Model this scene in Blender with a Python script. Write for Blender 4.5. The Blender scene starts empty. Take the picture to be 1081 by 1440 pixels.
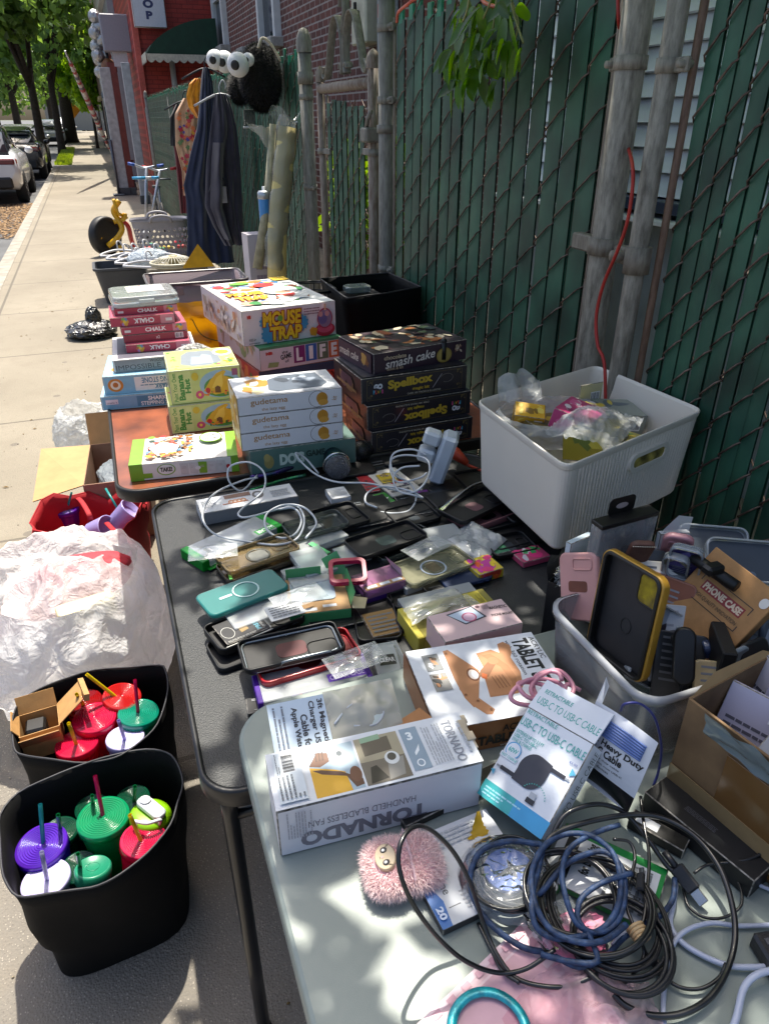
import bpy,math,random
from mathutils import Vector,Matrix,noise
R=math.radians
rnd=random.Random(7)
sc=bpy.context.scene
# ------------------------------------------------------------------ camera, sky, sun, exposure
EYE=1.55
FPX,CX,CY=1000.0,540.5,720.0
PITCH,YAW=R(28.9),R(20.54)
cd=bpy.data.cameras.new('camera');cam=bpy.data.objects.new('camera',cd)
sc.collection.objects.link(cam);sc.camera=cam
cam.location=(0,0,EYE);cam.rotation_euler=(R(90)-PITCH,0,-YAW)
cd.sensor_fit='VERTICAL';cd.sensor_height=24;cd.lens=24*FPX/1440
cd.clip_start=.02;cd.clip_end=3000
sc.render.resolution_x,sc.render.resolution_y=768,1024
SUN=Vector((.10,.36,.93)).normalized()
w=bpy.data.worlds.new('World');sc.world=w;w.use_nodes=True
nt=w.node_tree;bg=nt.nodes['Background']
sky=nt.nodes.new('ShaderNodeTexSky');sky.sky_type='NISHITA';sky.sun_disc=False
sky.sun_elevation=math.asin(SUN.z);sky.sun_rotation=math.atan2(SUN.x,SUN.y)
sky.air_density=1.0;sky.dust_density=4.5;sky.ozone_density=1.0
nt.links.new(sky.outputs[0],bg.inputs[0]);bg.inputs[1].default_value=.145
sd=bpy.data.lights.new('sun','SUN');sd.energy=5.0;sd.angle=R(.53);sd.color=(1,.94,.82)
sun=bpy.data.objects.new('sun',sd);sc.collection.objects.link(sun)
sun.rotation_euler=SUN.to_track_quat('Z','Y').to_euler()
sc.view_settings.view_transform='Standard';sc.view_settings.look='None'
sc.view_settings.exposure=.72;sc.view_settings.gamma=1
sc.cycles.max_bounces=10;sc.cycles.transparent_max_bounces=24
sc.cycles.caustics_reflective=False;sc.cycles.caustics_refractive=False
# ------------------------------------------------------------------ measuring: a picture point on a plane of the place
_fh=Vector((math.sin(YAW),math.cos(YAW),0));_rt=Vector((math.cos(YAW),-math.sin(YAW),0));_up=Vector((0,0,1))
_fw=_fh*math.cos(PITCH)-_up*math.sin(PITCH);_uu=_fh*math.sin(PITCH)+_up*math.cos(PITCH)
def ray(px,py):return _fw*FPX+_rt*(px-CX)+_uu*(CY-py)
def W(px,py,z):
 r=ray(px,py);return r*((z-EYE)/r.z)+Vector((0,0,EYE))
def WX(px,py,x):
 r=ray(px,py);return r*(x/r.x)+Vector((0,0,EYE))
def WY(px,py,y):
 r=ray(px,py);return r*(y/r.y)+Vector((0,0,EYE))
 # ------------------------------------------------------------------ materials
_mats={}
def lin(h):
 if isinstance(h,(tuple,list)):return tuple(h[:3])
 h=h.lstrip('#');o=[]
 for i in(0,2,4):
  c=int(h[i:i+2],16)/255;o.append(c/12.92 if c<.04045 else((c+.055)/1.055)**2.4)
 return tuple(o)
def newmat(name):
 m=bpy.data.materials.new(name);m.use_nodes=True;n=m.node_tree;n.nodes.clear()
 out=n.nodes.new('ShaderNodeOutputMaterial');return m,n,out
def N(n,t,**k):
 x=n.nodes.new(t)
 for a,b in k.items():
  if isinstance(a,str)and hasattr(x,a):setattr(x,a,b)
 return x
def noisecol(n,col,scale,amt,coord='Object',detail=4,dark=None):
 """base colour varied by a noise: col*(1-amt) .. col*(1+amt)"""
 tc=N(n,'ShaderNodeTexCoord');ns=N(n,'ShaderNodeTexNoise');ns.inputs['Scale'].default_value=scale;ns.inputs['Detail'].default_value=detail
 n.links.new(tc.outputs[coord],ns.inputs['Vector'])
 cr=N(n,'ShaderNodeValToRGB');cr.color_ramp.elements[0].position=.32;cr.color_ramp.elements[1].position=.68
 cr.color_ramp.elements[0].color=tuple(c*(1-amt)for c in(dark or col))+(1,)
 cr.color_ramp.elements[1].color=tuple(min(1,c*(1+amt))for c in col)+(1,)
 n.links.new(ns.outputs['Fac'],cr.inputs[0]);return cr.outputs[0],tc
def bump(n,tc,scale,strength,dist=.01,coord='Object',detail=3):
 b=N(n,'ShaderNodeBump');b.inputs['Strength'].default_value=strength;b.inputs['Distance'].default_value=dist
 ns=N(n,'ShaderNodeTexNoise');ns.inputs['Scale'].default_value=scale;ns.inputs['Detail'].default_value=detail
 n.links.new(tc.outputs[coord],ns.inputs['Vector']);n.links.new(ns.outputs['Fac'],b.inputs['Height']);return b.outputs[0]
def M(col,rough=.5,metal=0,amt=.06,ns=30,bs=0,bst=.3,bd=.002,coat=0,sheen=0,dark=None,spec=.5,tr=0):
 key=(str(col),rough,metal,amt,ns,bs,bst,bd,coat,sheen,str(dark),spec,tr)
 if key in _mats:return _mats[key]
 m,n,out=newmat('m_'+str(col).replace('#','')[:8])
 c=lin(col);p=N(n,'ShaderNodeBsdfPrincipled')
 co,tc=noisecol(n,c,ns,amt,dark=lin(dark)if dark else None);n.links.new(co,p.inputs['Base Color'])
 p.inputs['Roughness'].default_value=rough;p.inputs['Metallic'].default_value=metal
 p.inputs['Coat Weight'].default_value=coat;p.inputs['Coat Roughness'].default_value=.12
 p.inputs['Sheen Weight'].default_value=sheen;p.inputs['Specular IOR Level'].default_value=spec
 if bs:n.links.new(bump(n,tc,bs,bst,bd),p.inputs['Normal'])
 last=p.outputs[0]
 if tr:
  t=N(n,'ShaderNodeBsdfTranslucent');n.links.new(co,t.inputs[0]);mx=N(n,'ShaderNodeMixShader');mx.inputs[0].default_value=tr
  n.links.new(last,mx.inputs[1]);n.links.new(t.outputs[0],mx.inputs[2]);last=mx.outputs[0]
 n.links.new(last,out.inputs[0]);_mats[key]=m;return m
def film(tint='#ffffff',clear=.8,rough=.12,body='#e8eef0',wave=25,wst=.5,gl=.35,trl=0):
 """thin clear plastic: see-through with a gloss, a little body colour"""
 key=('film',str(tint),clear,rough,str(body),wave,wst,gl,trl)
 if key in _mats:return _mats[key]
 m,n,out=newmat('clear_'+str(tint).replace('#','')[:6])
 t=N(n,'ShaderNodeBsdfTransparent');t.inputs[0].default_value=lin(tint)+(1,)
 p=N(n,'ShaderNodeBsdfPrincipled');tc=N(n,'ShaderNodeTexCoord')
 p.inputs['Base Color'].default_value=lin(body)+(1,);p.inputs['Roughness'].default_value=rough
 nb=bump(n,tc,wave,wst,.0011,detail=5);n.links.new(nb,p.inputs['Normal'])
 last=p.outputs[0]
 if trl:
  tt=N(n,'ShaderNodeBsdfTranslucent');tt.inputs[0].default_value=lin(body)+(1,)
  m0=N(n,'ShaderNodeMixShader');m0.inputs[0].default_value=trl;n.links.new(last,m0.inputs[1]);n.links.new(tt.outputs[0],m0.inputs[2]);last=m0.outputs[0]
 mx=N(n,'ShaderNodeMixShader');mx.inputs[0].default_value=clear
 n.links.new(last,mx.inputs[1]);n.links.new(t.outputs[0],mx.inputs[2])
 g=N(n,'ShaderNodeBsdfGlossy');g.inputs['Roughness'].default_value=rough;n.links.new(nb,g.inputs['Normal'])
 fr=N(n,'ShaderNodeFresnel');fr.inputs['IOR'].default_value=1.25+.35*gl;n.links.new(nb,fr.inputs['Normal'])
 m2=N(n,'ShaderNodeMixShader');n.links.new(fr.outputs[0],m2.inputs[0]);n.links.new(mx.outputs[0],m2.inputs[1]);n.links.new(g.outputs[0],m2.inputs[2])
 n.links.new(m2.outputs[0],out.inputs[0]);_mats[key]=m;return m
def bagmat(key,col,clear=.12,trl=.5,sc_=7,st=.6):
 """thin crinkled bag plastic: ridged creases at several sizes"""
 m,n,out=newmat(key);tc=N(n,'ShaderNodeTexCoord');hs=[]
 for s_,d in((sc_,2),(sc_*3.1,3),(sc_*8,2)):
  a=N(n,'ShaderNodeTexNoise');a.inputs['Scale'].default_value=s_;a.inputs['Detail'].default_value=d;a.inputs['Distortion'].default_value=1.2;n.links.new(tc.outputs['Object'],a.inputs['Vector'])
  b=N(n,'ShaderNodeMath');b.operation='SUBTRACT';b.inputs[1].default_value=.5;n.links.new(a.outputs['Fac'],b.inputs[0]);c=N(n,'ShaderNodeMath');c.operation='ABSOLUTE';n.links.new(b.outputs[0],c.inputs[0])
  d_=N(n,'ShaderNodeMath');d_.operation='MULTIPLY';d_.inputs[1].default_value=-sc_/s_;n.links.new(c.outputs[0],d_.inputs[0]);hs.append(d_.outputs[0])
 x=N(n,'ShaderNodeMath');n.links.new(hs[0],x.inputs[0]);n.links.new(hs[1],x.inputs[1]);y=N(n,'ShaderNodeMath');n.links.new(x.outputs[0],y.inputs[0]);n.links.new(hs[2],y.inputs[1])
 bp=N(n,'ShaderNodeBump');bp.inputs['Strength'].default_value=st;bp.inputs['Distance'].default_value=.09*7/sc_;n.links.new(y.outputs[0],bp.inputs['Height'])
 p=N(n,'ShaderNodeBsdfPrincipled');p.inputs['Base Color'].default_value=lin(col)+(1,);p.inputs['Roughness'].default_value=.22;n.links.new(bp.outputs[0],p.inputs['Normal'])
 t=N(n,'ShaderNodeBsdfTranslucent');t.inputs[0].default_value=lin(col)+(1,);n.links.new(bp.outputs[0],t.inputs['Normal']);m0=N(n,'ShaderNodeMixShader');m0.inputs[0].default_value=trl;n.links.new(p.outputs[0],m0.inputs[1]);n.links.new(t.outputs[0],m0.inputs[2])
 tr=N(n,'ShaderNodeBsdfTransparent');m1=N(n,'ShaderNodeMixShader');m1.inputs[0].default_value=clear;n.links.new(m0.outputs[0],m1.inputs[1]);n.links.new(tr.outputs[0],m1.inputs[2]);n.links.new(m1.outputs[0],out.inputs[0]);return m
def leafmat(c1,c2,trl=.45,key='leaf',rough=.45):
 m,n,out=newmat(key)
 g=N(n,'ShaderNodeNewGeometry');cr=N(n,'ShaderNodeValToRGB')
 cr.color_ramp.elements[0].color=lin(c1)+(1,);cr.color_ramp.elements[1].color=lin(c2)+(1,)
 n.links.new(g.outputs['Random Per Island'],cr.inputs[0])
 p=N(n,'ShaderNodeBsdfPrincipled');p.inputs['Roughness'].default_value=rough;n.links.new(cr.outputs[0],p.inputs['Base Color'])
 t=N(n,'ShaderNodeBsdfTranslucent');hs=N(n,'ShaderNodeHueSaturation');hs.inputs['Value'].default_value=2.4;hs.inputs['Hue'].default_value=.48;hs.inputs['Saturation'].default_value=1.1
 n.links.new(cr.outputs[0],hs.inputs['Color']);n.links.new(hs.outputs[0],t.inputs[0])
 mx=N(n,'ShaderNodeMixShader');mx.inputs[0].default_value=trl;n.links.new(p.outputs[0],mx.inputs[1]);n.links.new(t.outputs[0],mx.inputs[2])
 n.links.new(mx.outputs[0],out.inputs[0]);return m
PAPER='#d9dadb'
def paper(c=PAPER,**k):return M(c,rough=k.get('rough',.45),amt=.035,ns=14,bs=60,bst=.12,bd=.001,coat=k.get('coat',.15))
def ink(c):return M(c,rough=.42,amt=.05,ns=40,coat=.1)
def plastic(c,r=.35,**k):return M(c,rough=r,amt=.05,ns=20,bs=200,bst=.06,bd=.001,**k)
CLEAR=film();CLEARB=film(clear=.62,wave=14,wst=.9,gl=.5)
STEEL=M('#8b8a86',.42,.7,.25,18,90,.25)
BLACKP=M('#0e0f11',.42,0,.15,30,300,.15)
BLACKT=M('#131418',.28,0,.12,25,0)
# ------------------------------------------------------------------ mesh building
_txt={}
def textmesh(s,bold=.012,shear=0):
 k=(s,bold,shear)
 if k in _txt:return _txt[k]
 cu=bpy.data.curves.new('t','FONT');cu.body=s;cu.offset=bold;cu.shear=shear;cu.resolution_u=3
 ob=bpy.data.objects.new('t',cu);sc.collection.objects.link(ob)
 me=bpy.data.meshes.new_from_object(ob)
 v=[tuple(x.co)for x in me.vertices];f=[tuple(p.vertices)for p in me.polygons]
 bpy.data.objects.remove(ob);bpy.data.meshes.remove(me);bpy.data.curves.remove(cu)
 x0=min(a[0]for a in v);x1=max(a[0]for a in v);y0=min(a[1]for a in v);y1=max(a[1]for a in v)
 _txt[k]=([((a[0]-x0)/(x1-x0),(a[1]-y0)/(y1-y0))for a in v],f,(x1-x0)/(y1-y0));return _txt[k]
I4=Matrix.Identity(4)
def frame(o,x,y,z):return Matrix(((x[0],y[0],z[0],o[0]),(x[1],y[1],z[1],o[1]),(x[2],y[2],z[2],o[2]),(0,0,0,1)))
def smooth(pts,k=6,closed=False):
 """Catmull-Rom through points"""
 p=[Vector(a)for a in pts];n=len(p);o=[]
 rng=range(n if closed else n-1)
 for i in rng:
  a=p[(i-1)%n]if closed or i>0 else p[0]*2-p[1];b=p[i];c=p[(i+1)%n]
  d=p[(i+2)%n]if closed or i+2<n else p[-1]*2-p[-2]
  for j in range(k):
   t=j/k;o.append(.5*((2*b)+(c-a)*t+(2*a-5*b+4*c-d)*t*t+(3*b-a-3*c+d)*t**3))
 if not closed:o.append(p[-1])
 return o
def rr(w,l,r,k=5):
 """rounded rectangle loop centred on 0"""
 o=[]
 for cx,cy,a0 in((w/2-r,l/2-r,0),(-w/2+r,l/2-r,90),(-w/2+r,-l/2+r,180),(w/2-r,-l/2+r,270)):
  for i in range(k+1):
   a=R(a0+90*i/k);o.append((cx+r*math.cos(a),cy+r*math.sin(a)))
 return o
class MB:
 def __init__(s):s.v=[];s.f=[];s.m=[];s.s=[];s.mats=[];s.T=I4;s.lay=0
 def mi(s,m):
  if m not in s.mats:s.mats.append(m)
  return s.mats.index(m)
 def add(s,vs,fs,m,sm=False,T=None):
  o=len(s.v);T=s.T@T if T is not None else s.T
  s.v+=[tuple(T@Vector(a))for a in vs];i=s.mi(m)
  for f in fs:s.f.append(tuple(o+a for a in f));s.m.append(i);s.s.append(sm)
  return s
 def box(s,c,d,m,bev=0,T=None):
  x,y,z=(a/2 for a in d);cx,cy,cz=c
  if not bev:
   vs=[(cx+i*x,cy+j*y,cz+k*z)for i in(-1,1)for j in(-1,1)for k in(-1,1)]
   return s.add(vs,[(0,1,3,2),(4,6,7,5),(0,4,5,1),(2,3,7,6),(0,2,6,4),(1,5,7,3)],m,T=T)
  b=min(bev,x*.9,y*.9,z*.9);vs=[];idx={}
  for i in(-1,1):
   for j in(-1,1):
    for k in(-1,1):
     for ax in range(3):
      q=[i*x,j*y,k*z]
      for a2 in range(3):
       if a2!=ax:q[a2]-=(i,j,k)[a2]*b
      idx[(i,j,k,ax)]=len(vs);vs.append((cx+q[0],cy+q[1],cz+q[2]))
  fs=[]
  for ax in range(3):
   u,v=[a for a in range(3)if a!=ax]
   for sg in(-1,1):
    q=[]
    for a,c2 in((-1,-1),(1,-1),(1,1),(-1,1)):
     t=[0,0,0];t[ax]=sg;t[u]=a;t[v]=c2;q.append(idx[(*t,ax)])
    if(sg>0)!=(ax!=1):q.reverse()
    fs.append(tuple(q))
  for ax in range(3):
   u,v=[a for a in range(3)if a!=ax]
   for a in(-1,1):
    for c2 in(-1,1):
     t0=[0,0,0];t0[u]=a;t0[v]=c2;t1=t0[:];t0[ax]=-1;t1[ax]=1
     q=[idx[(*t0,u)],idx[(*t1,u)],idx[(*t1,v)],idx[(*t0,v)]]
     if(a*c2>0)==(ax!=1):q.reverse()
     fs.append(tuple(q))
  for i in(-1,1):
   for j in(-1,1):
    for k in(-1,1):
     q=[idx[(i,j,k,0)],idx[(i,j,k,1)],idx[(i,j,k,2)]]
     if i*j*k<0:q.reverse()
     fs.append(tuple(q))
  return s.add(vs,fs,m,T=T)
 def tube(s,pts,r,m,n=8,closed=False,cap=True,rs=None,T=None,flat=1):
  p=[Vector(a)for a in pts];L=len(p)
  if L<2:return s
  tn=[]
  for i in range(L):
   a=p[(i+1)%L]if closed or i<L-1 else p[i];b=p[i-1]if closed or i>0 else p[i]
   d=a-b;tn.append(d.normalized()if d.length>1e-9 else Vector((0,0,1)))
  up=Vector((0,0,1))if abs(tn[0].z)<.9 else Vector((1,0,0))
  x=tn[0].cross(up).normalized();vs=[]
  for i in range(L):
   x=(x-tn[i]*x.dot(tn[i]));x=x.normalized()if x.length>1e-6 else tn[i].orthogonal().normalized();y=tn[i].cross(x)
   q=rs[i]if rs else r
   for j in range(n):
    a=2*math.pi*j/n;vs.append(p[i]+x*(q*math.cos(a))+y*(q*flat*math.sin(a)))
  fs=[(i*n+j,i*n+(j+1)%n,((i+1)%L)*n+(j+1)%n,((i+1)%L)*n+j)for i in range(L if closed else L-1)for j in range(n)]
  if cap and not closed:fs+=[tuple(range(n))[::-1],tuple((L-1)*n+j for j in range(n))]
  return s.add(vs,fs,m,n>4,T)
 def cyl(s,a,b,r,m,n=16,r2=None,T=None):return s.tube([a,b],r,m,n,rs=[r,r2 if r2 is not None else r],T=T)
 def lathe(s,prof,m,n=28,T=None,wob=None):
  vs=[];L=len(prof)
  for r,z in prof:
   for j in range(n):
    a=2*math.pi*j/n;q=r*(1+(wob(a,z)if wob else 0));vs.append((q*math.cos(a),q*math.sin(a),z))
  fs=[(i*n+j,i*n+(j+1)%n,(i+1)*n+(j+1)%n,(i+1)*n+j)for i in range(L-1)for j in range(n)]
  return s.add(vs,fs,m,True,T)
 def ball(s,c,r,m,n=20,T=None,sq=(1,1,1)):
  vs=[];h=n//2
  for i in range(h+1):
   t=math.pi*i/h
   for j in range(n):
    a=2*math.pi*j/n
    vs.append((c[0]+r*sq[0]*math.sin(t)*math.cos(a),c[1]+r*sq[1]*math.sin(t)*math.sin(a),c[2]+r*sq[2]*math.cos(t)))
  fs=[(i*n+j,(i+1)*n+j,(i+1)*n+(j+1)%n,i*n+(j+1)%n)for i in range(h)for j in range(n)]
  return s.add(vs,fs,m,True,T)
 def loops(s,L,m,cap0=True,cap1=True,sm=False,T=None):
  """skin equal-length loops of 3d points"""
  n=len(L[0]);vs=[p for l in L for p in l]
  fs=[(i*n+j,i*n+(j+1)%n,(i+1)*n+(j+1)%n,(i+1)*n+j)for i in range(len(L)-1)for j in range(n)]
  s.add(vs,fs,m,sm,T)
  if cap0:s.add(L[0],[tuple(range(n))[::-1]],m,False,T)
  if cap1:s.add(L[-1],[tuple(range(n))],m,False,T)
  return s
 def slab(s,loop,z0,z1,m,T=None,bev=0,sm=False):
  if bev:
   cx=sum(p[0]for p in loop)/len(loop);cy=sum(p[1]for p in loop)/len(loop)
   ex=max(abs(p[0]-cx)for p in loop);ey=max(abs(p[1]-cy)for p in loop)
   def sh(b):return[(cx+(x-cx)*(1-b/ex),cy+(y-cy)*(1-b/ey))for x,y in loop]
   L=[[(x,y,z0)for x,y in sh(bev)],[(x,y,z0+bev)for x,y in loop],[(x,y,z1-bev)for x,y in loop],[(x,y,z1-bev*.3)for x,y in sh(bev*.3)],[(x,y,z1)for x,y in sh(bev)]]
  else:L=[[(x,y,z0)for x,y in loop],[(x,y,z1)for x,y in loop]]
  return s.loops(L,m,sm=sm,T=T)
 def grid(s,fn,nu,nv,m,sm=True,T=None):
  vs=[fn(i/nu,j/nv)for j in range(nv+1)for i in range(nu+1)]
  fs=[(j*(nu+1)+i,j*(nu+1)+i+1,(j+1)*(nu+1)+i+1,(j+1)*(nu+1)+i)for j in range(nv)for i in range(nu)]
  return s.add(vs,fs,m,sm,T)
  # decals on a frame: u,v in 0..1 of a w x h face
 def _z(s):s.lay+=1;return .0003+s.lay*.00004
 def dp(s,F,w,h,pts,m):
  z=s._z();return s.add([(u*w,v*h,z)for u,v in pts],[tuple(range(len(pts)))],m,False,F)
 def dt(s,F,w,h,t,u0,v0,u1,v1,m,rot=0,bold=.012,shear=0,keep=True):
  pts,fs,asp=textmesh(t,bold,shear);z=s._z();W_=(u1-u0)*w;H_=(v1-v0)*h
  if rot in(90,270):W_,H_=H_,W_
  if keep:
   a=W_/H_
   if a>asp*1.35:W_=H_*asp*1.35
   elif a<asp*.6:H_=W_/(asp*.6)
  c,sn=math.cos(R(rot)),math.sin(R(rot));mx,my=(u0+u1)/2*w,(v0+v1)/2*h;vs=[]
  for x,y in pts:
   x=(x-.5)*W_;y=(y-.5)*H_;vs.append((mx+x*c-y*sn,my+x*sn+y*c,z))
  return s.add(vs,fs,m,False,F)
 def build(s,name,parent=None,loc=None,rz=0,mtx=None):
  me=bpy.data.meshes.new(name);me.from_pydata(s.v,[],s.f)
  for m in s.mats:me.materials.append(m)
  me.polygons.foreach_set('material_index',s.m);me.polygons.foreach_set('use_smooth',s.s);me.update()
  o=bpy.data.objects.new(name,me);sc.collection.objects.link(o)
  if parent:o.parent=parent
  if mtx is not None:o.matrix_world=mtx
  elif loc is not None:o.location=loc;o.rotation_euler=(0,0,rz)
  return o
def tag(o,label,cat,group=None):
 o['label']=label;o['category']=cat
 if group:o['group']=group
 return o
def struct(o):o['kind']='structure';return o
def thing(name,label,cat,loc=(0,0,0),rz=0,group=None,mtx=None):
 o=bpy.data.objects.new(name,None);sc.collection.objects.link(o);o.empty_display_size=.05
 if mtx is not None:o.matrix_world=mtx
 else:o.location=loc;o.rotation_euler=(0,0,rz)
 return tag(o,label,cat,group)
def copy_tree(o,parent=None):
 c=o.copy();sc.collection.objects.link(c);c.parent=parent
 for ch in list(o.children):copy_tree(ch,c)
 return c
class Box(MB):
 """carton with origin at its front-left-bottom corner; faces F (front, -y), T (top), L (-x), B (back), R"""
 def __init__(s,w,d,h,m,bev=.0012,lean=0):
  super().__init__();s.w,s.d,s.h=w,d,h;s.box((w/2,d/2,h/2),(w,d,h),m,bev)
  if bev and len(s.m)==26:k=s.mi(M('#8f8a82',.8,amt=.45,ns=120,dark='#4a4640'));s.m[6:]=[k]*20
  s.F={'F':(frame((0,0,0),(1,0,0),(0,0,1),(0,-1,0)),w,h),'T':(frame((0,0,h),(1,0,0),(0,1,0),(0,0,1)),w,d),'L':(frame((0,d,0),(0,-1,0),(0,0,1),(-1,0,0)),d,h),'R':(frame((w,0,0),(0,1,0),(0,0,1),(1,0,0)),d,h)}
 def r(s,f,u0,v0,u1,v1,c):F,w,h=s.F[f];s.dp(F,w,h,[(u0,v0),(u1,v0),(u1,v1),(u0,v1)],c if not isinstance(c,str)else ink(c));return s
 def t(s,f,t,u0,v0,u1,v1,c='#202020',**k):F,w,h=s.F[f];s.dt(F,w,h,t,u0,v0,u1,v1,c if not isinstance(c,str)else ink(c),**k);return s
 def p(s,f,pts,c):F,w,h=s.F[f];s.dp(F,w,h,pts,ink(c));return s
 def e(s,f,cu,cv,ru,rv,c,n=22,a0=0):return s.p(f,[(cu+ru*math.cos(2*math.pi*i/n+a0),cv+rv*math.sin(2*math.pi*i/n+a0))for i in range(n)],c)
 def ring(s,f,cu,cv,ru,rv,th,c,c2):s.e(f,cu,cv,ru,rv,c);return s.e(f,cu,cv,ru*(1-th),rv*(1-th),c2)
 def splat(s,f,u0,v0,u1,v1,n,cols,sz=.05,seed=1):
  q=random.Random(seed);F,w,h=s.F[f]
  for i in range(n):
   cu,cv=q.uniform(u0+sz*.5,u1-sz*.5),q.uniform(v0+sz*.5*w/h if sz*w/h<(v1-v0)else v0,v1);a0=q.random()*6;k=q.randint(5,9);pts=[]
   a=sz*q.uniform(.5,1.2)*.7;b=a*q.uniform(.3,.9);an=q.random()*3.14
   for j in range(k):
    t=2*math.pi*j/k;x=a*math.cos(t)*q.uniform(.7,1.2);y=b*math.sin(t)*q.uniform(.7,1.2)
    pts.append((min(u1,max(u0,cu+x*math.cos(an)-y*math.sin(an))),min(v1,max(v0,cv+(x*math.sin(an)+y*math.cos(an))*w/h))))
   s.dp(F,w,h,pts,ink(q.choice(cols)))
  return s
 def lines(s,f,u0,v0,u1,v1,n,c='#55585c',seed=3,fill=.45,vert=False):
  """unreadable small print as ragged rules"""
  q=random.Random(seed);F,w,h=s.F[f]
  for i in range(n):
   if vert:
    x=u0+(u1-u0)*(i+.3)/n;t=(u1-u0)/n*fill;y=v0
    while y<v1*.98:
     y2=min(v1,y+q.uniform(.03,.09)*(v1-v0)*2);s.dp(F,w,h,[(x,y),(x+t,y),(x+t,y2),(x,y2)],ink(c));y=y2+.02*(v1-v0)
     if q.random()<.06:break
   else:
    y=v1-(v1-v0)*(i+.8)/n;t=(v1-v0)/n*fill;x=u0
    while x<u1*.98:
     x2=min(u1,x+q.uniform(.03,.09)*(u1-u0)*2);s.dp(F,w,h,[(x,y),(x2,y),(x2,y+t),(x,y+t)],ink(c));x=x2+.02*(u1-u0)
     if q.random()<.06:break
  return s
 def bars(s,f,u0,v0,u1,v1,n=16,vert=False,bgc='#e2e4e6'):
  q=random.Random(n);s.r(f,u0,v0,u1,v1,bgc);F,w,h=s.F[f]
  for i in range(n):
   a=.06+.88*i/n;b=a+.88/n*q.choice((.3,.5,.75))
   if vert:y0=v0+(v1-v0)*a;y1=v0+(v1-v0)*b;s.r(f,u0+(u1-u0)*.12,y0,u0+(u1-u0)*.88,y1,'#18181a')
   else:x0=u0+(u1-u0)*a;x1=u0+(u1-u0)*b;s.r(f,x0,v0+(v1-v0)*.12,x1,v0+(v1-v0)*.9,'#18181a')
  return s
 def bar(s):return s
def placebox(b,name,label,cat,P0,z0,ang,group=None):
 return tag(b.build(name,None,(P0[0],P0[1],z0),R(ang)),label,cat,group)
def layq(q,z):
 """rectangle lying flat at height z from its picture corners TL,TR,BR,BL -> (centre, angle, width, depth)"""
 p=[W(a[0],a[1],z)for a in q];X=((p[1]-p[0])+(p[2]-p[3]))/2;Y=((p[0]-p[3])+(p[1]-p[2]))/2
 return sum(p,Vector())/4,math.atan2(X.y,X.x),X.length,abs(-math.sin(math.atan2(X.y,X.x))*Y.x+math.cos(math.atan2(X.y,X.x))*Y.y)
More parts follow.
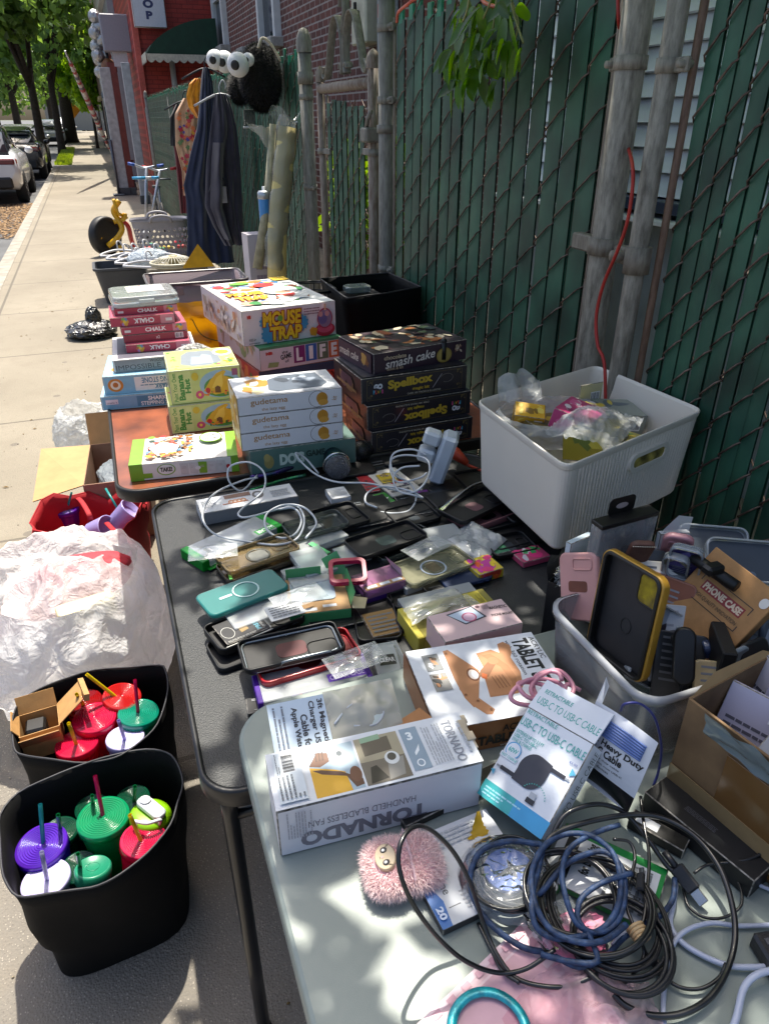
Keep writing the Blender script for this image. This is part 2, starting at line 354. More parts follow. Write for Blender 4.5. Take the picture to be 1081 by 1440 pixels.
 # ------------------------------------------------------------------ ground
def concrete():
 m,n,out=newmat('concrete_walk');p=N(n,'ShaderNodeBsdfPrincipled');tc=N(n,'ShaderNodeTexCoord');L=n.links
 sp=N(n,'ShaderNodeSeparateXYZ');L.new(tc.outputs['Object'],sp.inputs[0])
 def noi(s,d=4):x=N(n,'ShaderNodeTexNoise');x.inputs['Scale'].default_value=s;x.inputs['Detail'].default_value=d;L.new(tc.outputs['Object'],x.inputs['Vector']);return x
 def mth(op,a,b=None,c=None):
  x=N(n,'ShaderNodeMath');x.operation=op
  for i,v in enumerate((a,b,c)):
   if v is None:continue
   if isinstance(v,(int,float)):x.inputs[i].default_value=v
   else:L.new(v,x.inputs[i])
  return x.outputs[0]
 def mix(f,a,b,bt='MIX'):
  x=N(n,'ShaderNodeMix');x.data_type='RGBA';x.blend_type=bt
  for s_,v in((0,f),(6,a),(7,b)):
   if isinstance(v,(int,float)):x.inputs[s_].default_value=v
   elif isinstance(v,tuple):x.inputs[s_].default_value=v+(1,)
   else:L.new(v,x.inputs[s_])
  return x.outputs[2]
 def ramp(v,a,b):
  x=N(n,'ShaderNodeMapRange');x.inputs[1].default_value=a;x.inputs[2].default_value=b;L.new(v,x.inputs[0]);return x.outputs[0]
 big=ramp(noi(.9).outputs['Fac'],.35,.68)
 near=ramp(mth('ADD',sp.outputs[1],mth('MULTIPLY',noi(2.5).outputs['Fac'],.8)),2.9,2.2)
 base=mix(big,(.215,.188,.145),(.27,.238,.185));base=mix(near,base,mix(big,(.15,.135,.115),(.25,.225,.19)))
 v=N(n,'ShaderNodeTexVoronoi');v.inputs['Scale'].default_value=210;L.new(tc.outputs['Object'],v.inputs['Vector'])
 peb=mth('LESS_THAN',v.outputs['Distance'],.33);sv=N(n,'ShaderNodeSeparateColor');L.new(v.outputs['Color'],sv.inputs[0])
 light=mth('MULTIPLY',peb,mth('GREATER_THAN',sv.outputs[0],.72));dark=mth('MULTIPLY',peb,mth('LESS_THAN',sv.outputs[1],.22))
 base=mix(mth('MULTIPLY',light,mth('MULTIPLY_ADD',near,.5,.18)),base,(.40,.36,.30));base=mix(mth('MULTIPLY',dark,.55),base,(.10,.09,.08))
 sp2=ramp(noi(7,6).outputs['Fac'],.50,.63);base=mix(mth('MULTIPLY',sp2,.3),base,(.20,.17,.13))
 spot=N(n,'ShaderNodeTexVoronoi');spot.inputs['Scale'].default_value=3.1;L.new(tc.outputs['Object'],spot.inputs['Vector'])
 base=mix(mth('MULTIPLY',mth('LESS_THAN',spot.outputs['Distance'],.07),.5),base,(.08,.07,.065))
 jy=mth('ABSOLUTE',mth('SUBTRACT',mth('FRACT',mth('DIVIDE',mth('ADD',sp.outputs[1],100),1.45)),.5))
 jl=mth('GREATER_THAN',mth('ADD',jy,mth('MULTIPLY',noi(20).outputs['Fac'],.003)),.4955)
 jx=mth('LESS_THAN',mth('ABSOLUTE',mth('ADD',sp.outputs[0],.985)),.011)
 joint=mth('MAXIMUM',jl,jx);base=mix(mth('MULTIPLY',joint,.7),base,(.09,.08,.065))
 L.new(base,p.inputs['Base Color']);p.inputs['Roughness'].default_value=.9
 b=N(n,'ShaderNodeBump');b.inputs['Strength'].default_value=.7;b.inputs['Distance'].default_value=.004
 L.new(mth('ADD',mth('MULTIPLY',v.outputs['Distance'],-.6),mth('MULTIPLY',joint,-2)),b.inputs['Height']);L.new(b.outputs[0],p.inputs['Normal'])
 L.new(p.outputs[0],out.inputs[0]);return m
FX=1.22
CURB=-1.22
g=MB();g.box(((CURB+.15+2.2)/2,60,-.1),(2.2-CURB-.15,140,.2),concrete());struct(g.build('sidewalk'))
g=MB();g.box((CURB+.075,60,-.096),(.15,140,.2),M('#8f8a80',.85,amt=.25,ns=6,bs=60));struct(g.build('kerb'))
g=MB();g.box((-501.2,300,-.24),(1000,1400,.2),M('#57585a',.85,amt=.22,ns=1.3,bs=220,bst=.6,bd=.004));struct(g.build('road'))
g=MB();g.box((52.2,60,-.106),(100,140,.2),M('#6f6a5e',.9,amt=.3,ns=2,bs=50));struct(g.build('yard_ground'))
g=MB();g.box((0,900,-.9),(3600,3600,1),M('#5c5f55',.95,amt=.2,ns=.05));struct(g.build('ground'))
# grass verges and leaf litter in the gutter strip
def scatter_blades(name,label,x0,x1,y0,y1,n,mat,h,z=0,w=.01,flat=0):
 b=MB();q=random.Random(n)
 for i in range(n):
  x,y,a=q.uniform(x0,x1),q.uniform(y0,y1),q.random()*6.28;hh=h*q.uniform(.4,1.2);c,s_=math.cos(a)*w,math.sin(a)*w
  if flat:b.add([(x-c,y-s_,z+.004+q.random()*.02),(x+s_,y-c,z+.004),(x+c,y+s_,z+.006+q.random()*.02),(x-s_,y+c,z+.005)],[(0,1,2,3)],mat)
  else:b.add([(x-c,y-s_,z),(x+c,y+s_,z),(x+q.uniform(-.5,.5)*hh,y+q.uniform(-.5,.5)*hh,z+hh)],[(0,1,2)],mat)
 o=tag(b.build(name),label,'grass' if not flat else 'leaf litter');o['kind']='stuff';return o
GRASS=leafmat('#4f6b1e','#8fa63a',.3,'grassblade')
scatter_blades('verge_grass','green grass strip along the far kerb beside the sidewalk',-1.2,-.6,33,52,7000,GRASS,.12,0,.035)
scatter_blades('leaf_litter','dry brown leaf litter in the gutter behind the parked white car',-3.6,-1.24,13.5,19.3,5000,leafmat('#4a3623','#a58660',.1,'litter',.9),.03,-.135,.035,1)
b=MB();q=random.Random(99);GR_=[M(c,.9,amt=.3)for c in('#8a7f6c','#5c5244','#a89c86','#7a6238')]
for i in range(520):
 x,y=q.uniform(-1.15,.9),q.uniform(.5,9)**1.0;r_=q.uniform(.0015,.0045);b.ball((x,y,r_*.5),r_,q.choice(GR_),6,sq=(1,q.uniform(.5,1),.6))
for i in range(60):
 x,y,a=q.uniform(-1.1,.9),q.uniform(.5,8),q.random()*6.3;l_=q.uniform(.008,.022);c_,s_=math.cos(a)*l_,math.sin(a)*l_;b.add([(x-c_,y-s_,.003),(x+s_*.35,y-c_*.35,.006),(x+c_,y+s_,.003),(x-s_*.35,y+c_*.35,.007)],[(0,1,2,3)],GR_[3])
tag(b.build('grit'),'grit and dry leaf bits scattered on the sidewalk','grit')['kind']='stuff'
# ------------------------------------------------------------------ brick and siding
def brick(c1,c2,mortar,sx=1,key='brick',axis='y',ms=.012,bw=.21,rh=.075,rough=.8,bst=.5):
 m,n,out=newmat(key);p=N(n,'ShaderNodeBsdfPrincipled');tc=N(n,'ShaderNodeTexCoord');L=n.links
 sp=N(n,'ShaderNodeSeparateXYZ');cb=N(n,'ShaderNodeCombineXYZ');L.new(tc.outputs['Object'],sp.inputs[0])
 L.new(sp.outputs[1 if axis=='y' else 0],cb.inputs[0]);L.new(sp.outputs[2],cb.inputs[1])
 b=N(n,'ShaderNodeTexBrick');L.new(cb.outputs[0],b.inputs['Vector']);b.inputs['Scale'].default_value=1
 b.inputs['Color1'].default_value=lin(c1)+(1,);b.inputs['Color2'].default_value=lin(c2)+(1,);b.inputs['Mortar'].default_value=lin(mortar)+(1,)
 b.inputs['Mortar Size'].default_value=ms;b.inputs['Brick Width'].default_value=bw;b.inputs['Row Height'].default_value=rh;b.inputs['Mortar Smooth'].default_value=.2
 ns=N(n,'ShaderNodeTexNoise');ns.inputs['Scale'].default_value=3;ns.inputs['Detail'].default_value=6;L.new(tc.outputs['Object'],ns.inputs['Vector'])
 mx=N(n,'ShaderNodeMix');mx.data_type='RGBA';mx.blend_type='MULTIPLY';mx.inputs[0].default_value=.55;L.new(b.outputs['Color'],mx.inputs[6]);L.new(ns.outputs['Fac'],mx.inputs[7])
 hs=N(n,'ShaderNodeHueSaturation');hs.inputs['Value'].default_value=1.35;L.new(mx.outputs[2],hs.inputs['Color']);L.new(hs.outputs[0],p.inputs['Base Color'])
 p.inputs['Roughness'].default_value=rough;bp=N(n,'ShaderNodeBump');bp.inputs['Strength'].default_value=bst;bp.inputs['Distance'].default_value=.01;bp.invert=True
 L.new(b.outputs['Fac'],bp.inputs['Height']);L.new(bp.outputs[0],p.inputs['Normal']);L.new(p.outputs[0],out.inputs[0]);return m
WHITEP=M('#c9ccce',.5,amt=.08,ns=8,bs=40,bst=.1)
GLASSD=M('#1b222a',.06,0,.2,2,spec=.8)
# brick house behind the fence, long wall parallel to the street
HX=2.8
hb=thing('brick_house','dark maroon brick house with white windows behind the green fence','house',(HX,12,0))
b=MB();b.box((2.5,-.2,3.4),(5,9.6,7.0),brick('#64332b','#4a2421','#8d8480',key='brick_maroon',ms=.009));b.build('wall',hb)
b=MB();b.box((2.5,-.2,7.0),(5.5,10,.25),WHITEP,.02);b.build('roof',hb)
for yy,zz,hh in((.05,2.55,1.5),(4.1,2.75,1.5),(-3.4,3.4,1.4)):
 b=MB()
 for dy in(-.5,.5):b.box((-.03,yy+dy,zz+hh/2),(.14,.1,hh),WHITEP,.006)
 b.box((-.035,yy,zz+hh+.05),(.15,1.12,.1),WHITEP,.006);b.box((-.03,yy,zz+hh/2),(.08,.9,.05),WHITEP)
 f=b.build('window',hb)
 b=MB();b.box((-.004,yy,zz+hh/2),(.02,.9,hh),GLASSD);b.build('pane',f)
 b=MB();b.box((-.06,yy,zz-.06),(.24,1.24,.12),M('#9b9a96',.7,amt=.2),.01);b.build('sill',f)
b=MB();b.box((-.11,1.55,2.35),(.22,.5,.42),M('#8c8f8f',.5,.2,.15,10),.01)
for k in range(6):b.box((-.225,1.55,2.2+.06*k),(.012,.44,.02),M('#6b6e6e',.5))
b.build('air_conditioner',hb)
em=thing('electric_meter_box','pale electrical cabinet with black handle on the maroon brick wall','utility box',(HX,7.72,2.2))
b=MB();b.box((-.09,0,.26),(.17,.42,.56),M('#b9b7a4',.5,.1,.1,12),.015);b.box((-.18,0,.52),(.02,.44,.03),M('#a09e8e',.5));b.build('cabinet',em)
b=MB();b.cyl((-.18,-.02,.22),(-.2,-.02,.22),.03,BLACKP);b.box((-.21,-.02,.25),(.03,.025,.12),BLACKP,.005);b.build('handle',em)
em=thing('meter_cabinet','narrow grey electrical cabinet with red sticker on the brick wall','utility box',(HX,7.2,1.95))
b=MB();b.box((-.07,0,.45),(.14,.2,.95),M('#7c858f',.45,.3,.1,12),.012);b.box((-.143,.0,.45),(.006,.12,.1),M('#a8362c',.5));b.build('cabinet',em)
b=MB();b.tube([(-.05,.16,-.6),(-.05,.16,1.4)],.03,M('#7f8790',.5,.3),10);b.build('conduit',em)
# pale sided house close behind the fence on the right
sh=thing('sided_house','pale blue-white clapboard house seen through the gap between fence posts','house',(2.55,1.2,0))
def siding():
 b=MB();z=1.22;m=M('#dde2ea',.55,amt=.05,ns=6,bs=20,bst=.15)
 b.box((.45,0,3.1),(.8,6.4,3.9),m)
 while z<3.2:
  b.add([(.03,-3.2,z),(.03,3.2,z),(.055-.03,3.2,z),(.025,-3.2,z),(-.0,-3.2,z+.004),(0,3.2,z+.004),(.045,3.2,z+.105),(.045,-3.2,z+.105)],[(4,5,6,7)[::-1],(0,1,5,4)],m);z+=.105
 return b
siding().build('siding',sh)
b=MB();b.box((.45,0,.55),(.78,6.4,1.12),M('#87929a',.6,amt=.2,ns=5),.0);b.build('foundation',sh)
b=MB();b.box((-.0,0,1.19),(.2,6.4,.05),M('#20304a',.4,amt=.1),.004);b.build('trim',sh)
b=MB();b.box((-.03,0,1.13),(.24,6.4,.022),M('#d5d9dd',.5),.003);b.build('sill',sh)
# ------------------------------------------------------------------ red shop, its sign and awning
rs=thing('red_brick_shop','bright red painted brick shop beside the sidewalk with white drainpipe','shop',(1.3,17.3,0))
RED=brick('#a8382f','#9a3029','#7e2622',key='brick_red',axis='x',ms=.008,rough=.55)
b=MB();b.box((2.4,3,3),(4.8,6,6),RED);b.build('wall',rs)
b=MB();b.box((0,-.03,3),(.12,.12,6),M('#b8544a',.5,amt=.15),.01);b.build('corner_trim',rs)
b=MB();b.tube([(.62,-.06,0),(.62,-.06,2.75)],.055,WHITEP,10);b.build('drainpipe',rs)
sg=thing('shop_sign','white shop sign with dark blue letters O P on the red wall','sign',(WY(190,38,17.0).x,16.95,WY(190,38,17).z))
sw=WY(235,38,17).x-WY(190,38,17).x
b=Box(sw,.16,1.1,M('#c3c8d4',.45,amt=.05),.01);b.build('panel',sg)
b.v,b.f,b.m,b.s,b.mats=[],[],[],[],[]
b.t('F','P',.32,.115,.66,.235,'#1c2a5e',bold=.06);b.t('F','O',.28,.275,.70,.40,'#1c2a5e',bold=.06);b.build('letter',sg)
b=MB();b.box((sw/2,.2,.5),(.08,.3,.08),STEEL);b.build('bracket',sg)
aw=thing('green_awning','dark green awning with white scalloped edge beside the red shop','awning',(0,16.1,0))
ax0,ax1=WY(206,76,16.1).x,WY(306,60,16.1).x;az0,az1=WY(206,76,16.1).z,WY(308,26,16.1).z;azb=az0-.06
prof=[(ax0+(ax1-ax0)*t,az0+(az1-az0)*(1-(1-t)**1.9)**.72)for t in[i/12 for i in range(13)]]
GRN=M('#12382a',.75,amt=.15,ns=8,bs=150,bst=.2)
b=MB();k=len(prof);dy=1.5
b.add([(x,0,z)for x,z in prof]+[(x,dy,z)for x,z in prof],[(i,i+1,k+i+1,k+i)for i in range(k-1)],GRN)
for yy in(0,dy):b.add([(x,yy,z)for x,z in prof]+[(ax1,yy,azb),(ax0,yy,azb)],[tuple(range(k+2))],GRN)
b.build('fabric',aw)
b=MB();n=26
for yy in(-.012,dy+.012):
 vs=[];
 for i in range(n*4+1):t=i/(n*4);vs+=[(ax0+(ax1-ax0)*t,yy,azb+.07),(ax0+(ax1-ax0)*t,yy,azb-.05*abs(math.sin(math.pi*t*9))-.02)]
 b.add(vs,[(2*i,2*i+1,2*i+3,2*i+2)for i in range(n*4)],M('#b9b6a8',.8,amt=.15))
vs=[]
for i in range(61):t=i/60;vs+=[(ax0-.012,dy*t,azb+.1),(ax0-.012,dy*t,azb-.05*abs(math.sin(math.pi*t*9))-.02)]
b.add(vs,[(2*i,2*i+1,2*i+3,2*i+2)for i in range(60)],M('#b9b6a8',.8,amt=.15));b.build('valance',aw)
# shopfronts further down the street
row=[(23.3,29,1.15,4.6,'#8f9298','grey metal-clad shopfront with silver shutter box past the red shop'),(29,36,1.25,5.2,'#6e3a32','brown brick shopfront with dark doorway beyond the metal-clad front'),(36,46,1.3,4.4,'#a9a79f','pale rendered shop building halfway down the block'),(46,60,1.3,7,'#85604c','tan brick apartment block at the far end of the row'),(60,95,1.4,6,'#9a948a','pale low building farthest down the sidewalk')]
for i,(y0,y1,x0,h,c,lb)in enumerate(row):
 s_=thing('shop_building',lb,'building',(x0,y0,0));L_=y1-y0
 b=MB();b.box((4,L_/2,h/2),(8,L_-.02,h),brick(c,c,'#777570',key='shopwall%d'%i)if i in(1,3)else M(c,.7,amt=.12,ns=3,bs=15));b.box((-.06,L_/2,h-.15),(.14,L_-.1,.25),M('#b5b3ac',.6),.01);b.build('wall',s_)
 b=MB();b.box((-.03,L_*.3,1.5),(.07,L_*.4,1.9),GLASSD);b.box((-.06,L_*.3,.5),(.1,L_*.44,.1),WHITEP);b.box((-.07,L_*.3,2.55),(.14,L_*.46,.22),M(['#d2d3d5','#7c2d28','#31506a','#c9b48a','#6b7a5e'][i],.5));b.build('window',s_)
 b=MB();b.box((-.02,L_*.75,1.05),(.06,1.0,2.1),M(['#5c3026','#2a1d1a','#37474f','#3c3a38','#55382c'][i],.5));b.build('door',s_)
 # grey projecting sign box with silver foil decoration
sb=thing('blank_sign','plain grey projecting sign box above the silver-wrapped shop entrance','sign',(WY(147,72,19).x,19,WY(147,72,19).z))
q0,q1=WY(147,72,19),WY(183,20,19);b=MB();b.box(((q1.x-q0.x)/2,.2,(q1.z-q0.z)/2),(q1.x-q0.x,.4,q1.z-q0.z),M('#8d8e9a',.5,amt=.05),.02);b.build('panel',sb)
b=MB();b.box(((q1.x-q0.x)/2,.2,-.12),(.3,.2,.3),M('#b9bcc4',.4));b.build('bracket',sb)
for nm,(pa,pb),c,lb,r_ in(('entrance_post',((162,88),(172,222)),'#6e2f28','dark red post of the shop entrance under the grey sign',.12),('entrance_post',((152,95),(163,225)),'#a7a9ab','silver corrugated post at the outer edge of the shop entrance',.14),('entrance_post',((182,88),(196,262)),'#9fa2a8','pale grey steel post between the shop entrance and the red shop',.1)):
 yy=19.2 if r_!=.1 else 17.0;a=WY(*pa,yy);z1=a.z;x=(a.x+WY(*pb,yy).x)/2
 t=thing(nm,lb,'post',(x,yy,0));b=MB();b.box((0,0,z1/2),(r_*1.6,r_*1.6,z1),M(c,.5,amt=.2,ns=10,bs=30,bst=.3),.01);b.build('shaft',t);b=MB();b.box((0,0,.08),(r_*2,r_*2,.16),M('#4a4a4c',.6),.01);b.build('base',t)
FOIL=M('#a9aaab',.38,.8,.1,8,9,1.0,.05)
q=random.Random(5)
for i,(px,py,rr_,lb)in enumerate(((140,40,.24,'uppermost silver foil balloon cluster above the shop entrance'),(143,72,.26,'middle silver foil balloon cluster left of the grey sign'),(147,105,.22,'lowest silver foil balloon cluster beside the brown wall lamp'))):
 c=WY(px,py,19.6);b=MB()
 for k in range(9):b.ball((q.uniform(-1,1)*rr_*.45,q.uniform(-1,1)*rr_*.4,q.uniform(-1,1)*rr_*.9),rr_*q.uniform(.35,.6),FOIL,12)
 tag(b.build('foil_balloons',None,c),lb,'balloons','silver foil balloons at the shop entrance')
c=WY(154,97,19.4);b=MB();b.ball((0,0,0),.17,M('#7a4a24',.5,amt=.2),14,sq=(1,1,1.2));b.cyl((0,0,.1),(0,0,.3),.03,BLACKP);tag(b.build('wall_lantern',None,c),'round brown lantern hanging beside the silver balloons','lantern')
# rolled striped banner leaning out on a pole
a,e=WY(160,222,26),WY(92,72,21);t=thing('furled_banner','red and white striped banner furled on a leaning pole over the sidewalk','banner',a)
b=MB();d=e-a;b.tube([Vector(),d],.022,M('#b9babd',.4,.5),8);b.build('pole',t)
b=MB();q=random.Random(3);pts=[d*(.12+.8*i/40)for i in range(41)];cols=['#a8565a','#b9b6b4','#6b6f7c','#c9c6c4','#c9c6c4','#a8565a']
for i in range(40):b.tube([pts[i],pts[i+1]],.1,M(cols[(i*5//3)%6],.8,amt=.15),8,rs=[.035+.03*math.sin(3.1*(i)/40)+q.uniform(0,.015),.035+.03*math.sin(3.1*(i+1)/40)+q.uniform(0,.015)],cap=False)
b.build('cloth',t)
# street furniture on the sidewalk beyond the basket
p0=W(180,266,0);t=thing('stool','round grey metal stool standing outside the shop entrance','stool',p0)
GM=M('#5b5f66',.4,.6,.1);b=MB();b.slab(rr(.5,.5,.24,7),.62,.67,GM,bev=.01);b.build('seat',t)
for i in range(4):a=R(45+90*i);b=MB();b.tube([(.17*math.cos(a),.17*math.sin(a),.62),(.28*math.cos(a),.28*math.sin(a),0)],.022,GM);b.build('leg',t)
b=MB();b.tube([(.235*math.cos(R(10*i)),.235*math.sin(R(10*i)),.22)for i in range(36)],.011,GM,closed=True);b.build('foot_ring',t)
p0=W(168,275,0);t=thing('sidewalk_pole','thin grey pole standing on the sidewalk before the shop entrance','pole',p0)
b=MB();b.tube([(0,0,0),(0,0,1.15)],.03,GM);b.build('shaft',t);b=MB();b.box((0,0,.02),(.25,.25,.04),GM,.01);b.build('base',t)
# ------------------------------------------------------------------ chain-link fence with green privacy slats
P=.088
SLAT=M('#2c5744',.5,0,.3,5,30,.25,.002,dark='#1d4034')
SLATT=M('#1d7a5c',.45,amt=.2)
WIRE=M('#6a5850',.5,.4,.4,40,dark='#38291f')
def chain(name,label,y0,y1,z0,z1,top=True,seed=1,skip=(),lod=5,sw=.074,P=P,h=.145):
 """slats and woven wire between y0 and y1; the street side faces -x"""
 t=thing(name,label,'fence',(FX,y0,0));q=random.Random(seed);n=int((y1-y0)/P);b=MB()
 for k in range(n):
  if k in skip:continue
  y=(k+.5)*P;wv=sw*q.uniform(.96,1.04);zt=z1+q.uniform(-.02,.03);a=q.uniform(-.004,.004);tw=q.uniform(-.15,.15)
  for s_ in(-1,1):
   vs=[]
   for z in(z0+q.uniform(-.01,.02),(z0+z1)/2,zt):
    vs+=[(s_*.003,y-wv/2+a,z),(s_*.0055+tw*.003,y-wv*.25+a,z),(s_*.0055,y+wv*.25+a,z),(s_*.003,y+wv/2+a,z)];a+=q.uniform(-.003,.003)
   b.add(vs,[(i*4+j,i*4+j+1,i*4+j+5,i*4+j+4)for i in range(2)for j in range(3)],SLAT,True)
  if top:b.box((0,y+a,zt+.012),(.012,wv*.5,.05),SLATT,.002)
 b.build('slats',t)
 b=MB()
 for k in range(n):
  z=z0-(h*.5 if k%2 else 0);i=0;pp=[];y=(k+.5)*P
  while z<z1+.02:
   if i%2==0:pp+=[(0,y+P*.56,z),(-.011,y+P*.38,z+h*.08),(-.011,y-P*.38,z+h*.42)]
   else:pp+=[(0,y-P*.56,z),(.011,y-P*.38,z+h*.08),(.011,y+P*.38,z+h*.42)]
   z+=h*.5;i+=1
  pp=[p for p in pp if p[2]>z0-.02];b.tube(pp,.0025,WIRE,lod,cap=False)
 b.build('wire_mesh',t);return t
chain('chain_link_fence','near green-slatted chain link panel at the right edge beside the white bin',-.55,1.40,.06,2.35,False,1,sw=.038,P=.046,h=.11)
chain('chain_link_fence','broad green-slatted chain link panel between the gate and the twin posts',1.70,3.14,.06,1.88,True,2)
chain('chain_link_fence','long green-slatted chain link fence hung with clothes beyond the gate',4.56,15.7,.06,1.86,True,3,lod=3)
t=chain('fence_gate','narrow chain link gate with scrollwork and gaps between its green slats',3.42,4.2,.12,1.62,False,4,skip=(0,),sw=.064);t['category']='gate'
def postmat(c,d):
 """weathered pipe: stains drawn out along its length"""
 m,n,out=newmat('weathered_pipe');p=N(n,'ShaderNodeBsdfPrincipled');tc=N(n,'ShaderNodeTexCoord');mp=N(n,'ShaderNodeMapping');mp.inputs['Scale'].default_value=(75,75,16);n.links.new(tc.outputs['Object'],mp.inputs[0])
 a=N(n,'ShaderNodeTexNoise');a.inputs['Scale'].default_value=1;a.inputs['Detail'].default_value=8;a.inputs['Roughness'].default_value=.65;n.links.new(mp.outputs[0],a.inputs['Vector'])
 cr=N(n,'ShaderNodeValToRGB');cr.color_ramp.elements[0].position=.3;cr.color_ramp.elements[1].position=.62;cr.color_ramp.elements[0].color=lin(d)+(1,);cr.color_ramp.elements[1].color=lin(c)+(1,);n.links.new(a.outputs['Fac'],cr.inputs[0]);n.links.new(cr.outputs[0],p.inputs['Base Color'])
 p.inputs['Roughness'].default_value=.62;p.inputs['Metallic'].default_value=.15
 bp=N(n,'ShaderNodeBump');bp.inputs['Strength'].default_value=.35;bp.inputs['Distance'].default_value=.003;n.links.new(a.outputs['Fac'],bp.inputs['Height']);n.links.new(bp.outputs[0],p.inputs['Normal']);n.links.new(p.outputs[0],out.inputs[0]);return m
PM,PMR,PMP=postmat('#86847d','#605c55'),postmat('#8a8177','#5c4636'),postmat('#9c978c','#5c574e')
def band(b,y,z,r,m,tw=.0):b.cyl((0,y,z-.014),(0,y,z+.014),r+.004,m);b.box((.0,y-(r+.02)*(1 if tw<0 else-1),z),(.012,.04,.028),m,.003);b.cyl((-.02,y-(r+.03)*(1 if tw<0 else-1),z),(.015,y-(r+.03)*(1 if tw<0 else-1),z),.008,m,8)
def post(label,y,r,top,m,bands=(),cap=True,x=0,sleeve=None,group=None):
 t=thing('fence_post',label,'post',(FX-.012-r*.0+x,y,0),group=group)
 b=MB();b.tube([(0,0,0),(0,0,top*.5),(0,0,top)],r,m,20);b.build('pipe',t)
 if cap:b=MB();b.lathe([(r+.006,top-.05),(r+.006,top),(r*.95,top+.03),(r*.6,top+.055),(0,top+.066)],m,20);b.build('cap',t)
 for z,tw in bands:b=MB();band(b,0,z,r,m,tw);b.build('clamp_band',t)
 if sleeve:b=MB();b.tube([(0,0,sleeve[0]),(0,0,sleeve[1])],r+.007,m,20);b.build('sleeve',t)
 return t
post('leftmost domed grey post between the clothes fence and the gate',4.47,.037,1.92,PM,((1.66,1),(1.2,-1)),sleeve=(1.72,1.78))
post('tall grey post on the near side of the gate',3.2,.034,2.02,PM,((1.87,-1),(1.62,-1),(.95,-1)),sleeve=(1.5,1.53))
post('thick weathered pipe post with the red cord running behind it',1.585,.034,2.4,PMP,((1.662,1),),False,x=-.02)
post('weathered post right of the thick one, nearer the white bin',1.455,.023,2.4,PMP,((1.65,-1),),False,x=-.02)
t=thing('post_clamp','heavy steel hinge clamp joining the two weathered posts','clamp',(FX-.03,1.585,1.27));CL=postmat('#8c857a','#5f564b')
b=MB();b.cyl((0,0,-.02),(0,0,.02),.044,CL,20);b.box((-.01,.075,0),(.03,.08,.04),CL,.004);b.build('collar',t)
b=MB();b.cyl((0,-.130,-.045),(0,-.130,.015),.031,CL,20);b.box((0,-.085,-.01),(.03,.07,.04),CL,.005);b.build('collar',t)
b=MB();b.cyl((-.04,-.085,-.01),(.03,-.085,-.01),.014,CL,10);b.build('bolt',t)
for y,z1,lb,m,r in((1.685,2.4,'thin flat tension bar left of the thick weathered post',PMR,.009),(1.418,2.4,'thin rusty tension rod at the edge of the right fence panel',postmat('#7b6252','#4b352a'),.009),(3.14,1.9,'thin pale tension bar beside the tall gate post',PMR,.007)):
 b=MB();b.tube([(0,0,.1),(.003,0,1.2),(0,0,z1)],r,m,8);tag(b.build('tension_bar',None,(FX,y,0)),lb,'bar')
 # gate frame parts
gt=bpy.data.objects['fence_gate']
for y,z1,r in((.76,1.76,.021),(-.06,1.78,.026)):
 b=MB();b.tube([(-.012,y,.1),(-.012,y,z1)],r,PMR,14);b.lathe([(r+.004,z1-.04),(r+.004,z1),(r*.8,z1+.02),(0,z1+.035)],PMR,14,T=Matrix.Translation((-.012,y,0)));b.build('upright',gt)
b=MB();b.tube([(-.012,.76,1.69),(-.012,-.06,1.69)],.023,PMR,14);b.build('top_rail',gt)
b=MB();b.tube([(-.012,.76,.2),(-.012,-.06,.2)],.02,PMR,12);b.build('bottom_rail',gt)
for y,z in((.68,1.4),(.68,.62),(.02,1.42),(.02,.6)):b=MB();b.cyl((-.012,y+.08*(1 if y>.3 else-1),z-.014),(-.012,y+.08*(1 if y>.3 else-1),z+.014),.03,PM,14);b.box((-.012,y,z),(.014,.12,.028),PM,.003);b.build('clamp_band',gt)
b=MB();b.tube([(0,.02,.15),(0,.02,1.66)],.006,PMR,6);b.tube([(0,.68,.15),(0,.68,1.66)],.006,PMR,6);b.build('tension_bar',gt)
b=MB();b.box((-.03,-.06,1.49),(.07,.08,.06),PM,.008);b.tube([(-.05,-.13,1.58),(-.05,-.09,1.55),(-.05,-.06,1.5)],.01,PM);b.build('latch',gt)
def scroll(b,pts):b.tube(smooth(pts,6),.0045,PM,8,flat=4.5)
b=MB()
for y,s_ in((.33,1),(.33,-1)):
 pts=[(-.012,y+s_*.04+s_*.018*math.cos(a),1.76+.018*math.sin(a)*1.2)for a in[R(60*i)for i in range(5)]]
 pts+=[(-.012,y+s_*.015,1.80),(-.012,y+s_*.03,1.90),(-.012,y+s_*.09,1.97),(-.012,y+s_*.16,1.955),(-.012,y+s_*.22,1.86),(-.012,y+s_*.27,1.76),(-.012,y+s_*.31,1.73),(-.012,y+s_*.34,1.75),(-.012,y+s_*.32,1.78)]
 scroll(b,pts)
scroll(b,[(-.012,.36,2.0),(-.012,.35,2.03),(-.012,.33,2.045),(-.012,.31,2.03),(-.012,.30,1.98),(-.012,.33,1.9)]);b.build('scrollwork',gt)
for k in range(4):
 post(('steel post at the far end of the clothes fence','second post back along the clothes fence behind the garments','third post along the clothes fence behind the black hats','post where the far fence meets the shop')[k],(15.75,12,8.3,15.95)[k],.03,(1.95,1.84,1.84,1.7)[k],PM,(),k in(0,3),x=.03 if k in(1,2)else 0)
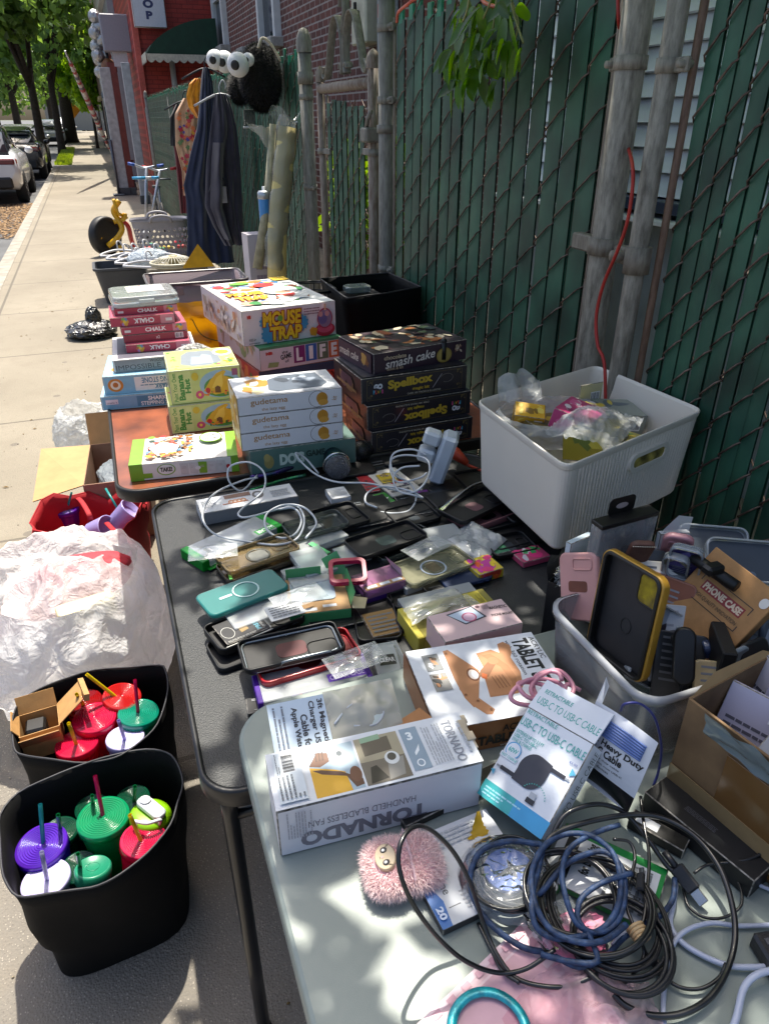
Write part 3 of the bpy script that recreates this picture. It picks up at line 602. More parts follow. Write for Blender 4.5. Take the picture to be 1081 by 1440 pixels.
 # back shrub seen through the gate
def leafcloud(b,c,rad,n,size,mat,q,asp=.5,clumps=12,keep=None):
 cl=[(Vector((q.gauss(0,.45),q.gauss(0,.45),q.gauss(0,.45))),q.uniform(.25,.5))for _ in range(clumps)]
 i=0;tries=0
 while i<n and tries<n*8:
  tries+=1;cc,rr_=q.choice(cl);d=Vector((q.gauss(0,1),q.gauss(0,1),q.gauss(0,1))).normalized()*rr_*q.random()**.4;p=cc+d
  if p.length>1.15:continue
  p=Vector((c[0]+p.x*rad[0],c[1]+p.y*rad[1],c[2]+p.z*rad[2]))
  if keep and not keep(p):continue
  a=Vector((q.gauss(0,1),q.gauss(0,1),q.gauss(0,.6))).normalized();u=a.orthogonal();u.rotate(Matrix.Rotation(q.random()*6.28,3,a));v=a.cross(u)
  s_=size*q.uniform(.6,1.3);k=s_*asp
  b.add([p-u*s_*.5,p-u*s_*.1+v*k*.5,p+u*s_*.5,p-u*s_*.1-v*k*.5],[(0,1,2,3)],mat);i+=1
q=random.Random(11);LEAFB=leafmat('#40601a','#6c8f2c',.3,'shrub_leaf')
t=thing('garden_shrub','bright yellow-green shrub glimpsed through the gate','shrub',(2.1,5.2,0))
b=MB();leafcloud(b,(0,.3,.95),(.5,.6,.6),1300,.08,LEAFB,q);b.build('foliage',t)
b=MB();b.tube([(0,0,0),(.03,0,.7)],.03,M('#5b4632',.8));b.build('stem',t)
t=thing('garden_shrub','low green shrub behind the right fence panel','shrub',(1.75,.45,0))
b=MB();leafcloud(b,(0,0,.5),(.3,.8,.5),1300,.07,LEAFB,q);b.build('foliage',t);b=MB();b.tube([(0,0,0),(.03,0,.4)],.02,M('#5b4632',.8));b.build('stem',t)
# ------------------------------------------------------------------ trees
BARK=M('#3d3329',.9,amt=.3,ns=12,bs=40,bst=.8,bd=.02)
def streettree(label,x,y,h,crown,tr,n,lf,seed,z0=2.7,size=.22,group='street trees along the kerb'):
 q=random.Random(seed);t=thing('street_tree',label,'tree',(x,y,0),group=group)
 b=MB();lean=q.uniform(-.3,.3);f=Vector((lean*.3,0,h*.36));b.tube([Vector((0,0,-.15)),Vector((0,0,.3)),f*.6,f],tr,BARK,10,rs=[tr*1.4,tr*1.05,tr*.9,tr*.75])
 for i in range(7):
  a=q.random()*6.28;r_=crown*q.uniform(.4,.8);e=Vector((r_*math.cos(a),r_*math.sin(a),h*q.uniform(.6,.95)));mid=f.lerp(e,.5)+Vector((0,0,h*.04));b.tube(smooth([f*q.uniform(.75,1),mid,e],4),.05,BARK,7,rs=[tr*.55*(1-k/9)+.01 for k in range(9)])
 b.build('trunk',t);b=MB();zc=(z0+h)/2+.4;leafcloud(b,(0,0,zc),(crown,crown,(h-z0)/2+.3),n,size,lf,q,.6,26);b.build('crown',t);return t
LF1=leafmat('#3c5a28','#6c8c40',.4,'street_leaf');LF2=leafmat('#5f8427','#93b445',.5,'street_leaf_pale')
for i,(px,y,h,cr,tr,n,lf,z0,lb)in enumerate(((48,34,9,3.4,.17,9000,LF1,3.1,'dark leafy street tree nearest the parked cars with a forked trunk'),(-40,27,9,3.2,.2,5000,LF1,3.0,'street tree at the left edge whose crown fills the top left corner'),(76,48,10,3.4,.2,7000,LF1,3.0,'second leafy street tree beyond the dark car'),(92,66,11,5,.5,7000,LF1,2.9,'broad dark-trunked street tree before the end of the block'),(128,52,5.6,1.9,.09,4200,LF2,2.2,'pale green young tree overhanging the sidewalk'),(148,80,8,3,.2,3500,LF2,2.0,'light green tree at the far right of the sidewalk'),(20,95,13,6,.4,5000,LF1,3.0,'large street tree far across the road'),(70,120,14,7,.4,5000,LF1,2.6,'farthest dark tree closing the street'),(-10,60,13,5.5,.3,6500,LF1,3.4,'tall street tree across the road at the left edge'))):
 streettree(lb,WY(px,150,y).x,y,h,cr,tr,n,lf,20+i,z0,.2+y*.0022)
 # the yard tree that dapples the tables: trunk behind the fence, boughs reaching over
q=random.Random(77);LFN=leafmat('#3f5e1c','#6b8e2c',.45,'yard_leaf')
t=thing('yard_tree','leafy tree behind the fence whose boughs shade the tables','tree',(2.35,3.4,0));b=MB();bx0=Vector((2.35,3.4,0))
b.tube([(0,0,0),(.02,0,1.4),(-.05,0,2.6)],.1,BARK,12,rs=[.13,.1,.085])
ends=[]
for i in range(9):
 e=Vector((q.uniform(-2.2,.4),q.uniform(-2.0,1.3),q.uniform(3.0,4.0)));ends.append(e);b.tube(smooth([Vector((-.05,0,2.2+.05*i)),Vector((e.x*.5,e.y*.5,3.0)),e],5),.03,BARK,7,rs=[.05*(1-k/12)+.004 for k in range(11)])
b.build('trunk',t)
def shade(p):
 """more leaf the further right and nearer, so the tables are dappled and the sidewalk stays open"""
 g_=p+bx0;k=(g_.z-.8)/SUN.z;sx,sy=g_.x-SUN.x*k,g_.y-SUN.y*k
 if sx<-.02 or sy<.02:return False
 n_=noise.noise(Vector((sx*7,sy*7,3)))*.55+noise.noise(Vector((sx*15,sy*15,9)))*.4
 d=.36+.42*min(1,max(0,(sx-.05)/.7))+(.12 if sy<.72 else 0)
 if sy>1.62:d=d-.5*min(1,(sy-1.62)/.3)if sx<.58 else d*.95
 if sx>1.15:d=.5
 return n_+.5<d*1.0+.10-(0 if sx<.9 else-.15)
b=MB();i=0
while i<8300:
 g_=Vector((q.uniform(-.1,3.0),q.uniform(.8,5.6),q.uniform(2.3,3.6)))
 if g_.z<1.55+.42*math.hypot(g_.x,g_.y)+.3:
  if g_.z<1.55+.30*math.hypot(g_.x,g_.y)+.15:i+=0;
 if g_.z<1.75+.22*math.hypot(g_.x,g_.y):continue
 p=g_-bx0
 if not shade(p):continue
 a=Vector((q.gauss(0,.5),q.gauss(0,.5)+.2,1)).normalized();u=a.orthogonal();u.rotate(Matrix.Rotation(q.random()*6.28,3,a));v=a.cross(u);s_=q.uniform(.05,.095);k=s_*.42
 b.add([p-u*s_*.5,p-u*s_*.12+v*k*.5,p+u*s_*.22+v*k*.4,p+u*s_*.5,p+u*s_*.22-v*k*.4,p-u*s_*.12-v*k*.5],[(0,1,2,3,4,5)],LFN);i+=1
b.build('crown',t)
# the spray of leaves that hangs into view over the fence
t=thing('hanging_branch','backlit sprig of broad green leaves hanging over the fence top','branch',WX(700,-10,1.08));q=random.Random(8)
LFH=leafmat('#24460f','#55801c',.42,'hanging_leaf',.35);o_=WX(700,-10,1.08);twigs=[]
def wl(px,py,x=1.08):return WX(px,py,x)-o_
b=MB();TW=M('#8f8f5c',.6)
for pts in([(700,-40),(690,0),(672,40),(650,60)],[(710,-30),(722,20),(735,60)],[(700,-20),(694,30),(690,70)],[(660,-10),(655,20),(640,50)],[(715,-10),(728,30),(722,62)]):
 w_=smooth([wl(a,c,1.08-.04*q.random())for a,c in pts],5);b.tube(w_,.003,TW,5);twigs.append(w_)
b.build('twig',t);b=MB()
def leaf(b,p,d,L_,wd,nrm,mat,droop=.3):
 u=d.normalized();v=u.cross(nrm).normalized();n_=v.cross(u);vs=[];K=7
 for i in range(K+1):
  s_=i/K;c=p+u*(L_*s_)+Vector((0,0,-1))*(droop*L_*s_*s_);hw=wd*math.sin(math.pi*min(1,s_*.93+.05))**.8*(1-.25*s_)
  vs+=[c-v*hw+n_*hw*.35,c,c+v*hw+n_*hw*.35]
 b.add(vs,[(3*i+j,3*i+j+1,3*i+j+4,3*i+j+3)for i in range(K)for j in(0,1)],mat,True)
for px,py in[(q.uniform(625,735),q.uniform(-5,120))for _ in range(135)]:
 if px>700 and py>75:continue
 if px<640 and(py<40):continue
 p=wl(px,py,1.08+q.uniform(-.07,.06));d=Vector((q.uniform(-.4,.4),q.uniform(-.7,.7)+.1,-1+q.uniform(0,.8)))
 leaf(b,p,d,q.uniform(.04,.085),q.uniform(.014,.026),Vector((-1,q.uniform(-.8,.8),q.uniform(-.3,.8))).normalized(),LFH,q.uniform(.0,.4))
b.build('leaves',t)
# cords
ORG=M('#c4583f',.4,amt=.1);
b=MB();b.tube(smooth([WX(558,32,1.15),WX(560,18,1.15),WX(572,7,1.15),WX(590,-4,1.17),WX(640,-14,1.17),WX(672,-6,1.12),WX(682,4,1.1),WX(700,9,1.1),WX(716,-4,1.12),WX(800,-30,1.18)],8),.0055,ORG,8)
tag(b.build('orange_cord'),'orange-pink cord draped along the top of the fence','cord')
b=MB();x=1.13;b.tube(smooth([WX(868,-15,1.2),WX(869,25,1.2),WX(872,60,1.23),WX(878,180,1.25),WX(888,228,1.14),WX(889,262,x),WX(882,310,x),WX(868,352,x),WX(848,400,x),WX(838,445,x),WX(840,485,x),WX(850,520,x),WX(850,640,x)],8),.0042,M('#a5231c',.4,amt=.1),8)
tag(b.build('cord'),'thin red cord running down the weathered post behind the white bin','cord')
# ------------------------------------------------------------------ parked cars
def car(label,x,y,paint,lights=True,L_=4.75,Wd=1.9,H_=1.58,group='cars parked along the kerb',name='parked_car'):
 """rear end towards the viewer: y grows towards the nose; origin under the rear bumper centre"""
 t=thing(name,label,'car',(x,y,-.14),group=group);hw=Wd/2
 st=[(0,.55,.80,.90,.83),(.05,.42,.95,.97,.93),(.45,.3,1.02,.99,1.08),(.9,.26,1.0,1.0,1.12),(1.8,.24,.98,1.0,1.1),(2.8,.24,.95,1.0,1.08),(3.5,.25,.92,.99,1.0),(4.2,.28,.85,.96,.9),(4.6,.36,.75,.88,.78),(L_,.48,.62,.78,.66)]
 def sec(y,zb,zm,kw,zt):
  h=hw*kw;return[(-h*.88,y,zb),(-h*.98,y,zb+.12),(-h,y,zb+(zm-zb)*.55),(-h*.965,y,zm),(-h*.86,y,zt-.015),(-h*.45,y,zt),(h*.45,y,zt),(h*.86,y,zt-.015),(h*.965,y,zm),(h,y,zb+(zm-zb)*.55),(h*.98,y,zb+.12),(h*.88,y,zb)]
 b=MB();b.loops([sec(*s_)for s_ in st],paint,sm=True);b.build('body',t)
 def gh(y,zb,zt,kb,kt):return[(-hw*kb,y,zb),(-hw*(kb*.35+kt*.65),y,zb+(zt-zb)*.7),(-hw*kt,y,zt),(hw*kt,y,zt),(hw*(kb*.35+kt*.65),y,zb+(zt-zb)*.7),(hw*kb,y,zb)]
 b=MB();b.loops([gh(.28,1.0,1.06,.84,.78),gh(.62,1.02,1.36,.86,.72),gh(1.1,1.02,H_-.06,.87,.68),gh(2.0,1.0,H_-.02,.87,.66),gh(2.8,1.0,H_-.1,.86,.64),gh(3.35,1.0,1.2,.84,.7),gh(3.75,.98,1.02,.8,.74)],M('#10151b',.05,0,.05,spec=.9),sm=True);b.build('glasshouse',t)
 b=MB();b.loops([[(-hw*k,y_,z_),(-hw*k*.8,y_,z_+.035),(hw*k*.8,y_,z_+.035),(hw*k,y_,z_)]for y_,z_,k in((.5,1.28,.70),(1.0,H_-.09,.69),(2.0,H_-.02,.68),(2.7,H_-.08,.66),(2.95,H_-.2,.66))],paint,sm=True);b.build('roof',t)
 TY,RM=M('#17181a',.8,amt=.2),M('#5c5f63',.35,.8)
 for sx in(-1,1):
  for yy in(.95,L_-.95):
   b=MB();T=frame((sx*(hw-.11),yy,.34),(0,1,0),(0,0,1),(1,0,0));b.lathe([(.2,-.11),(.31,-.12),(.345,-.08),(.345,.08),(.31,.12),(.2,.11)],TY,26,T=T);w_=b.build('wheel',t)
   b=MB();b.lathe([(.0,-.1),(.21,-.1),(.235,-.115)],RM,20,T=T);b.lathe([(.0,.1),(.21,.1),(.235,.115)],RM,20,T=T)
   for k in range(5):a=R(72*k);b.box((.12*math.cos(a),.12*math.sin(a),sx*.112),(.05,.05,.02),RM,.005,T=T)
   b.build('rim',w_)
  b=MB();b.box((sx*hw*.7,.035,.88),(hw*.45,.10,.13),M('#5e1016',.15,0,.1,coat=.8),.03);b.box((sx*hw*.93,.16,.88),(.08,.22,.12),M('#8d1a20',.15,coat=.8),.03);b.build('tail_light',t)
  b=MB();b.ball((sx*(hw+.08),3.05,1.02),.1,paint,12,sq=(1,.7,.8));b.build('mirror',t)
 b=MB();b.box((0,.02,.46),(Wd*.8,.12,.24),M('#1b1c1e',.6),.04);b.build('bumper',t)
 b=MB();b.box((0,-.002,.72),(.5,.02,.14),M('#cfcdb0',.4),.004);b.build('number_plate',t);return t
car('white parked car nearest the camera at the left edge',-1.42-.95,19.0,M('#c9ccd2',.25,0,.03,3,coat=1))
car('dark grey parked car in front of the white one',-1.3-.93,27.0,M('#23262b',.22,.3,.05,3,coat=1),H_=1.48)
car('silver parked car beyond the dark one',-1.6-.9,36.0,M('#9a9da1',.25,.3,.05,3,coat=1),H_=1.5)
car('pale parked car far down the kerb',-1.2-.9,62.0,M('#b9bcc0',.25,.1,.05,3,coat=1),H_=1.7)
car('white van-like car at the end of the block',-.6-.9,84.0,M('#d0d2d4',.25,.1,.05,3,coat=1),H_=1.9)
for i,(y,x,c)in enumerate(((30,-9.2,'#7d1f22'),(38,-9.3,'#c6c8ca'),(47,-9.2,'#2b3c55'),(56,-9.2,'#a5a8ab'))):
 car(('dark red','white','blue','silver')[i]+' car parked across the road',x,y,M(c,.25,.1,.05,3,coat=1))
t=thing('mural_building','low white building with a red painted wall across the road','building',(-22,60,0));b=MB();b.box((0,0,2.5),(14,60,5),M('#b5a9a4',.7,amt=.15));b.build('wall',t)
b=MB();q=random.Random(2)
for i in range(26):b.box((7.03,q.uniform(-28,28),q.uniform(.8,3.4)),(.05,q.uniform(1,3),q.uniform(.5,1.6)),M(q.choice(['#a32a2a','#b8483f','#d0c9c4']),.7))
b.build('mural',t)
p_=WY(101,155,70);t=thing('warning_sign','orange-yellow diamond warning sign far down the street','sign',(p_.x,70,0));b=MB();b.box((0,0,0),(.95,.04,.95),M('#d68a1e',.5),.01,T=Matrix.Translation((0,0,p_.z))@Matrix.Rotation(R(45),4,'Y'));b.build('panel',t);b=MB();b.tube([(0,.05,0),(0,.05,p_.z)],.04,STEEL);b.build('pole',t)
# backdrop of further houses so that the street closes
for i,(x,y,w_,d_,h,c)in enumerate(((-30,105,30,20,9,'#8a6b5c'),(10,150,30,20,8,'#9b978f'),(-55,150,40,30,9,'#7d7a74'))):
 t=thing('row_house',('brown house block across the road in the distance','pale house block closing the far right of the street','grey house block in the left distance')[i],'house',(x,y,0));b=MB();b.box((0,0,h/2),(w_,d_,h),M(c,.8,amt=.15));b.build('wall',t);b=MB()
 for k in range(int(w_/4)):b.box((-w_/2+2+4*k,-d_/2-.03,h*.6),(1.4,.08,1.8),GLASSD)
 b.build('windows',t)
 # ------------------------------------------------------------------ tables
ZB,ZK,ZG=.73,.715,.76
def folding_table(name,label,x0,x1,y0,y1,z,top,rim,th=.03,rad=.045,legs=((0,0),(1,0),(0,1),(1,1)),legm=None,lip=0,ins=.035,far=None):
 t=thing(name,label,'table',((x0+x1)/2,(y0+y1)/2,0));w_,d_=x1-x0,y1-y0
 if lip:
  b=MB();o_=rr(w_,d_,rad,8);i_=rr(w_-.02,d_-.02,rad-.008,8)
  b.loops([[(x*.995,y*.995,z-th)for x,y in o_],[(x,y,z-th+.004)for x,y in o_],[(x,y,z)for x,y in o_],[(x*.998,y*.998,z+lip)for x,y in o_],[(x*1.002,y*1.002,z+lip)for x,y in i_],[(x,y,z-.001)for x,y in i_]],rim,cap0=True,cap1=False,sm=True);b.build('rim',t)
  b=MB();b.slab(i_,z-.012,z,top);b.build('table_top',t)
 else:b=MB();b.slab(rr(w_,d_,rad,9),z-th,z,top,bev=.006);b.build('table_top',t)
 lm=legm or BLACKT
 for sx,sy in legs:
  iy=far if sy and far else ins;ix=iy;px,py=(-w_/2+ix if sx==0 else w_/2-ix),(-d_/2+iy if sy==0 else d_/2-iy);ox=.02 if sx else-.0
  b=MB();b.tube(smooth([(px,py,z-th),(px,py,z-th-.04),(px+ox,py+(.0 if sy else-.0),.01)],3),.0125,lm,12);l_=b.build('leg',t)
  b=MB();b.cyl((px+ox,py,0),(px+ox,py,.03),.016,BLACKP,12);b.build('foot',l_)
 for sy in(0,1):
  y=-d_/2+ins if sy==0 else d_/2-(far or ins);b=MB();b.tube([(-w_/2+ins,y,z-th-.05),(w_/2-ins,y,z-th-.05)],.009,lm,8);b.build('brace',t)
 return t
VINYL=M('#1f2225',.48,amt=.12,ns=60,bs=420,bst=.55,bd=.002)
folding_table('card_table','black vinyl-topped card table strewn with phone cases',0,.90,.715,1.665,ZK,VINYL,M('#141518',.4,amt=.2),lip=.004,rad=.06,far=.2)
b=None
folding_table('card_table','scuffed brown-topped card table carrying the stacks of game boxes',-.075,1.06,1.70,2.66,ZB,M('#8a4a2c',.35,amt=.22,ns=9,bs=90,bst=.15,coat=.3,dark='#6b3720'),M('#15120f',.45,amt=.2),lip=.005,rad=.07,ins=.22)
folding_table('folding_table','dark folding table behind the game boxes holding the tote and black bin',.12,1.19,2.70,3.45,.73,M('#232427',.5,amt=.2),M('#151515',.5))
PLG=M('#838d88',.42,amt=.05,ns=5,bs=700,bst=.28,bd=.0006)
folding_table('plastic_table','pale grey-green plastic folding table in the foreground with tangled cables',.062,1.15,-.30,.835,ZG,PLG,PLG,th=.045,rad=.075,legs=((0,1),(1,1),(1,0),(0,0)),legm=M('#8d8f92',.4,.6),ins=.3)
# the black steel leg in front of the black table
# ------------------------------------------------------------------ game boxes on the brown table
q=random.Random(1)
def mk(w_,d_,h,c,**k):return Box(w_,d_,h,paper(c,**k)if isinstance(c,str)else c)
# blue stepping-stone kits
z=ZB
for i,(P0,z0,h,w_,d_,ang,lb)in enumerate((((-.090,2.336),.731,.045,.29,.24,-6,'pale blue shark kit box at the foot of the chalk stack'),((-.073,2.352),.7755,.060,.28,.245,-6,'pale blue upside-down shark kit box under the white puzzle box'))):
 b=mk(w_,d_,h,'#8fb9cf');b.r('F',.02,.08,.98,.92,'#6fa3c4' if i==0 else '#7db3cf');b.e('T',.2,.3,.12,.14,'#c98d2e');b.r('T',.35,.1,.95,.8,'#4f8fb5')
 if i==0:b.r('F',.38,.12,.98,.88,'#3d7fa3');b.t('F','SHARK',.50,.52,.70,.82,'#dfeaf0',bold=.03);b.t('F','STEPPING STONE',.42,.16,.86,.46,'#dfeaf0',bold=.02);b.r('F',.05,.4,.18,.75,'#d5cfdc');b.t('F','create it',.06,.45,.17,.6,'#6c6a8c')
 else:b.r('F',.34,.12,.98,.88,'#e3e6e6');b.t('F','SHARK',.55,.18,.75,.45,'#4a88a8',rot=180,bold=.03);b.t('F','STEPPING STONE',.42,.52,.88,.82,'#4a88a8',rot=180,bold=.02);b.e('F',.13,.5,.085,.36,'#c47c2a');b.e('F',.13,.5,.055,.25,'#e0d8c8');b.e('F',.13,.52,.03,.14,'#b56a2a');b.lines('F',.40,.35,.8,.48,1,'#6f97ac')
 b.lines('L',.1,.2,.7,.6,3,'#dfe9ee');placebox(b,'craft_box',lb,'box',P0,z0,ang,'stack of kits and chalk')
b=mk(.27,.29,.040,'#d5d4d6');b.r('T',.06,.05,.97,.95,'#5d5a68');b.r('F',.02,.05,.98,.95,'#8b8d90');b.t('F','IMPOSSIBLE PUZZLE',.03,.16,.93,.56,'#3e3f44',bold=.0);b.t('F','WOODEN',.42,.66,.62,.88,'#2c2d30');placebox(b,'puzzle_box','white and grey wooden puzzle box directly under the pink chalk','box',(-.034,2.381),.836,-2,'stack of kits and chalk')
FL=['#d9a13a','#5f8fb8','#7fae5a','#c96a3a','#b07bb5']
def chalk(P0,z0,h,ang,w_,d_,inv,lb,code=False,dark=False):
 b=mk(w_,d_,h,'#b33a54' if not dark else '#8f2740');b.r('T',.02,.02,.98,.98,'#c2596f');b.r('T',.05,.6,.5,.95,'#cfd3d8')
 if code:b.bars('F',.80,.15,.93,.85,9);b.t('F','x2',.5,.3,.56,.7,'#e6dfe2')
 else:
  b.r('F',*((.78,.0,1.,1.)if inv!=2 else(0,0,.22,1)),'#cf8391');fx=.22 if inv==1 else .88 if inv==0 else .2
  b.t('F','CHALK',.36,.24,.68,.78,'#f0e6e8',rot=180 if inv else 0,bold=.035)
  for k in range(6):a=k*1.05;b.e('F',fx+.035*math.cos(a),.5+.28*math.sin(a),.03,.2,FL[k%5])
  b.e('F',fx,.5,.025,.18,'#e0c24a');b.r('F',.86 if inv else .05,.3,.96 if inv else .14,.62,'#e3dadc')
 b.lines('L',.1,.2,.9,.7,2,'#e6c9cf');placebox(b,'chalk_box',lb,'box',P0,z0,ang,'pink chalk boxes')
chalk((.014,2.450),.8765,.027,-4,.205,.17,1,'upside-down pink CHALK box at the bottom of the chalk stack')
chalk((.012,2.470),.9040,.0255,0,.206,.17,0,'dark pink chalk box showing its barcode, second from the bottom',True,True)
chalk((.009,2.472),.9300,.025,1,.21,.17,0,'pink CHALK box lying upright in the middle of the chalk stack')
chalk((-.020,2.485),.9555,.030,-1,.203,.19,1,'upside-down pink CHALK box jutting left, second from the top')
chalk((-.001,2.510),.9860,.0225,0,.20,.17,0,'topmost pink CHALK box right under the clear craft tray')
t=thing('craft_tray','clear plastic craft tray with red label on top of the chalk stack','tray',(.10,2.605,1.0095),R(3))
b=MB();b.slab(rr(.215,.20,.025,5),0,.014,film(clear=.35,body='#dfe6e8'),bev=.003);b.build('base',t)
b=MB();b.slab(rr(.21,.195,.025,5),.016,.034,film(clear=.6,body='#e5ecee',wave=40),bev=.005);b.box((0,-.1,.018),(.05,.01,.014),film(clear=.4,body='#e5ecee'),.002);b.build('lid',t)
b=MB();q=random.Random(4)
for i in range(4):
 for j in range(3):b.box((-.078+.052*i,-.06+.06*j,.0105),(.046,.052,.010),M(q.choice(['#7fb38c','#c9908c','#c8b05c','#89a7bd','#b9b3b0']),.6),.002)
b.build('contents',t)
b=MB();b.box((.01,.02,.0352),(.12,.10,.0012),paper('#d6d2cc'));T=frame((-.05,-.03,.0356),(1,0,0),(0,1,0),(0,0,1));q=random.Random(9)
for i in range(26):x,y=q.random()*.8+.05,q.random()*.85+.05;a=q.uniform(.02,.08);b.dp(T,.12,.10,[(x,y),(x+a,y+a*.3),(x+a*.8,y+a),(x-.02,y+a*.8)],ink(q.choice(['#b3262a','#c94f3a','#6a8f4a','#d9a03a','#8a2030'])))
b.build('label',t)
# banana huts
def banana(P0,z0,w_,d_,h,ang,lb,seed):
 b=mk(w_,d_,h,'#c6ce98');b.r('F',.015,.03,.985,.97,'#b9c777');b.r('F',.03,.06,.30,.94,'#c3ce86')
 b.t('F','Paint Your Own',.04,.08,.10,.92,'#4a8f3a',rot=90,bold=.02);b.t('F','Banana',.11,.10,.20,.88,'#3f8a34',rot=90,bold=.05);b.t('F','Hut',.205,.3,.285,.74,'#3f8a34',rot=90,bold=.05)
 b.e('F',.40,.22,.06,.13,'#c2456f',10);b.e('F',.40,.22,.02,.05,'#e6c34a');b.e('F',.7,.5,.29,.42,'#8fb4c4');b.e('F',.72,.42,.25,.32,'#4f8a36')
 b.p('F',[(.46,.32),(.56,.62),(.66,.82),(.76,.9),(.80,.86),(.76,.74),(.84,.66),(.96,.5),(.97,.4),(.80,.22),(.62,.18)],'#d0a927');b.p('F',[(.58,.4),(.66,.7),(.74,.8),(.74,.5),(.7,.3)],'#e0c14a');b.p('F',[(.62,.24),(.62,.4),(.66,.45),(.7,.4),(.7,.22)],'#6b4a22');b.splat('F',.45,.1,.98,.3,12,['#4f8a36','#2f6a2a','#c23a34','#d98a2e'],.05,seed)
 b.e('F',.52,.33,.035,.09,'#b8262a',9);b.e('F',.36,.78,.05,.13,'#c7b32e',8);b.r('F',.88,.72,.96,.92,'#8c4a6a')
 b.r('T',.02,.04,.98,.96,'#c9d06e');b.p('T',[(.20,.25),(.24,.72),(.34,.88),(.66,.88),(.76,.7),(.78,.25),(.6,.12),(.36,.12)],'#7f8891');b.p('T',[(.34,.22),(.38,.6),(.5,.56),(.54,.7),(.66,.6),(.66,.22)],'#9aa9b8');b.splat('T',.03,.06,.18,.95,10,['#4a8f3a','#c2456f','#d0a927'],.06,seed+1);b.splat('T',.55,.05,.78,.2,6,['#4a8f3a','#c2456f'],.05,seed+4)
 b.e('T',.84,.72,.14,.2,'#dfe4e0');b.e('T',.84,.72,.10,.12,'#d0a927');b.splat('T',.80,.05,.97,.4,8,['#4f8a36','#d0a927','#d9dcc8'],.06,seed+2)
 b.r('R',.03,.05,.97,.95,'#bfc9bd');b.splat('R',.1,.2,.9,.8,8,['#4f8a36','#8a9a90'],.2,seed);b.lines('R',.15,.1,.85,.9,6,'#4f8a36');b.bars('L',.2,.3,.7,.6)
 placebox(b,'craft_kit_box',lb,'box',P0,z0,ang,'banana craft kits')
banana((.099,2.057),.731,.215,.185,.086,-2,'lower yellow-green banana craft box mostly hidden behind the white game box',5)
banana((.112,2.067),.818,.205,.205,.100,-2,'upper yellow-green banana craft box with a window in its lid',15)
b=mk(.275,.172,.046,'#dcd9d4');GR='#76a52c'
for f in 'FTL':b.r(f,0 if f!='L' else 0,0,.12 if f!='L' else 1,1,GR)
b.r('T',.9,0,1,1,GR);b.r('F',.93,0,1,1,GR);b.r('F',.08,.12,.20,.42,GR);b.e('F',.33,.55,.085,.35,GR);b.e('F',.33,.56,.075,.30,'#e0ded9');b.t('F','TAKE!',.275,.42,.385,.7,'#2c3322',bold=.05)
for i in range(5):x=.46+.085*i;b.p('F',[(x,.15+.05*(i%2)),(x+.07,.12),(x+.075,.82),(x-.005,.85)],GR if i==2 else '#c9c5c1');b.lines('F',x+.012,.5,x+.058,.66,2,'#b5a9a4',i)
b.e('F',.535+.085,.5,.025,.12,'#e0ded9');b.e('F',.90,.42,.018,.13,'#b8262a')
b.splat('T',.14,.28,.60,.92,85,['#c96a2e','#5f86a8','#b84a3a','#8d6a4a','#d0a93a','#46607e','#cfc9bf','#a8742e'],.055,3);b.p('T',[(.17,.5),(.30,.72),(.46,.52),(.42,.22),(.26,.18)],'#e4e2de');b.lines('T',.24,.3,.40,.58,4,'#b9b5b0',8);b.splat('T',.14,.06,.5,.25,26,['#c96a2e','#b84a3a','#8d6a4a','#d0a93a'],.05,31)
b.e('T',.76,.72,.115,.2,GR);b.e('T',.76,.72,.10,.175,'#e6e5e2');b.t('T','TALK',.70,.74,.81,.84,'#2a2c28',bold=.03);b.t('T','IT UP',.71,.60,.82,.70,'#2a2c28',bold=.03);b.lines('T',.4,.88,.62,.93,1,'#8d8f8d');b.e('T',.19,.88,.035,.06,GR);b.e('T',.30,.90,.03,.03,'#b8262a')
placebox(b,'card_game_box','flat white card game box with bright green ends at the front of the brown table','box',(-.034,1.769),ZB+.001,-7)
# egg character boxes: lettering kept, the figure itself left out
b=mk(.285,.155,.073,'#557069');b.r('F',.02,.06,.98,.94,'#4d6d66');b.t('F','DOG',.27,.30,.50,.74,'#b9c9bf',bold=.06);b.t('F','GAME',.52,.5,.7,.75,'#20302c',bold=.04);b.e('F',.17,.5,.045,.26,'#8f8450');b.e('F',.155,.66,.03,.16,'#a0945c');placebox(b,'game_box','dark teal game box under the three white gold-lettered boxes','box',(.262,1.687),ZB+.001,-1.5)
for i,lb in enumerate(('white box with gold lettering and an egg-yolk spot, lowest of the three','white box with gold lettering and an egg-yolk spot, middle of the three','white gold-lettered box with a clear window in its lid, top of the three')):
 b=mk(.269,.162,.0465,'#d3d4da');b.t('F','gudetama',.12,.44,.47,.86,'#a8762a',bold=.008);b.t('F','the lazy egg',.22,.12,.44,.34,'#a8762a',bold=.002)
 b.ring('F',.755,.5,.085,.47,.05,'#3a3530','#d3d4da');b.e('F',.80,.52,.055,.34,'#b98128');b.e('F',.81,.28,.05,.18,'#c9933a');b.t('F','kit',.9,.3,.94,.6,'#a8762a',rot=80,bold=0)
 b.r('L',0,0,1,1,'#b79b55');b.splat('L',0,.05,1,.95,14,['#d0a94e','#c9b98c','#8f6f30','#d9d2bd','#b98128'],.25,i)
 if i==2:
  b.r('T',.02,.03,.98,.97,'#cfd0d4');b.splat('T',.0,.02,.42,.98,18,['#c9a24a','#d9cba4','#b98128','#cfd0d4'],.16,4);b.p('T',[(.32,.22),(.36,.72),(.5,.88),(.86,.86),(.90,.3),(.82,.14),(.4,.12)],'#5a6472');b.splat('T',.42,.25,.85,.8,9,['#8d97a5','#3a424e','#aab3bf'],.13,6)
 placebox(b,'figure_box',lb,'box',(.2455,1.6930),.8045+.0475*i,-1.8,'white boxes with gold lettering')
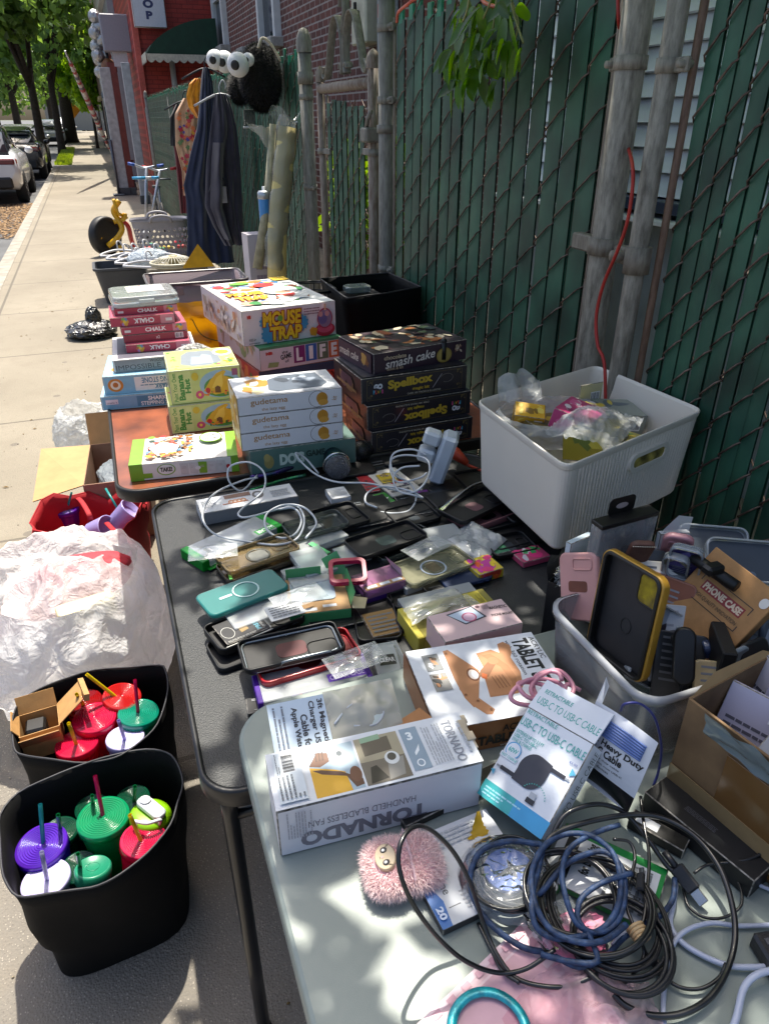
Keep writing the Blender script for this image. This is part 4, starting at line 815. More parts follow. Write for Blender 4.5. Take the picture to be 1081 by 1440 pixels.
 # life / mousetrap
MT=['#c9302c','#2f6fa8','#d9b52a','#3f8a4a','#e3e0da','#d97a2e','#3a4a8a','#8ab8c9','#e3e0da','#d9a58c']
b=mk(.30,.44,.10,'#b8322f');b.r('F',.0,.7,1,1,'#2c3f5c');b.t('F','FAMILY',.5,.35,.95,.65,'#6a1218',bold=.04);b.splat('L',.05,.1,.9,.9,10,MT,.12,3);placebox(b,'board_game_box','red board game box at the bottom of the tall game stack by the yellow bag','box',(.405,2.245),ZB+.001,8)
b=mk(.295,.42,.076,'#cdbfc8');b.r('T',0,0,1,1,'#4a8a5c');b.r('F',0,.9,1,1,'#4f7a5c')
for i,(l_,c)in enumerate(zip('LIFE',('#7a2a6a','#3a62a8','#62705e','#c2603a'))):b.r('F',.40+.145*i,.14,.40+.145*i+.137,.88,c);b.t('F',l_,.40+.145*i+.03,.22,.40+.145*i+.105,.80,'#e4dfe2',bold=.05)
b.t('F','the',.26,.64,.33,.76,'#2c2c30',rot=8);b.t('F','GAME',.24,.40,.37,.62,'#2c2c30',rot=8,bold=.03);b.t('F','of',.29,.24,.34,.36,'#2c2c30',rot=8);b.t('F','MB',.07,.66,.15,.80,'#b8322f',bold=.08);b.p('F',[(.08,.12),(.20,.1),(.22,.3),(.1,.34)],'#8a9a6a');b.splat('L',.05,.1,.95,.95,12,['#c9a58c','#8a9a6a','#b89a94'],.1,2)
placebox(b,'board_game_box','pale pink board game box with four coloured letter tiles under the largest game box','box',(.412,2.240),.8320,10)
b=mk(.325,.46,.112,'#d8ccd2')
b.r('T',.015,.01,.985,.99,'#dfe2e2');b.splat('T',.05,.60,.95,.97,46,['#c9302c','#2f6fa8','#d9b52a','#3f8a4a','#e3e0da','#d97a2e','#dfe2e2'],.13,8);b.splat('T',.45,.12,.97,.8,60,['#2f6fa8','#c9302c','#dfe2e2','#3f8a4a','#dfe2e2','#5a8fc0','#dfe2e2','#b86a4a'],.17,12);b.r('T',.80,.86,.985,.99,'#d9b52a')
b.splat('T',.05,.05,.5,.22,18,['#3f8a4a','#2f6fa8','#dfe2e2','#d9a58c'],.12,15);b.e('T',.66,.50,.2,.15,'#dfe2e2');b.e('T',.66,.42,.09,.05,'#d99a7c');b.e('T',.60,.72,.12,.07,'#c9302c');b.e('T',.38,.86,.12,.05,'#6aa83a');b.t('T','MOUSE',.07,.40,.46,.56,'#b8521e',bold=.10);b.t('T','MOUSE',.075,.405,.455,.555,'#e0bd2a',bold=.045);b.t('T','TRAP',.10,.24,.46,.40,'#b8521e',bold=.10);b.t('T','TRAP',.105,.245,.455,.395,'#e0bd2a',bold=.045)
b.splat('L',.02,.05,.98,.9,46,['#c9a58c','#d8cfcc','#b8937c','#c98a6a','#d8cfcc','#a8968c'],.07,3)
for cx,cy,r_ in((.25,.62,.09),(.26,.26,.09),(.60,.5,.09)):b.p('F',[(cx+r_*(1 if k%2 else .8)*math.cos(2*math.pi*k/24),cy+r_*2.9*(1 if k%2 else .8)*math.sin(2*math.pi*k/24))for k in range(24)],'#3f86b0')
b.t('F','MOUSE',.19,.48,.62,.94,'#8a2a1e',bold=.12,shear=.08);b.t('F','MOUSE',.20,.50,.61,.92,'#e3b52a',bold=.045,shear=.08);b.t('F','TRAP',.26,.06,.62,.50,'#8a2a1e',bold=.12,shear=.08);b.t('F','TRAP',.27,.08,.61,.48,'#e3b52a',bold=.045,shear=.08)
b.e('F',.385,.70,.028,.09,'#6a9a3a');b.t('F','MB',.045,.78,.085,.88,'#b8322f',bold=.08);b.t('F','AGES 6+',.045,.14,.12,.22,'#3a3a3e');b.lines('F',.045,.05,.16,.11,1,'#77757a');b.lines('F',.64,.70,.82,.92,3,'#8a6a74',5)
b.e('F',.865,.22,.11,.2,'#b0263a');b.e('F',.865,.26,.085,.14,'#c9506a')
for k in range(5):b.p('F',[(.80+.03*k,.28),(.808+.03*k,.28),(.808+.03*k,.75-abs(k-2)*.07),(.80+.03*k,.75-abs(k-2)*.07)],'#a02040')
b.ring('F',.865,.55,.085,.3,.12,'#a02a44','#8f6f8a');b.e('F',.84,.55,.05,.17,'#6a5a8a');b.e('F',.82,.68,.025,.08,'#c98a8a');b.e('F',.89,.68,.025,.08,'#c98a8a');b.r('F',.86,.78,.88,.97,'#d9a58c');b.p('F',[(.70,.10),(.76,.06),(.78,.28),(.72,.34),(.69,.26)],'#c98a2a')
placebox(b,'board_game_box','largest white game box with a colourful cartoon lid and yellow lettering','box',(.372,2.275),.9090,8)
# spell boxes
def spell(P0,z0,h,w_,d_,ang,inv,lb):
 b=mk(w_,d_,h,'#1b1a22',coat=.4);G='#b59a2e';g2='#6d5f38'
 for u0,v0,u1,v1 in((.05,.09,.95,.10),(.05,.90,.95,.91),(.05,.09,.053,.91),(.947,.09,.95,.91)):b.r('F',u0,v0,u1,v1,g2)
 for cx in(.08,.92):
  for cy in(.2,.8):b.splat('F',cx-.03,cy-.12,cx+.03,cy+.12,9,[g2,'#4a4330'],.014,int(cx*100+cy*10))
 r_=180 if inv else 0
 def U(u0,v0,u1,v1):return(1-u1,1-v1,1-u0,1-v0)if inv else(u0,v0,u1,v1)
 b.t('F','Spellbox',*U(.24,.40,.66,.86),G,rot=r_+(3 if not inv else 3),bold=.05);b.t('F','magic kit',*U(.47,.26,.63,.42),G,rot=r_,bold=.03)
 b.t('F','GO',*U(.11,.52,.19,.74),'#cfd3da',rot=r_,bold=.08)
 for k,(l_,c)in enumerate(zip('PLAY!',('#4aa8c9','#c9443a','#d9a52e','#5aa84a','#c94a8a'))):b.t('F',l_,*U(.105+.019*k,.34,.12+.019*k,.50),c,rot=r_,bold=.06)
 u=U(.68,.3,.7,.3);x0,y0,x1,y1=U(.66,.28,.75,.80);pts=[(x0,y0),(x0+.006,y0),(x1,y1),(x1-.006,y1)];b.p('F',pts,'#a9a4ac')
 cx,cy=(U(.8,.6,.8,.6)[0],U(.8,.6,.8,.6)[1]);F,ww,hh=b.F['F'];b.tube([F@Vector(((cx+.06*math.cos(R(a)))*ww,(cy+.17*math.sin(R(a)))*hh,.0004))for a in range(-120,170,15)],.0006,ink('#6f6a66'),5)
 b.t('F','OVER 100 TRICKS & ILLUSIONS',*U(.42,.14,.74,.21),'#b8b2a0',rot=r_,bold=.01)
 b.splat('L',.2,.2,.8,.8,8,['#5a4a5a','#7a6248','#4a3a4a'],.22,3);b.r('T',.02,.02,.98,.98,'#22222c');b.lines('L',.15,.25,.85,.5,1,'#8a7650')
 placebox(b,'magic_kit_box',lb,'box',P0,z0,ang,'black and gold magic kit boxes')
spell((.603,1.711),ZB+.001,.0665,.315,.21,2,True,'black magic kit box with upside-down gold lettering at the bottom of its stack')
spell((.596,1.724),.7980,.0705,.325,.215,4,True,'black magic kit box with upside-down gold lettering in the middle of its stack')
spell((.587,1.745),.8690,.0710,.325,.215,3,False,'black magic kit box with gold lettering reading the right way up')
b=mk(.305,.21,.058,'#2e1c2c',coat=.3);b.r('T',.02,.02,.98,.98,'#2c2028');b.splat('T',.04,.04,.96,.96,90,['#8a4a2a','#2a3a3a','#b8a88c','#3a2430','#1c2022','#a86a3a','#c9bba0','#4a2a34','#5a6a4a'],.10,21)
b.t('F','chocolate',.10,.64,.33,.84,'#b8a58a',bold=.03);b.t('F','smash cake',.11,.30,.64,.74,'#d3cbc4',rot=4,bold=.015,shear=.25);b.t('F','book & kit',.13,.12,.30,.26,'#a8947a',bold=.03);b.e('F',.74,.42,.085,.37,'#8f7a3a',26);b.e('F',.74,.42,.07,.31,'#a08c4a',26);b.splat('F',.84,.35,.94,.85,12,['#a8947a','#c2b4a0','#6a4a44'],.03,5)
b.r('L',.03,.05,.97,.95,'#3a2436');b.t('L','smash cake',.06,.3,.62,.7,'#c2b4a8',rot=0,bold=.015,shear=.25);b.splat('L',.66,.15,.95,.85,8,['#b88a4a','#c9b08a','#7a4a2a'],.12,4)
sc_=tag(placebox(b,'chocolate_kit_box','dark plum chocolate kit box on top of the black magic kits','box',(.630,1.765),.9405,9),'dark plum chocolate kit box on top of the black magic kits','box')
b=MB();b.cyl((.225,-.001,.012),(.225,-.001,.062),.008,BLACKP,10);b.ball((.225,-.001,.064),.009,BLACKP,10);b.build('mallet',sc_)
# black fabric bin behind, tote, bag, rack
def openbin(name,label,cat,rim,bot,zr,zb,mat,rimm,th=.004,inner=None,group=None,smooth_=True,wob=0):
 """soft open bin between a bottom loop and a rim loop (world xy lists of equal length)"""
 cx=sum(p[0]for p in rim)/len(rim);cy=sum(p[1]for p in rim)/len(rim);t=thing(name,label,cat,(cx,cy,zb),group=group)
 def L_(k,f,off):
  o=[];n=len(rim)
  for i in range(n):
   x=rim[i][0]*f+bot[i][0]*(1-f)-cx;y=rim[i][1]*f+bot[i][1]*(1-f)-cy;l=math.hypot(x,y);w_=wob*math.sin(f*3.1)*noise.noise(Vector((x*9,y*9,f*3+(zr if not isinstance(zr,list)else 0))))
   o.append((x*(1-off/l)+w_,y*(1-off/l)+w_,(zr-zb)*f if not isinstance(zr,list)else(zr[i]-zb)*f))
  return o
 b=MB();K=7;out_=[L_(0,i/K,0)for i in range(K+1)];inn=[L_(0,i/K,th)for i in range(K,-1,-1)];inn[-1]=[(x,y,z+.004)for x,y,z in inn[-1]]
 b.loops(out_+inn,mat,cap0=True,cap1=True,sm=smooth_);b.build('body',t)
 b=MB();rl=[(x*.995,y*.995,z)for x,y,z in out_[-1]];b.tube(rl,th*.8,rimm,6,closed=True);b.build('rim',t);return t
def quadloop(c,k=4):
 o=[]
 for i in range(4):
  a,e=Vector(c[i]),Vector(c[(i+1)%4])
  for j in range(k):o.append(tuple(a.lerp(e,j/k)))
 return o
FAB=M('#070708',.75,spec=.2,amt=.2,ns=30,bs=500,bst=.4,bd=.001);FABI=FAB
def rot2(pts):return pts
BK=[(.838,2.65),(1.19,2.745),(1.175,3.085),(.851,3.06)]
bq=quadloop(BK,4);bq[2]=(bq[2][0],bq[2][1]-.012);ce=(1.02,2.88)
openbin('fabric_bin','empty black fabric bin standing behind the magic kit boxes','bin',bq,[((x-ce[0])*.9+ce[0]+.02,(y-ce[1])*.9+ce[1]+.01)for x,y in bq],.95,.731,FAB,M('#2a2a2e',.6),group=None)
b=MB();b.slab(rr(.11,.08,.02),0,.03,film(clear=.4,body='#8f9a96',gl=.7),bev=.006);tag(b.build('jar',None,(.98,2.95,.905)),'small clear container at the back of the empty black bin','container')
b=MB();b.box((0,0,.08),(.2,.16,.16),M('#1f1f22',.7),.01);tag(b.build('black_carton',None,(.99,2.96,.737)),'dark box under the clear container inside the black bin','box')
t=thing('storage_tote','lilac-tinted clear plastic tote behind the yellow bag','tote',(.345,3.2,.731));LT=film('#d7c4cf',.55,.25,'#b5a2ab',10,.3)
b=MB();o_=rr(.40,.26,.03,5);b.loops([[(x*.9,y*.9,0)for x,y in o_],[(x,y,.235)for x,y in o_],[(x*.985,y*.98,.235)for x,y in o_],[(x*.885,y*.88,.004)for x,y in o_]],LT,sm=True);b.build('body',t)
b=MB();b.tube([(x*1.01,y*1.01,.235)for x,y in o_],.006,film('#6a5f66',.3,.3,'#5a5056'),6,closed=True);b.build('rim',t);b=MB();b.box((-.08,-.125,.205),(.03,.008,.03),M('#7a7078',.4),.002);b.build('latch',t)
YB=film('#e8b428',.12,.35,'#c98d0c',12,.8,.25,.4)
b=MB();q0=W(251,415,.93);fn=lambda u,v:((u-.5)*.19*(1+.06*v),-.03+.025*noise.noise(Vector((u*4,v*3,1))),v*.2+.004*noise.noise(Vector((u*9,2,2))))
b.grid(fn,24,16,YB);b.grid(lambda u,v:(fn(u,v)[0],fn(u,v)[1]+.09,fn(u,v)[2]),24,16,YB)
for u in(0,1):b.grid(lambda a,v:(fn(u,v)[0],fn(u,v)[1]+.09*a,fn(u,v)[2]),8,16,YB)
b.tube(smooth([(-.03,-.04,.17),(.0,-.05,.10),(.06,-.05,.07),(.09,-.045,.08)],6),.0022,M('#5a5a2a',.6),6)
tag(b.build('yellow_bag',None,(.295,2.83,.731)),'translucent yellow carrier bag standing in front of the lilac tote','bag')
b=Box(.09,.16,.17,paper('#6c4a7c'));placebox(b,'purple_box','purple box squeezed between the yellow bag and the largest game box','box',(.40,2.80),.731,0)
t=thing('wire_rack','black wire basket rack behind the largest game box','rack',(.72,3.02,.731));b=MB()
for z_ in(.10,.13,.16,.19):
 b.tube([(x,y,z_)for x,y in rr(.32,.22,.04,4)],.0035,BLACKT,6,closed=True)
for x,y in rr(.32,.22,.04,1):b.tube([(x,y,0),(x,y,.19)],.003,BLACKT,6)
for i in range(7):b.tube([(-.13+.043*i,-.11,.1),(-.13+.043*i,.11,.1)],.002,BLACKT,5)
b.build('basket',t);b=MB();b.tube([(x,y,.195)for x,y in rr(.33,.23,.045,4)],.006,BLACKT,6,closed=True);b.build('rim',t)
# crumpled white tissue between chalk and banana hut
def crumple(b,c,r,m,seed,sq=(1,1,.6),n=28,amp=.35,fr=9):
 def fn(u,v):
  th_,ph=v*math.pi,u*2*math.pi;d=Vector((math.sin(th_)*math.cos(ph),math.sin(th_)*math.sin(ph),math.cos(th_)))
  k=1+amp*(1-2*abs(noise.noise(d*fr*.3+Vector((seed,0,0)))))*.6+amp*.6*abs(noise.noise(d*fr*.8+Vector((0,seed,0))))-amp*.3
  return(c[0]+d.x*r*k*sq[0],c[1]+d.y*r*k*sq[1],c[2]+d.z*r*k*sq[2])
 b.grid(fn,n*2,n,m,False)
b=MB();crumple(b,(0,0,.04),.055,M('#c9c6c2',.7,amt=.05,tr=.2),3,(1.2,.8,.85));tag(b.build('tissue_paper',None,(.215,2.36,.82)),'crumpled white tissue paper behind the upper banana craft box','paper')
# ------------------------------------------------------------------ phone cases and packets on the black table
def z4(*p):return[(190+x/2.514,600+y/2.514)for x,y in p]
def z5(*p):return[(400+x/2.514,560+y/2.514)for x,y in p]
def tray(b,L,w,T,r,m,floor=.0018,th=.0022,inner=None,sm=True,lipin=.0012):
 o=rr(L,w,r,6);i=rr(L-2*th,w-2*th,r-th,6);i2=rr(L-2*th-2*lipin,w-2*th-2*lipin,max(.002,r-th-lipin),6)
 b.loops([[(x*.985,y*.97,0)for x,y in o],[(x,y,T*.22)for x,y in o],[(x,y,T*.8)for x,y in o],[(x*.995,y*.99,T)for x,y in o],[(x,y,T)for x,y in i2],[(x,y,T*.82)for x,y in i2]],m,cap0=False,cap1=False,sm=sm)
 b.loops([[(x,y,T*.82)for x,y in i2],[(x,y,T*.7)for x,y in i],[(x,y,floor)for x,y in i]],inner or m,cap0=False,cap1=True,sm=False)
 b.add([(x*.985,y*.97,0)for x,y in o],[tuple(range(len(o)))[::-1]],m)
def pcase(name,label,q,z,m,T=.011,L=None,w=None,inner=None,hole=None,holem=None,ring=None,ringm=None,back=False,tilt=(0,0),group=None,r=.014,buttons=True,da=0):
 c,a,l_,d_=layq(q,z);L=(L or l_/1.1)*1.1;w=(w or d_/1.1)*1.1;mt=Matrix.Translation(c)@Matrix.Rotation(a+R(da),4,'Z')@Matrix.Rotation(R(tilt[0]),4,'X')@Matrix.Rotation(R(tilt[1]),4,'Y')
 mt.translation.z=z+abs(math.sin(R(tilt[0])))*w/2+abs(math.sin(R(tilt[1])))*L/2
 t=thing(name,label,'phone case',mtx=mt,group=group);b=MB()
 if back:b.slab(rr(L,w,r,7),0,T,m,bev=.003,sm=True)
 else:tray(b,L,w,T,r,m,inner=inner)
 b.build('shell',t);top=T+.0003 if back else .0021
 if buttons:b=MB();b.box((L*.18,-w/2-.0004,T*.5),(L*.12,.0022,T*.3),m,.0008);b.box((L*.34,-w/2-.0004,T*.5),(L*.07,.0022,T*.3),m,.0008);b.build('button',t)
 if hole:
  cx,cy,hw,hh=hole;b=MB();o=rr(hw*L,hh*w,min(hw*L,hh*w)*.3,5);b.tube([(cx*L+x,cy*w+y,top+.0006)for x,y in o],.0014,m,6,closed=True);b.build('camera_frame',t)
  b=MB();b.slab(o,top-.0006,top+.0003,holem or M('#3b3f45',.5,amt=.3));b.build('camera_opening',t)
 if ring:
  cx,cy,rad,th=ring;b=MB();b.tube([(cx*L+rad*math.cos(R(12*i)),cy*w+rad*math.sin(R(12*i)),top+.0006)for i in range(30)],th,ringm or M('#c4c8cc',.5),6,closed=True,flat=.25);b.build('magnet_ring',t)
 return t
BC=M('#0b0b0d',.45,0,.15,60,600,.15,.0006);BC2=M('#111215',.6,0,.15,60,600,.2,.0006)
CB='black phone cases laid out on the card table'
def packet(name,label,cat,q,z,h,shell,ends=None,endw=.07,side='both',card=None,L=None,w=None,strip=None,txt=None,base=None,insert=None,rx=0):
 """clear-windowed packet lying flat: clear shell, coloured end caps, card inside"""
 c,a,l_,d_=layq(q,z+h);L=(L or l_/1.08)*1.08;w=(w or d_/1.08)*1.08;mt=Matrix.Translation((c.x,c.y,z))@Matrix.Rotation(a,4,'Z')@Matrix.Rotation(R(rx),4,'X')
 t=thing(name,label,cat,mtx=mt);b=MB()
 b.box((0,0,h/2),(L,w,h),shell,.0015);b.build('clear_shell',t)
 if ends:
  for s_ in((-1,1)if side=='both' else((-1,)if side=='left' else(1,))):
   b=MB();e=L*endw;b.box((s_*(L/2-e/2+.0015),0,h/2),(e,w+.002,h+.002),ends,.0015);b.build('end_cap',t)
 if card:b=MB();b.box((0,0,.003),(L*.95,w*.94,.002),card,0);b.build('insert_card',t)
 if base:b=MB();b.box((0,0,h*.2),(L*1.004,w*1.006,h*.4),base,.001);b.build('base',t)
 if insert:insert(t,L,w,h)
 if strip:
  (u0,v0,u1,v1,c_,s_,tc_),F=strip,frame((-L/2,-w/2,h),(1,0,0),(0,1,0),(0,0,1));b=MB();b.dp(F,L,w,[(u0,v0),(u1,v0),(u1,v1),(u0,v1)],ink(c_));
  if s_:b.dt(F,L,w,s_,u0+.02,v0+(v1-v0)*.2,u1-.02,v1-(v1-v0)*.2,ink(tc_),rot=txt or 0,bold=.03)
  b.build('label',t)
 return t
def cfill(t,L,w,h,cs,seed=1):
 q=random.Random(seed);b=MB()
 for i,c in enumerate(cs):b.box((q.uniform(-.25,.25)*L,q.uniform(-.2,.2)*w,h*.5),(L*q.uniform(.2,.5),w*q.uniform(.2,.5),h*.3),M(c,.4),.003)
 b.build('contents',t)
 # a: white band box and its open lid
c,a,l_,d_=layq(z4((228,262),(700,165),(765,262),(240,350)),ZK+.03);b=Box(.235,.075,.03,paper('#c7c9cc'));F='T'
for i in range(4):b.e('T',.33+.042*i,.42,.03,.13,'#b5703e');b.e('T',.33+.042*i,.42,.015,.06,'#d8c8b8')
b.r('T',.24,.3,.50,.36,'#a5623a');b.r('T',.28,.66,.55,.92,'#7a5a4a');b.e('T',.62,.6,.06,.25,'#6a655f');b.e('T',.62,.6,.035,.15,'#c7c9cc');b.lines('T',.04,.25,.18,.8,6,'#8a8c90');b.lines('T',.75,.2,.95,.7,3,'#9a9c9f');b.r('F',0,0,1,1,'#77797d')
p0=W(285,739,ZK);placebox(b,'watch_band_box','long white box printed with a brown watch band at the head of the black table','box',p0,ZK+.001,math.degrees(a))
c,a,l_,d_=layq([(462,676),(497,676),(505,709),(468,712)],ZK+.02);b=Box(.05,.06,.018,paper('#d0d2d4'));b.lines('T',.1,.2,.9,.8,5,'#a9abad');p0=W(467,712,ZK);placebox(b,'small_white_box','small white carton at the right end of the watch band box','box',p0,ZK+.001,0)
# b: clear box with bright green ends
GE=M('#0f8f2c',.35,amt=.1,tr=.25);
def gin(t,L,w,h):
 b=MB();tray(b,L*.8,w*.8,.010,.012,film(clear=.45,body='#dfe8ea',gl=.6));b.build('clear_case',t)
packet('case_package','clear phone case packet with bright green ends under the white cable','packet',[(244,771),(371,716),(405,739),(281,800)],ZK,.022,CLEARB,GE,.085,strip=(.70,.05,.97,.30,'#0c7f2a','MAG CASE','#d5e2d8'),insert=gin,L=.20,w=.075,txt=180,card=film(clear=.5,body='#c8d4d8'))
t=bpy.data.objects['case_package'];b=MB();b.box((-.085,-.045,.004),(.03,.014,.002),GE,.0008);b.build('hang_tab',t)
# c: amber clear case
AMB=film('#e9dcc0',.6,.12,'#a8926a',20,.3,.5);
pcase('phone_case','amber-edged clear phone case with a magnet ring above the teal case',z4((265,480),(572,388),(608,420),(275,550)),ZK+.025,AMB,.012,.152,.074,hole=(.34,.1,.24,.45),holem=M('#6b6c66',.4,amt=.3),ring=(.0,0,.024,.0025),ringm=M('#55544c',.4,.3))
t=pcase('phone_case','dim lower clear case peeking out under the amber one',z4((262,525),(572,420),(600,460),(285,565)),ZK+.002,film('#cfc0a0',.4,.15,'#6d6250'),.012,.15,.072)
b=MB();b.box((0,0,0),(.006,.055,.002),M('#4fa84a',.5));tag(b.build('green_strip',None,(W(322,805,ZK+.022))),'slim green card strip showing through the amber clear case','strip')
# d: frosted teal case, back up
TEAL=film('#5fb5ae',.18,.38,'#2f8f8c',60,.1,.15,.35)
t=pcase('phone_case','frosted teal phone case lying back up with a white magnet ring',z4((212,612),(512,503),(553,578),(232,705)),ZK+.032,TEAL,.011,.150,.074,back=True,ring=(.04,0,.0245,.0018),ringm=M('#b9d6d4',.5),da=0)
b=MB();b.slab(rr(.026,.007,.003,4),.0112,.0118,M('#b9d6d4',.5),T=Matrix.Translation((-.035,0,0)));b.build('magnet_bar',t)
packet('case_package','flat clear blister propping up the teal case','packet',z4((300,640),(540,560),(600,640),(330,740)),ZK,.03,CLEARB,L=.12,w=.06,card=M('#8ea3b0',.5))
# e: black case with paper packaging inside
t=pcase('phone_case','black phone case holding a folded black and white paper sleeve',z4((232,745),(575,600),(625,680),(245,830)),ZK+.012,BC,.016,.158,.078,hole=(.33,.02,.28,.62),holem=M('#8a8f94',.3,.5,.3))
b=Box(.085,.066,.004,M('#232327',.6));b.t('T','PREMIUM',.74,.12,.84,.9,'#5f9fb0',rot=90,bold=.03);b.t('T','protect your',.86,.15,.95,.88,'#a9a9a5',rot=90);b.p('T',[(.42,.25),(.6,.3),(.58,.75),(.4,.7)],'#8f7648');b.ring('T',.17,.45,.14,.26,.08,'#b5b4ae','#1a1a1c');b.lines('T',.05,.02,.9,.12,2,'#9c9b95')
o=b.build('paper_sleeve',t);o.location=(-.07,-.033,.011)
b=MB();b.box((-.03,-.041,.009),(.09,.0015,.016),paper('#c9c8c0'));b.build('white_edge',t)
pcase('phone_case','second black phone case lying under the sleeve-filled one',z4((240,800),(580,690),(640,740),(255,880)),ZK,BC2,.012,.155,.078)
# f/g: black case with silver bumper, over a red case
RED_=M('#a3121c',.32,amt=.08,coat=.4);pcase('phone_case','bright red phone case under the silver-edged black one',z4((390,850),(790,725),(818,805),(400,915)),ZK+.024,RED_,.013,.160,.080,hole=(.36,.08,.22,.6),holem=M('#5c0a12',.5),inner=M('#7d0d15',.4))
SIL=M('#7f868c',.25,.8,.1,30)
t=pcase('phone_case','black phone case with a silver bumper edge on top of the red case',z4((362,790),(715,712),(752,785),(370,872)),ZK+.042,BC,.012,.158,.076,hole=(.30,-.15,.30,.45),holem=M('#4a0c14',.5,amt=.2),inner=BC)
b=MB();b.tube([(x,y,.003)for x,y in rr(.161,.079,.014,6)],.0028,SIL,6,closed=True);b.tube(smooth([(-.077,-.0385,.004),(-.03,-.0395,.004),(-.02,-.0395,.011),(.05,-.0395,.012),(.06,-.039,.010),(.074,-.036,.011)],4),.0028,SIL,6);b.build('bumper',t)
# h/i/j: purple-ended clear boxes
PU=M('#4b2190',.35,amt=.1,tr=.2)
def pin(t,L,w,h):cfill(t,L,w,h,['#2b2c34','#8f99a6','#3c2f5c'],4)
packet('case_package','clear phone case box with purple ends and a purple label strip','packet',[(343,956),(525,908),(534,958),(347,990)],ZK,.026,CLEARB,PU,.05,strip=(.62,.18,.97,.46,'#5a2fa3','CLEAR CASE','#c9b9e6'),insert=pin,L=.175,w=.062,txt=0,card=M('#5e636d',.4))
packet('case_package','clear box holding a black CLEAR CASE card beside the purple-ended one','packet',z4((845,765),(905,762),(940,885),(868,900)),ZK,.028,CLEARB,L=.040,w=.075,card=BC,strip=(.2,.35,.85,.68,'#17181a','CLEAR','#b9babc'))
packet('case_package','red-edged clear case box nearest the grey table','packet',z4((590,945),(920,895),(940,935),(600,1000)),ZK,.016,CLEARB,M('#b01620',.4),.03,L=.15,w=.035,card=M('#6d1a24',.4),side='left')
packet('case_package','flat dark box with a thin purple band under the red-edged one','packet',z4((540,930),(930,880),(935,900),(545,975)),ZK-.001+.002,.012,M('#1e1b26',.4),M('#3f2570',.4),.25,L=.16,w=.03,side='left')
# k: open green box
c,a,l_,d_=layq(z4((530,500),(690,490),(790,650),(565,750)),ZK+.03);GB=paper('#3f8f58');KR=M('#9b7a52',.7,amt=.12,ns=40,bs=200,bst=.15)
t=thing('case_package','open green and kraft phone case box with a clear window and torn flap','packet',(c.x,c.y,ZK+.001),R(-9));b=MB();b.box((.0,0,.014),(.115,.118,.028),GB,.001);b.build('box',t)
b=MB();b.box((.0,.0,.0287),(.114,.117,.001),KR);F=frame((-.057,-.0585,.0292),(1,0,0),(0,1,0),(0,0,1));
for u0,v0,u1,v1,c_ in((.55,.1,.78,.17,'#c9ccd0'),(.1,.04,.45,.12,'#c9ccd0'),(.75,.7,.86,.82,'#d5d7d9'),(.2,.82,.5,.88,'#3f9f58')):b.dp(F,.114,.117,[(u0,v0),(u1,v0),(u1,v1),(u0,v1)],ink(c_))
b.build('kraft_face',t);b=MB();b.slab(rr(.085,.072,.01,4),.0293,.031,film('#ffffff',.25,.1,'#aebdcb',20,.8,.5),T=Matrix.Translation((-.008,.012,0)));b.build('window',t)
b=MB();b.add([(.058,.04,.029),(.058,-.05,.029),(.068,-.045,.055),(.064,.035,.06)],[(0,1,2,3)],GB);b.add([(.06,-.058,.028),(.085,-.05,.018),(.095,-.02,.02),(.06,-.02,.03)],[(0,1,2,3)],M('#c2b795',.7));b.box((-.02,.0595,.04),(.07,.001,.026),GB);b.build('flap',t)
b=MB();b.box((0,0,0),(.035,.05,.0015),GB);b.build('flap',t,(.045,.075,.04)).rotation_euler=(R(60),R(-20),R(10))
# paper leaflet & clear sheet behind it
packet('case_package','clear packet with pale blue drawings on its card between the teal and green boxes','packet',z4((520,500),(680,470),(705,550),(540,600)),ZK,.034,CLEARB,L=.075,w=.05,card=paper('#a9bccb'))
b=MB();b.box((0,0,.002),(.012,.06,.0018),M('#4fae6a',.5));o=tag(b.build('green_tab',None,W(449,772,ZK+.02),R(25)),'thin bright green card edge standing beside the red frame','card')
# l: raspberry frame-shaped bumper
c,a,l_,d_=layq([(455,793),(497,780),(519,818),(497,832)],ZK+.05);mt=Matrix.Translation(W(489,806,ZK+.045))@Matrix.Rotation(R(-14),4,'Z')@Matrix.Rotation(R(12),4,'X')
t=thing('bumper_case','raspberry red square bumper frame propped on the packets','case',mtx=mt);RB=M('#9c1040',.35,amt=.08);b=MB();o_,i_=rr(.075,.068,.014,6),rr(.058,.050,.008,6)
b.loops([[(x,y,0)for x,y in o_],[(x,y,.009)for x,y in o_],[(x*.98,y*.98,.010)for x,y in o_],[(x,y,.010)for x,y in i_],[(x,y,0)for x,y in i_],[(x,y,0)for x,y in o_]],RB,cap0=False,cap1=False,sm=False);b.build('frame',t)
b=MB();b.box((0,-.035,.005),(.03,.002,.004),RB,.0008);b.build('button',t)
# m: purple and pink packet
def mi_(t,L,w,h):cfill(t,L,w,h,['#c05a9a','#d8d3dc','#8a4a86'],6)
t=packet('case_package','purple and kraft packet with pink contents right of the raspberry frame','packet',z4((800,500),(900,470),(955,560),(790,610)),ZK,.03,film('#f2d0e8',.5,.12,'#b884a8'),None,L=.085,w=.06,base=M('#3a1a66',.4),insert=mi_)
b=MB();b.box((-.0,-.024,.0305),(.086,.014,.001),KR);F=frame((-.043,-.031,.0312),(1,0,0),(0,1,0),(0,0,1))
for u in(.05,.38,.70):b.dp(F,.086,.014,[(u,.2),(u+.25,.2),(u+.25,.8),(u,.8)],ink('#c9ccd4'))
b.build('kraft_face',t);b=MB();b.add([(.043,.03,.03),(.043,-.02,.03),(.04,-.018,.05),(.03,.03,.055)],[(0,1,2,3)],paper('#c9a9b8'));b.build('flap',t)
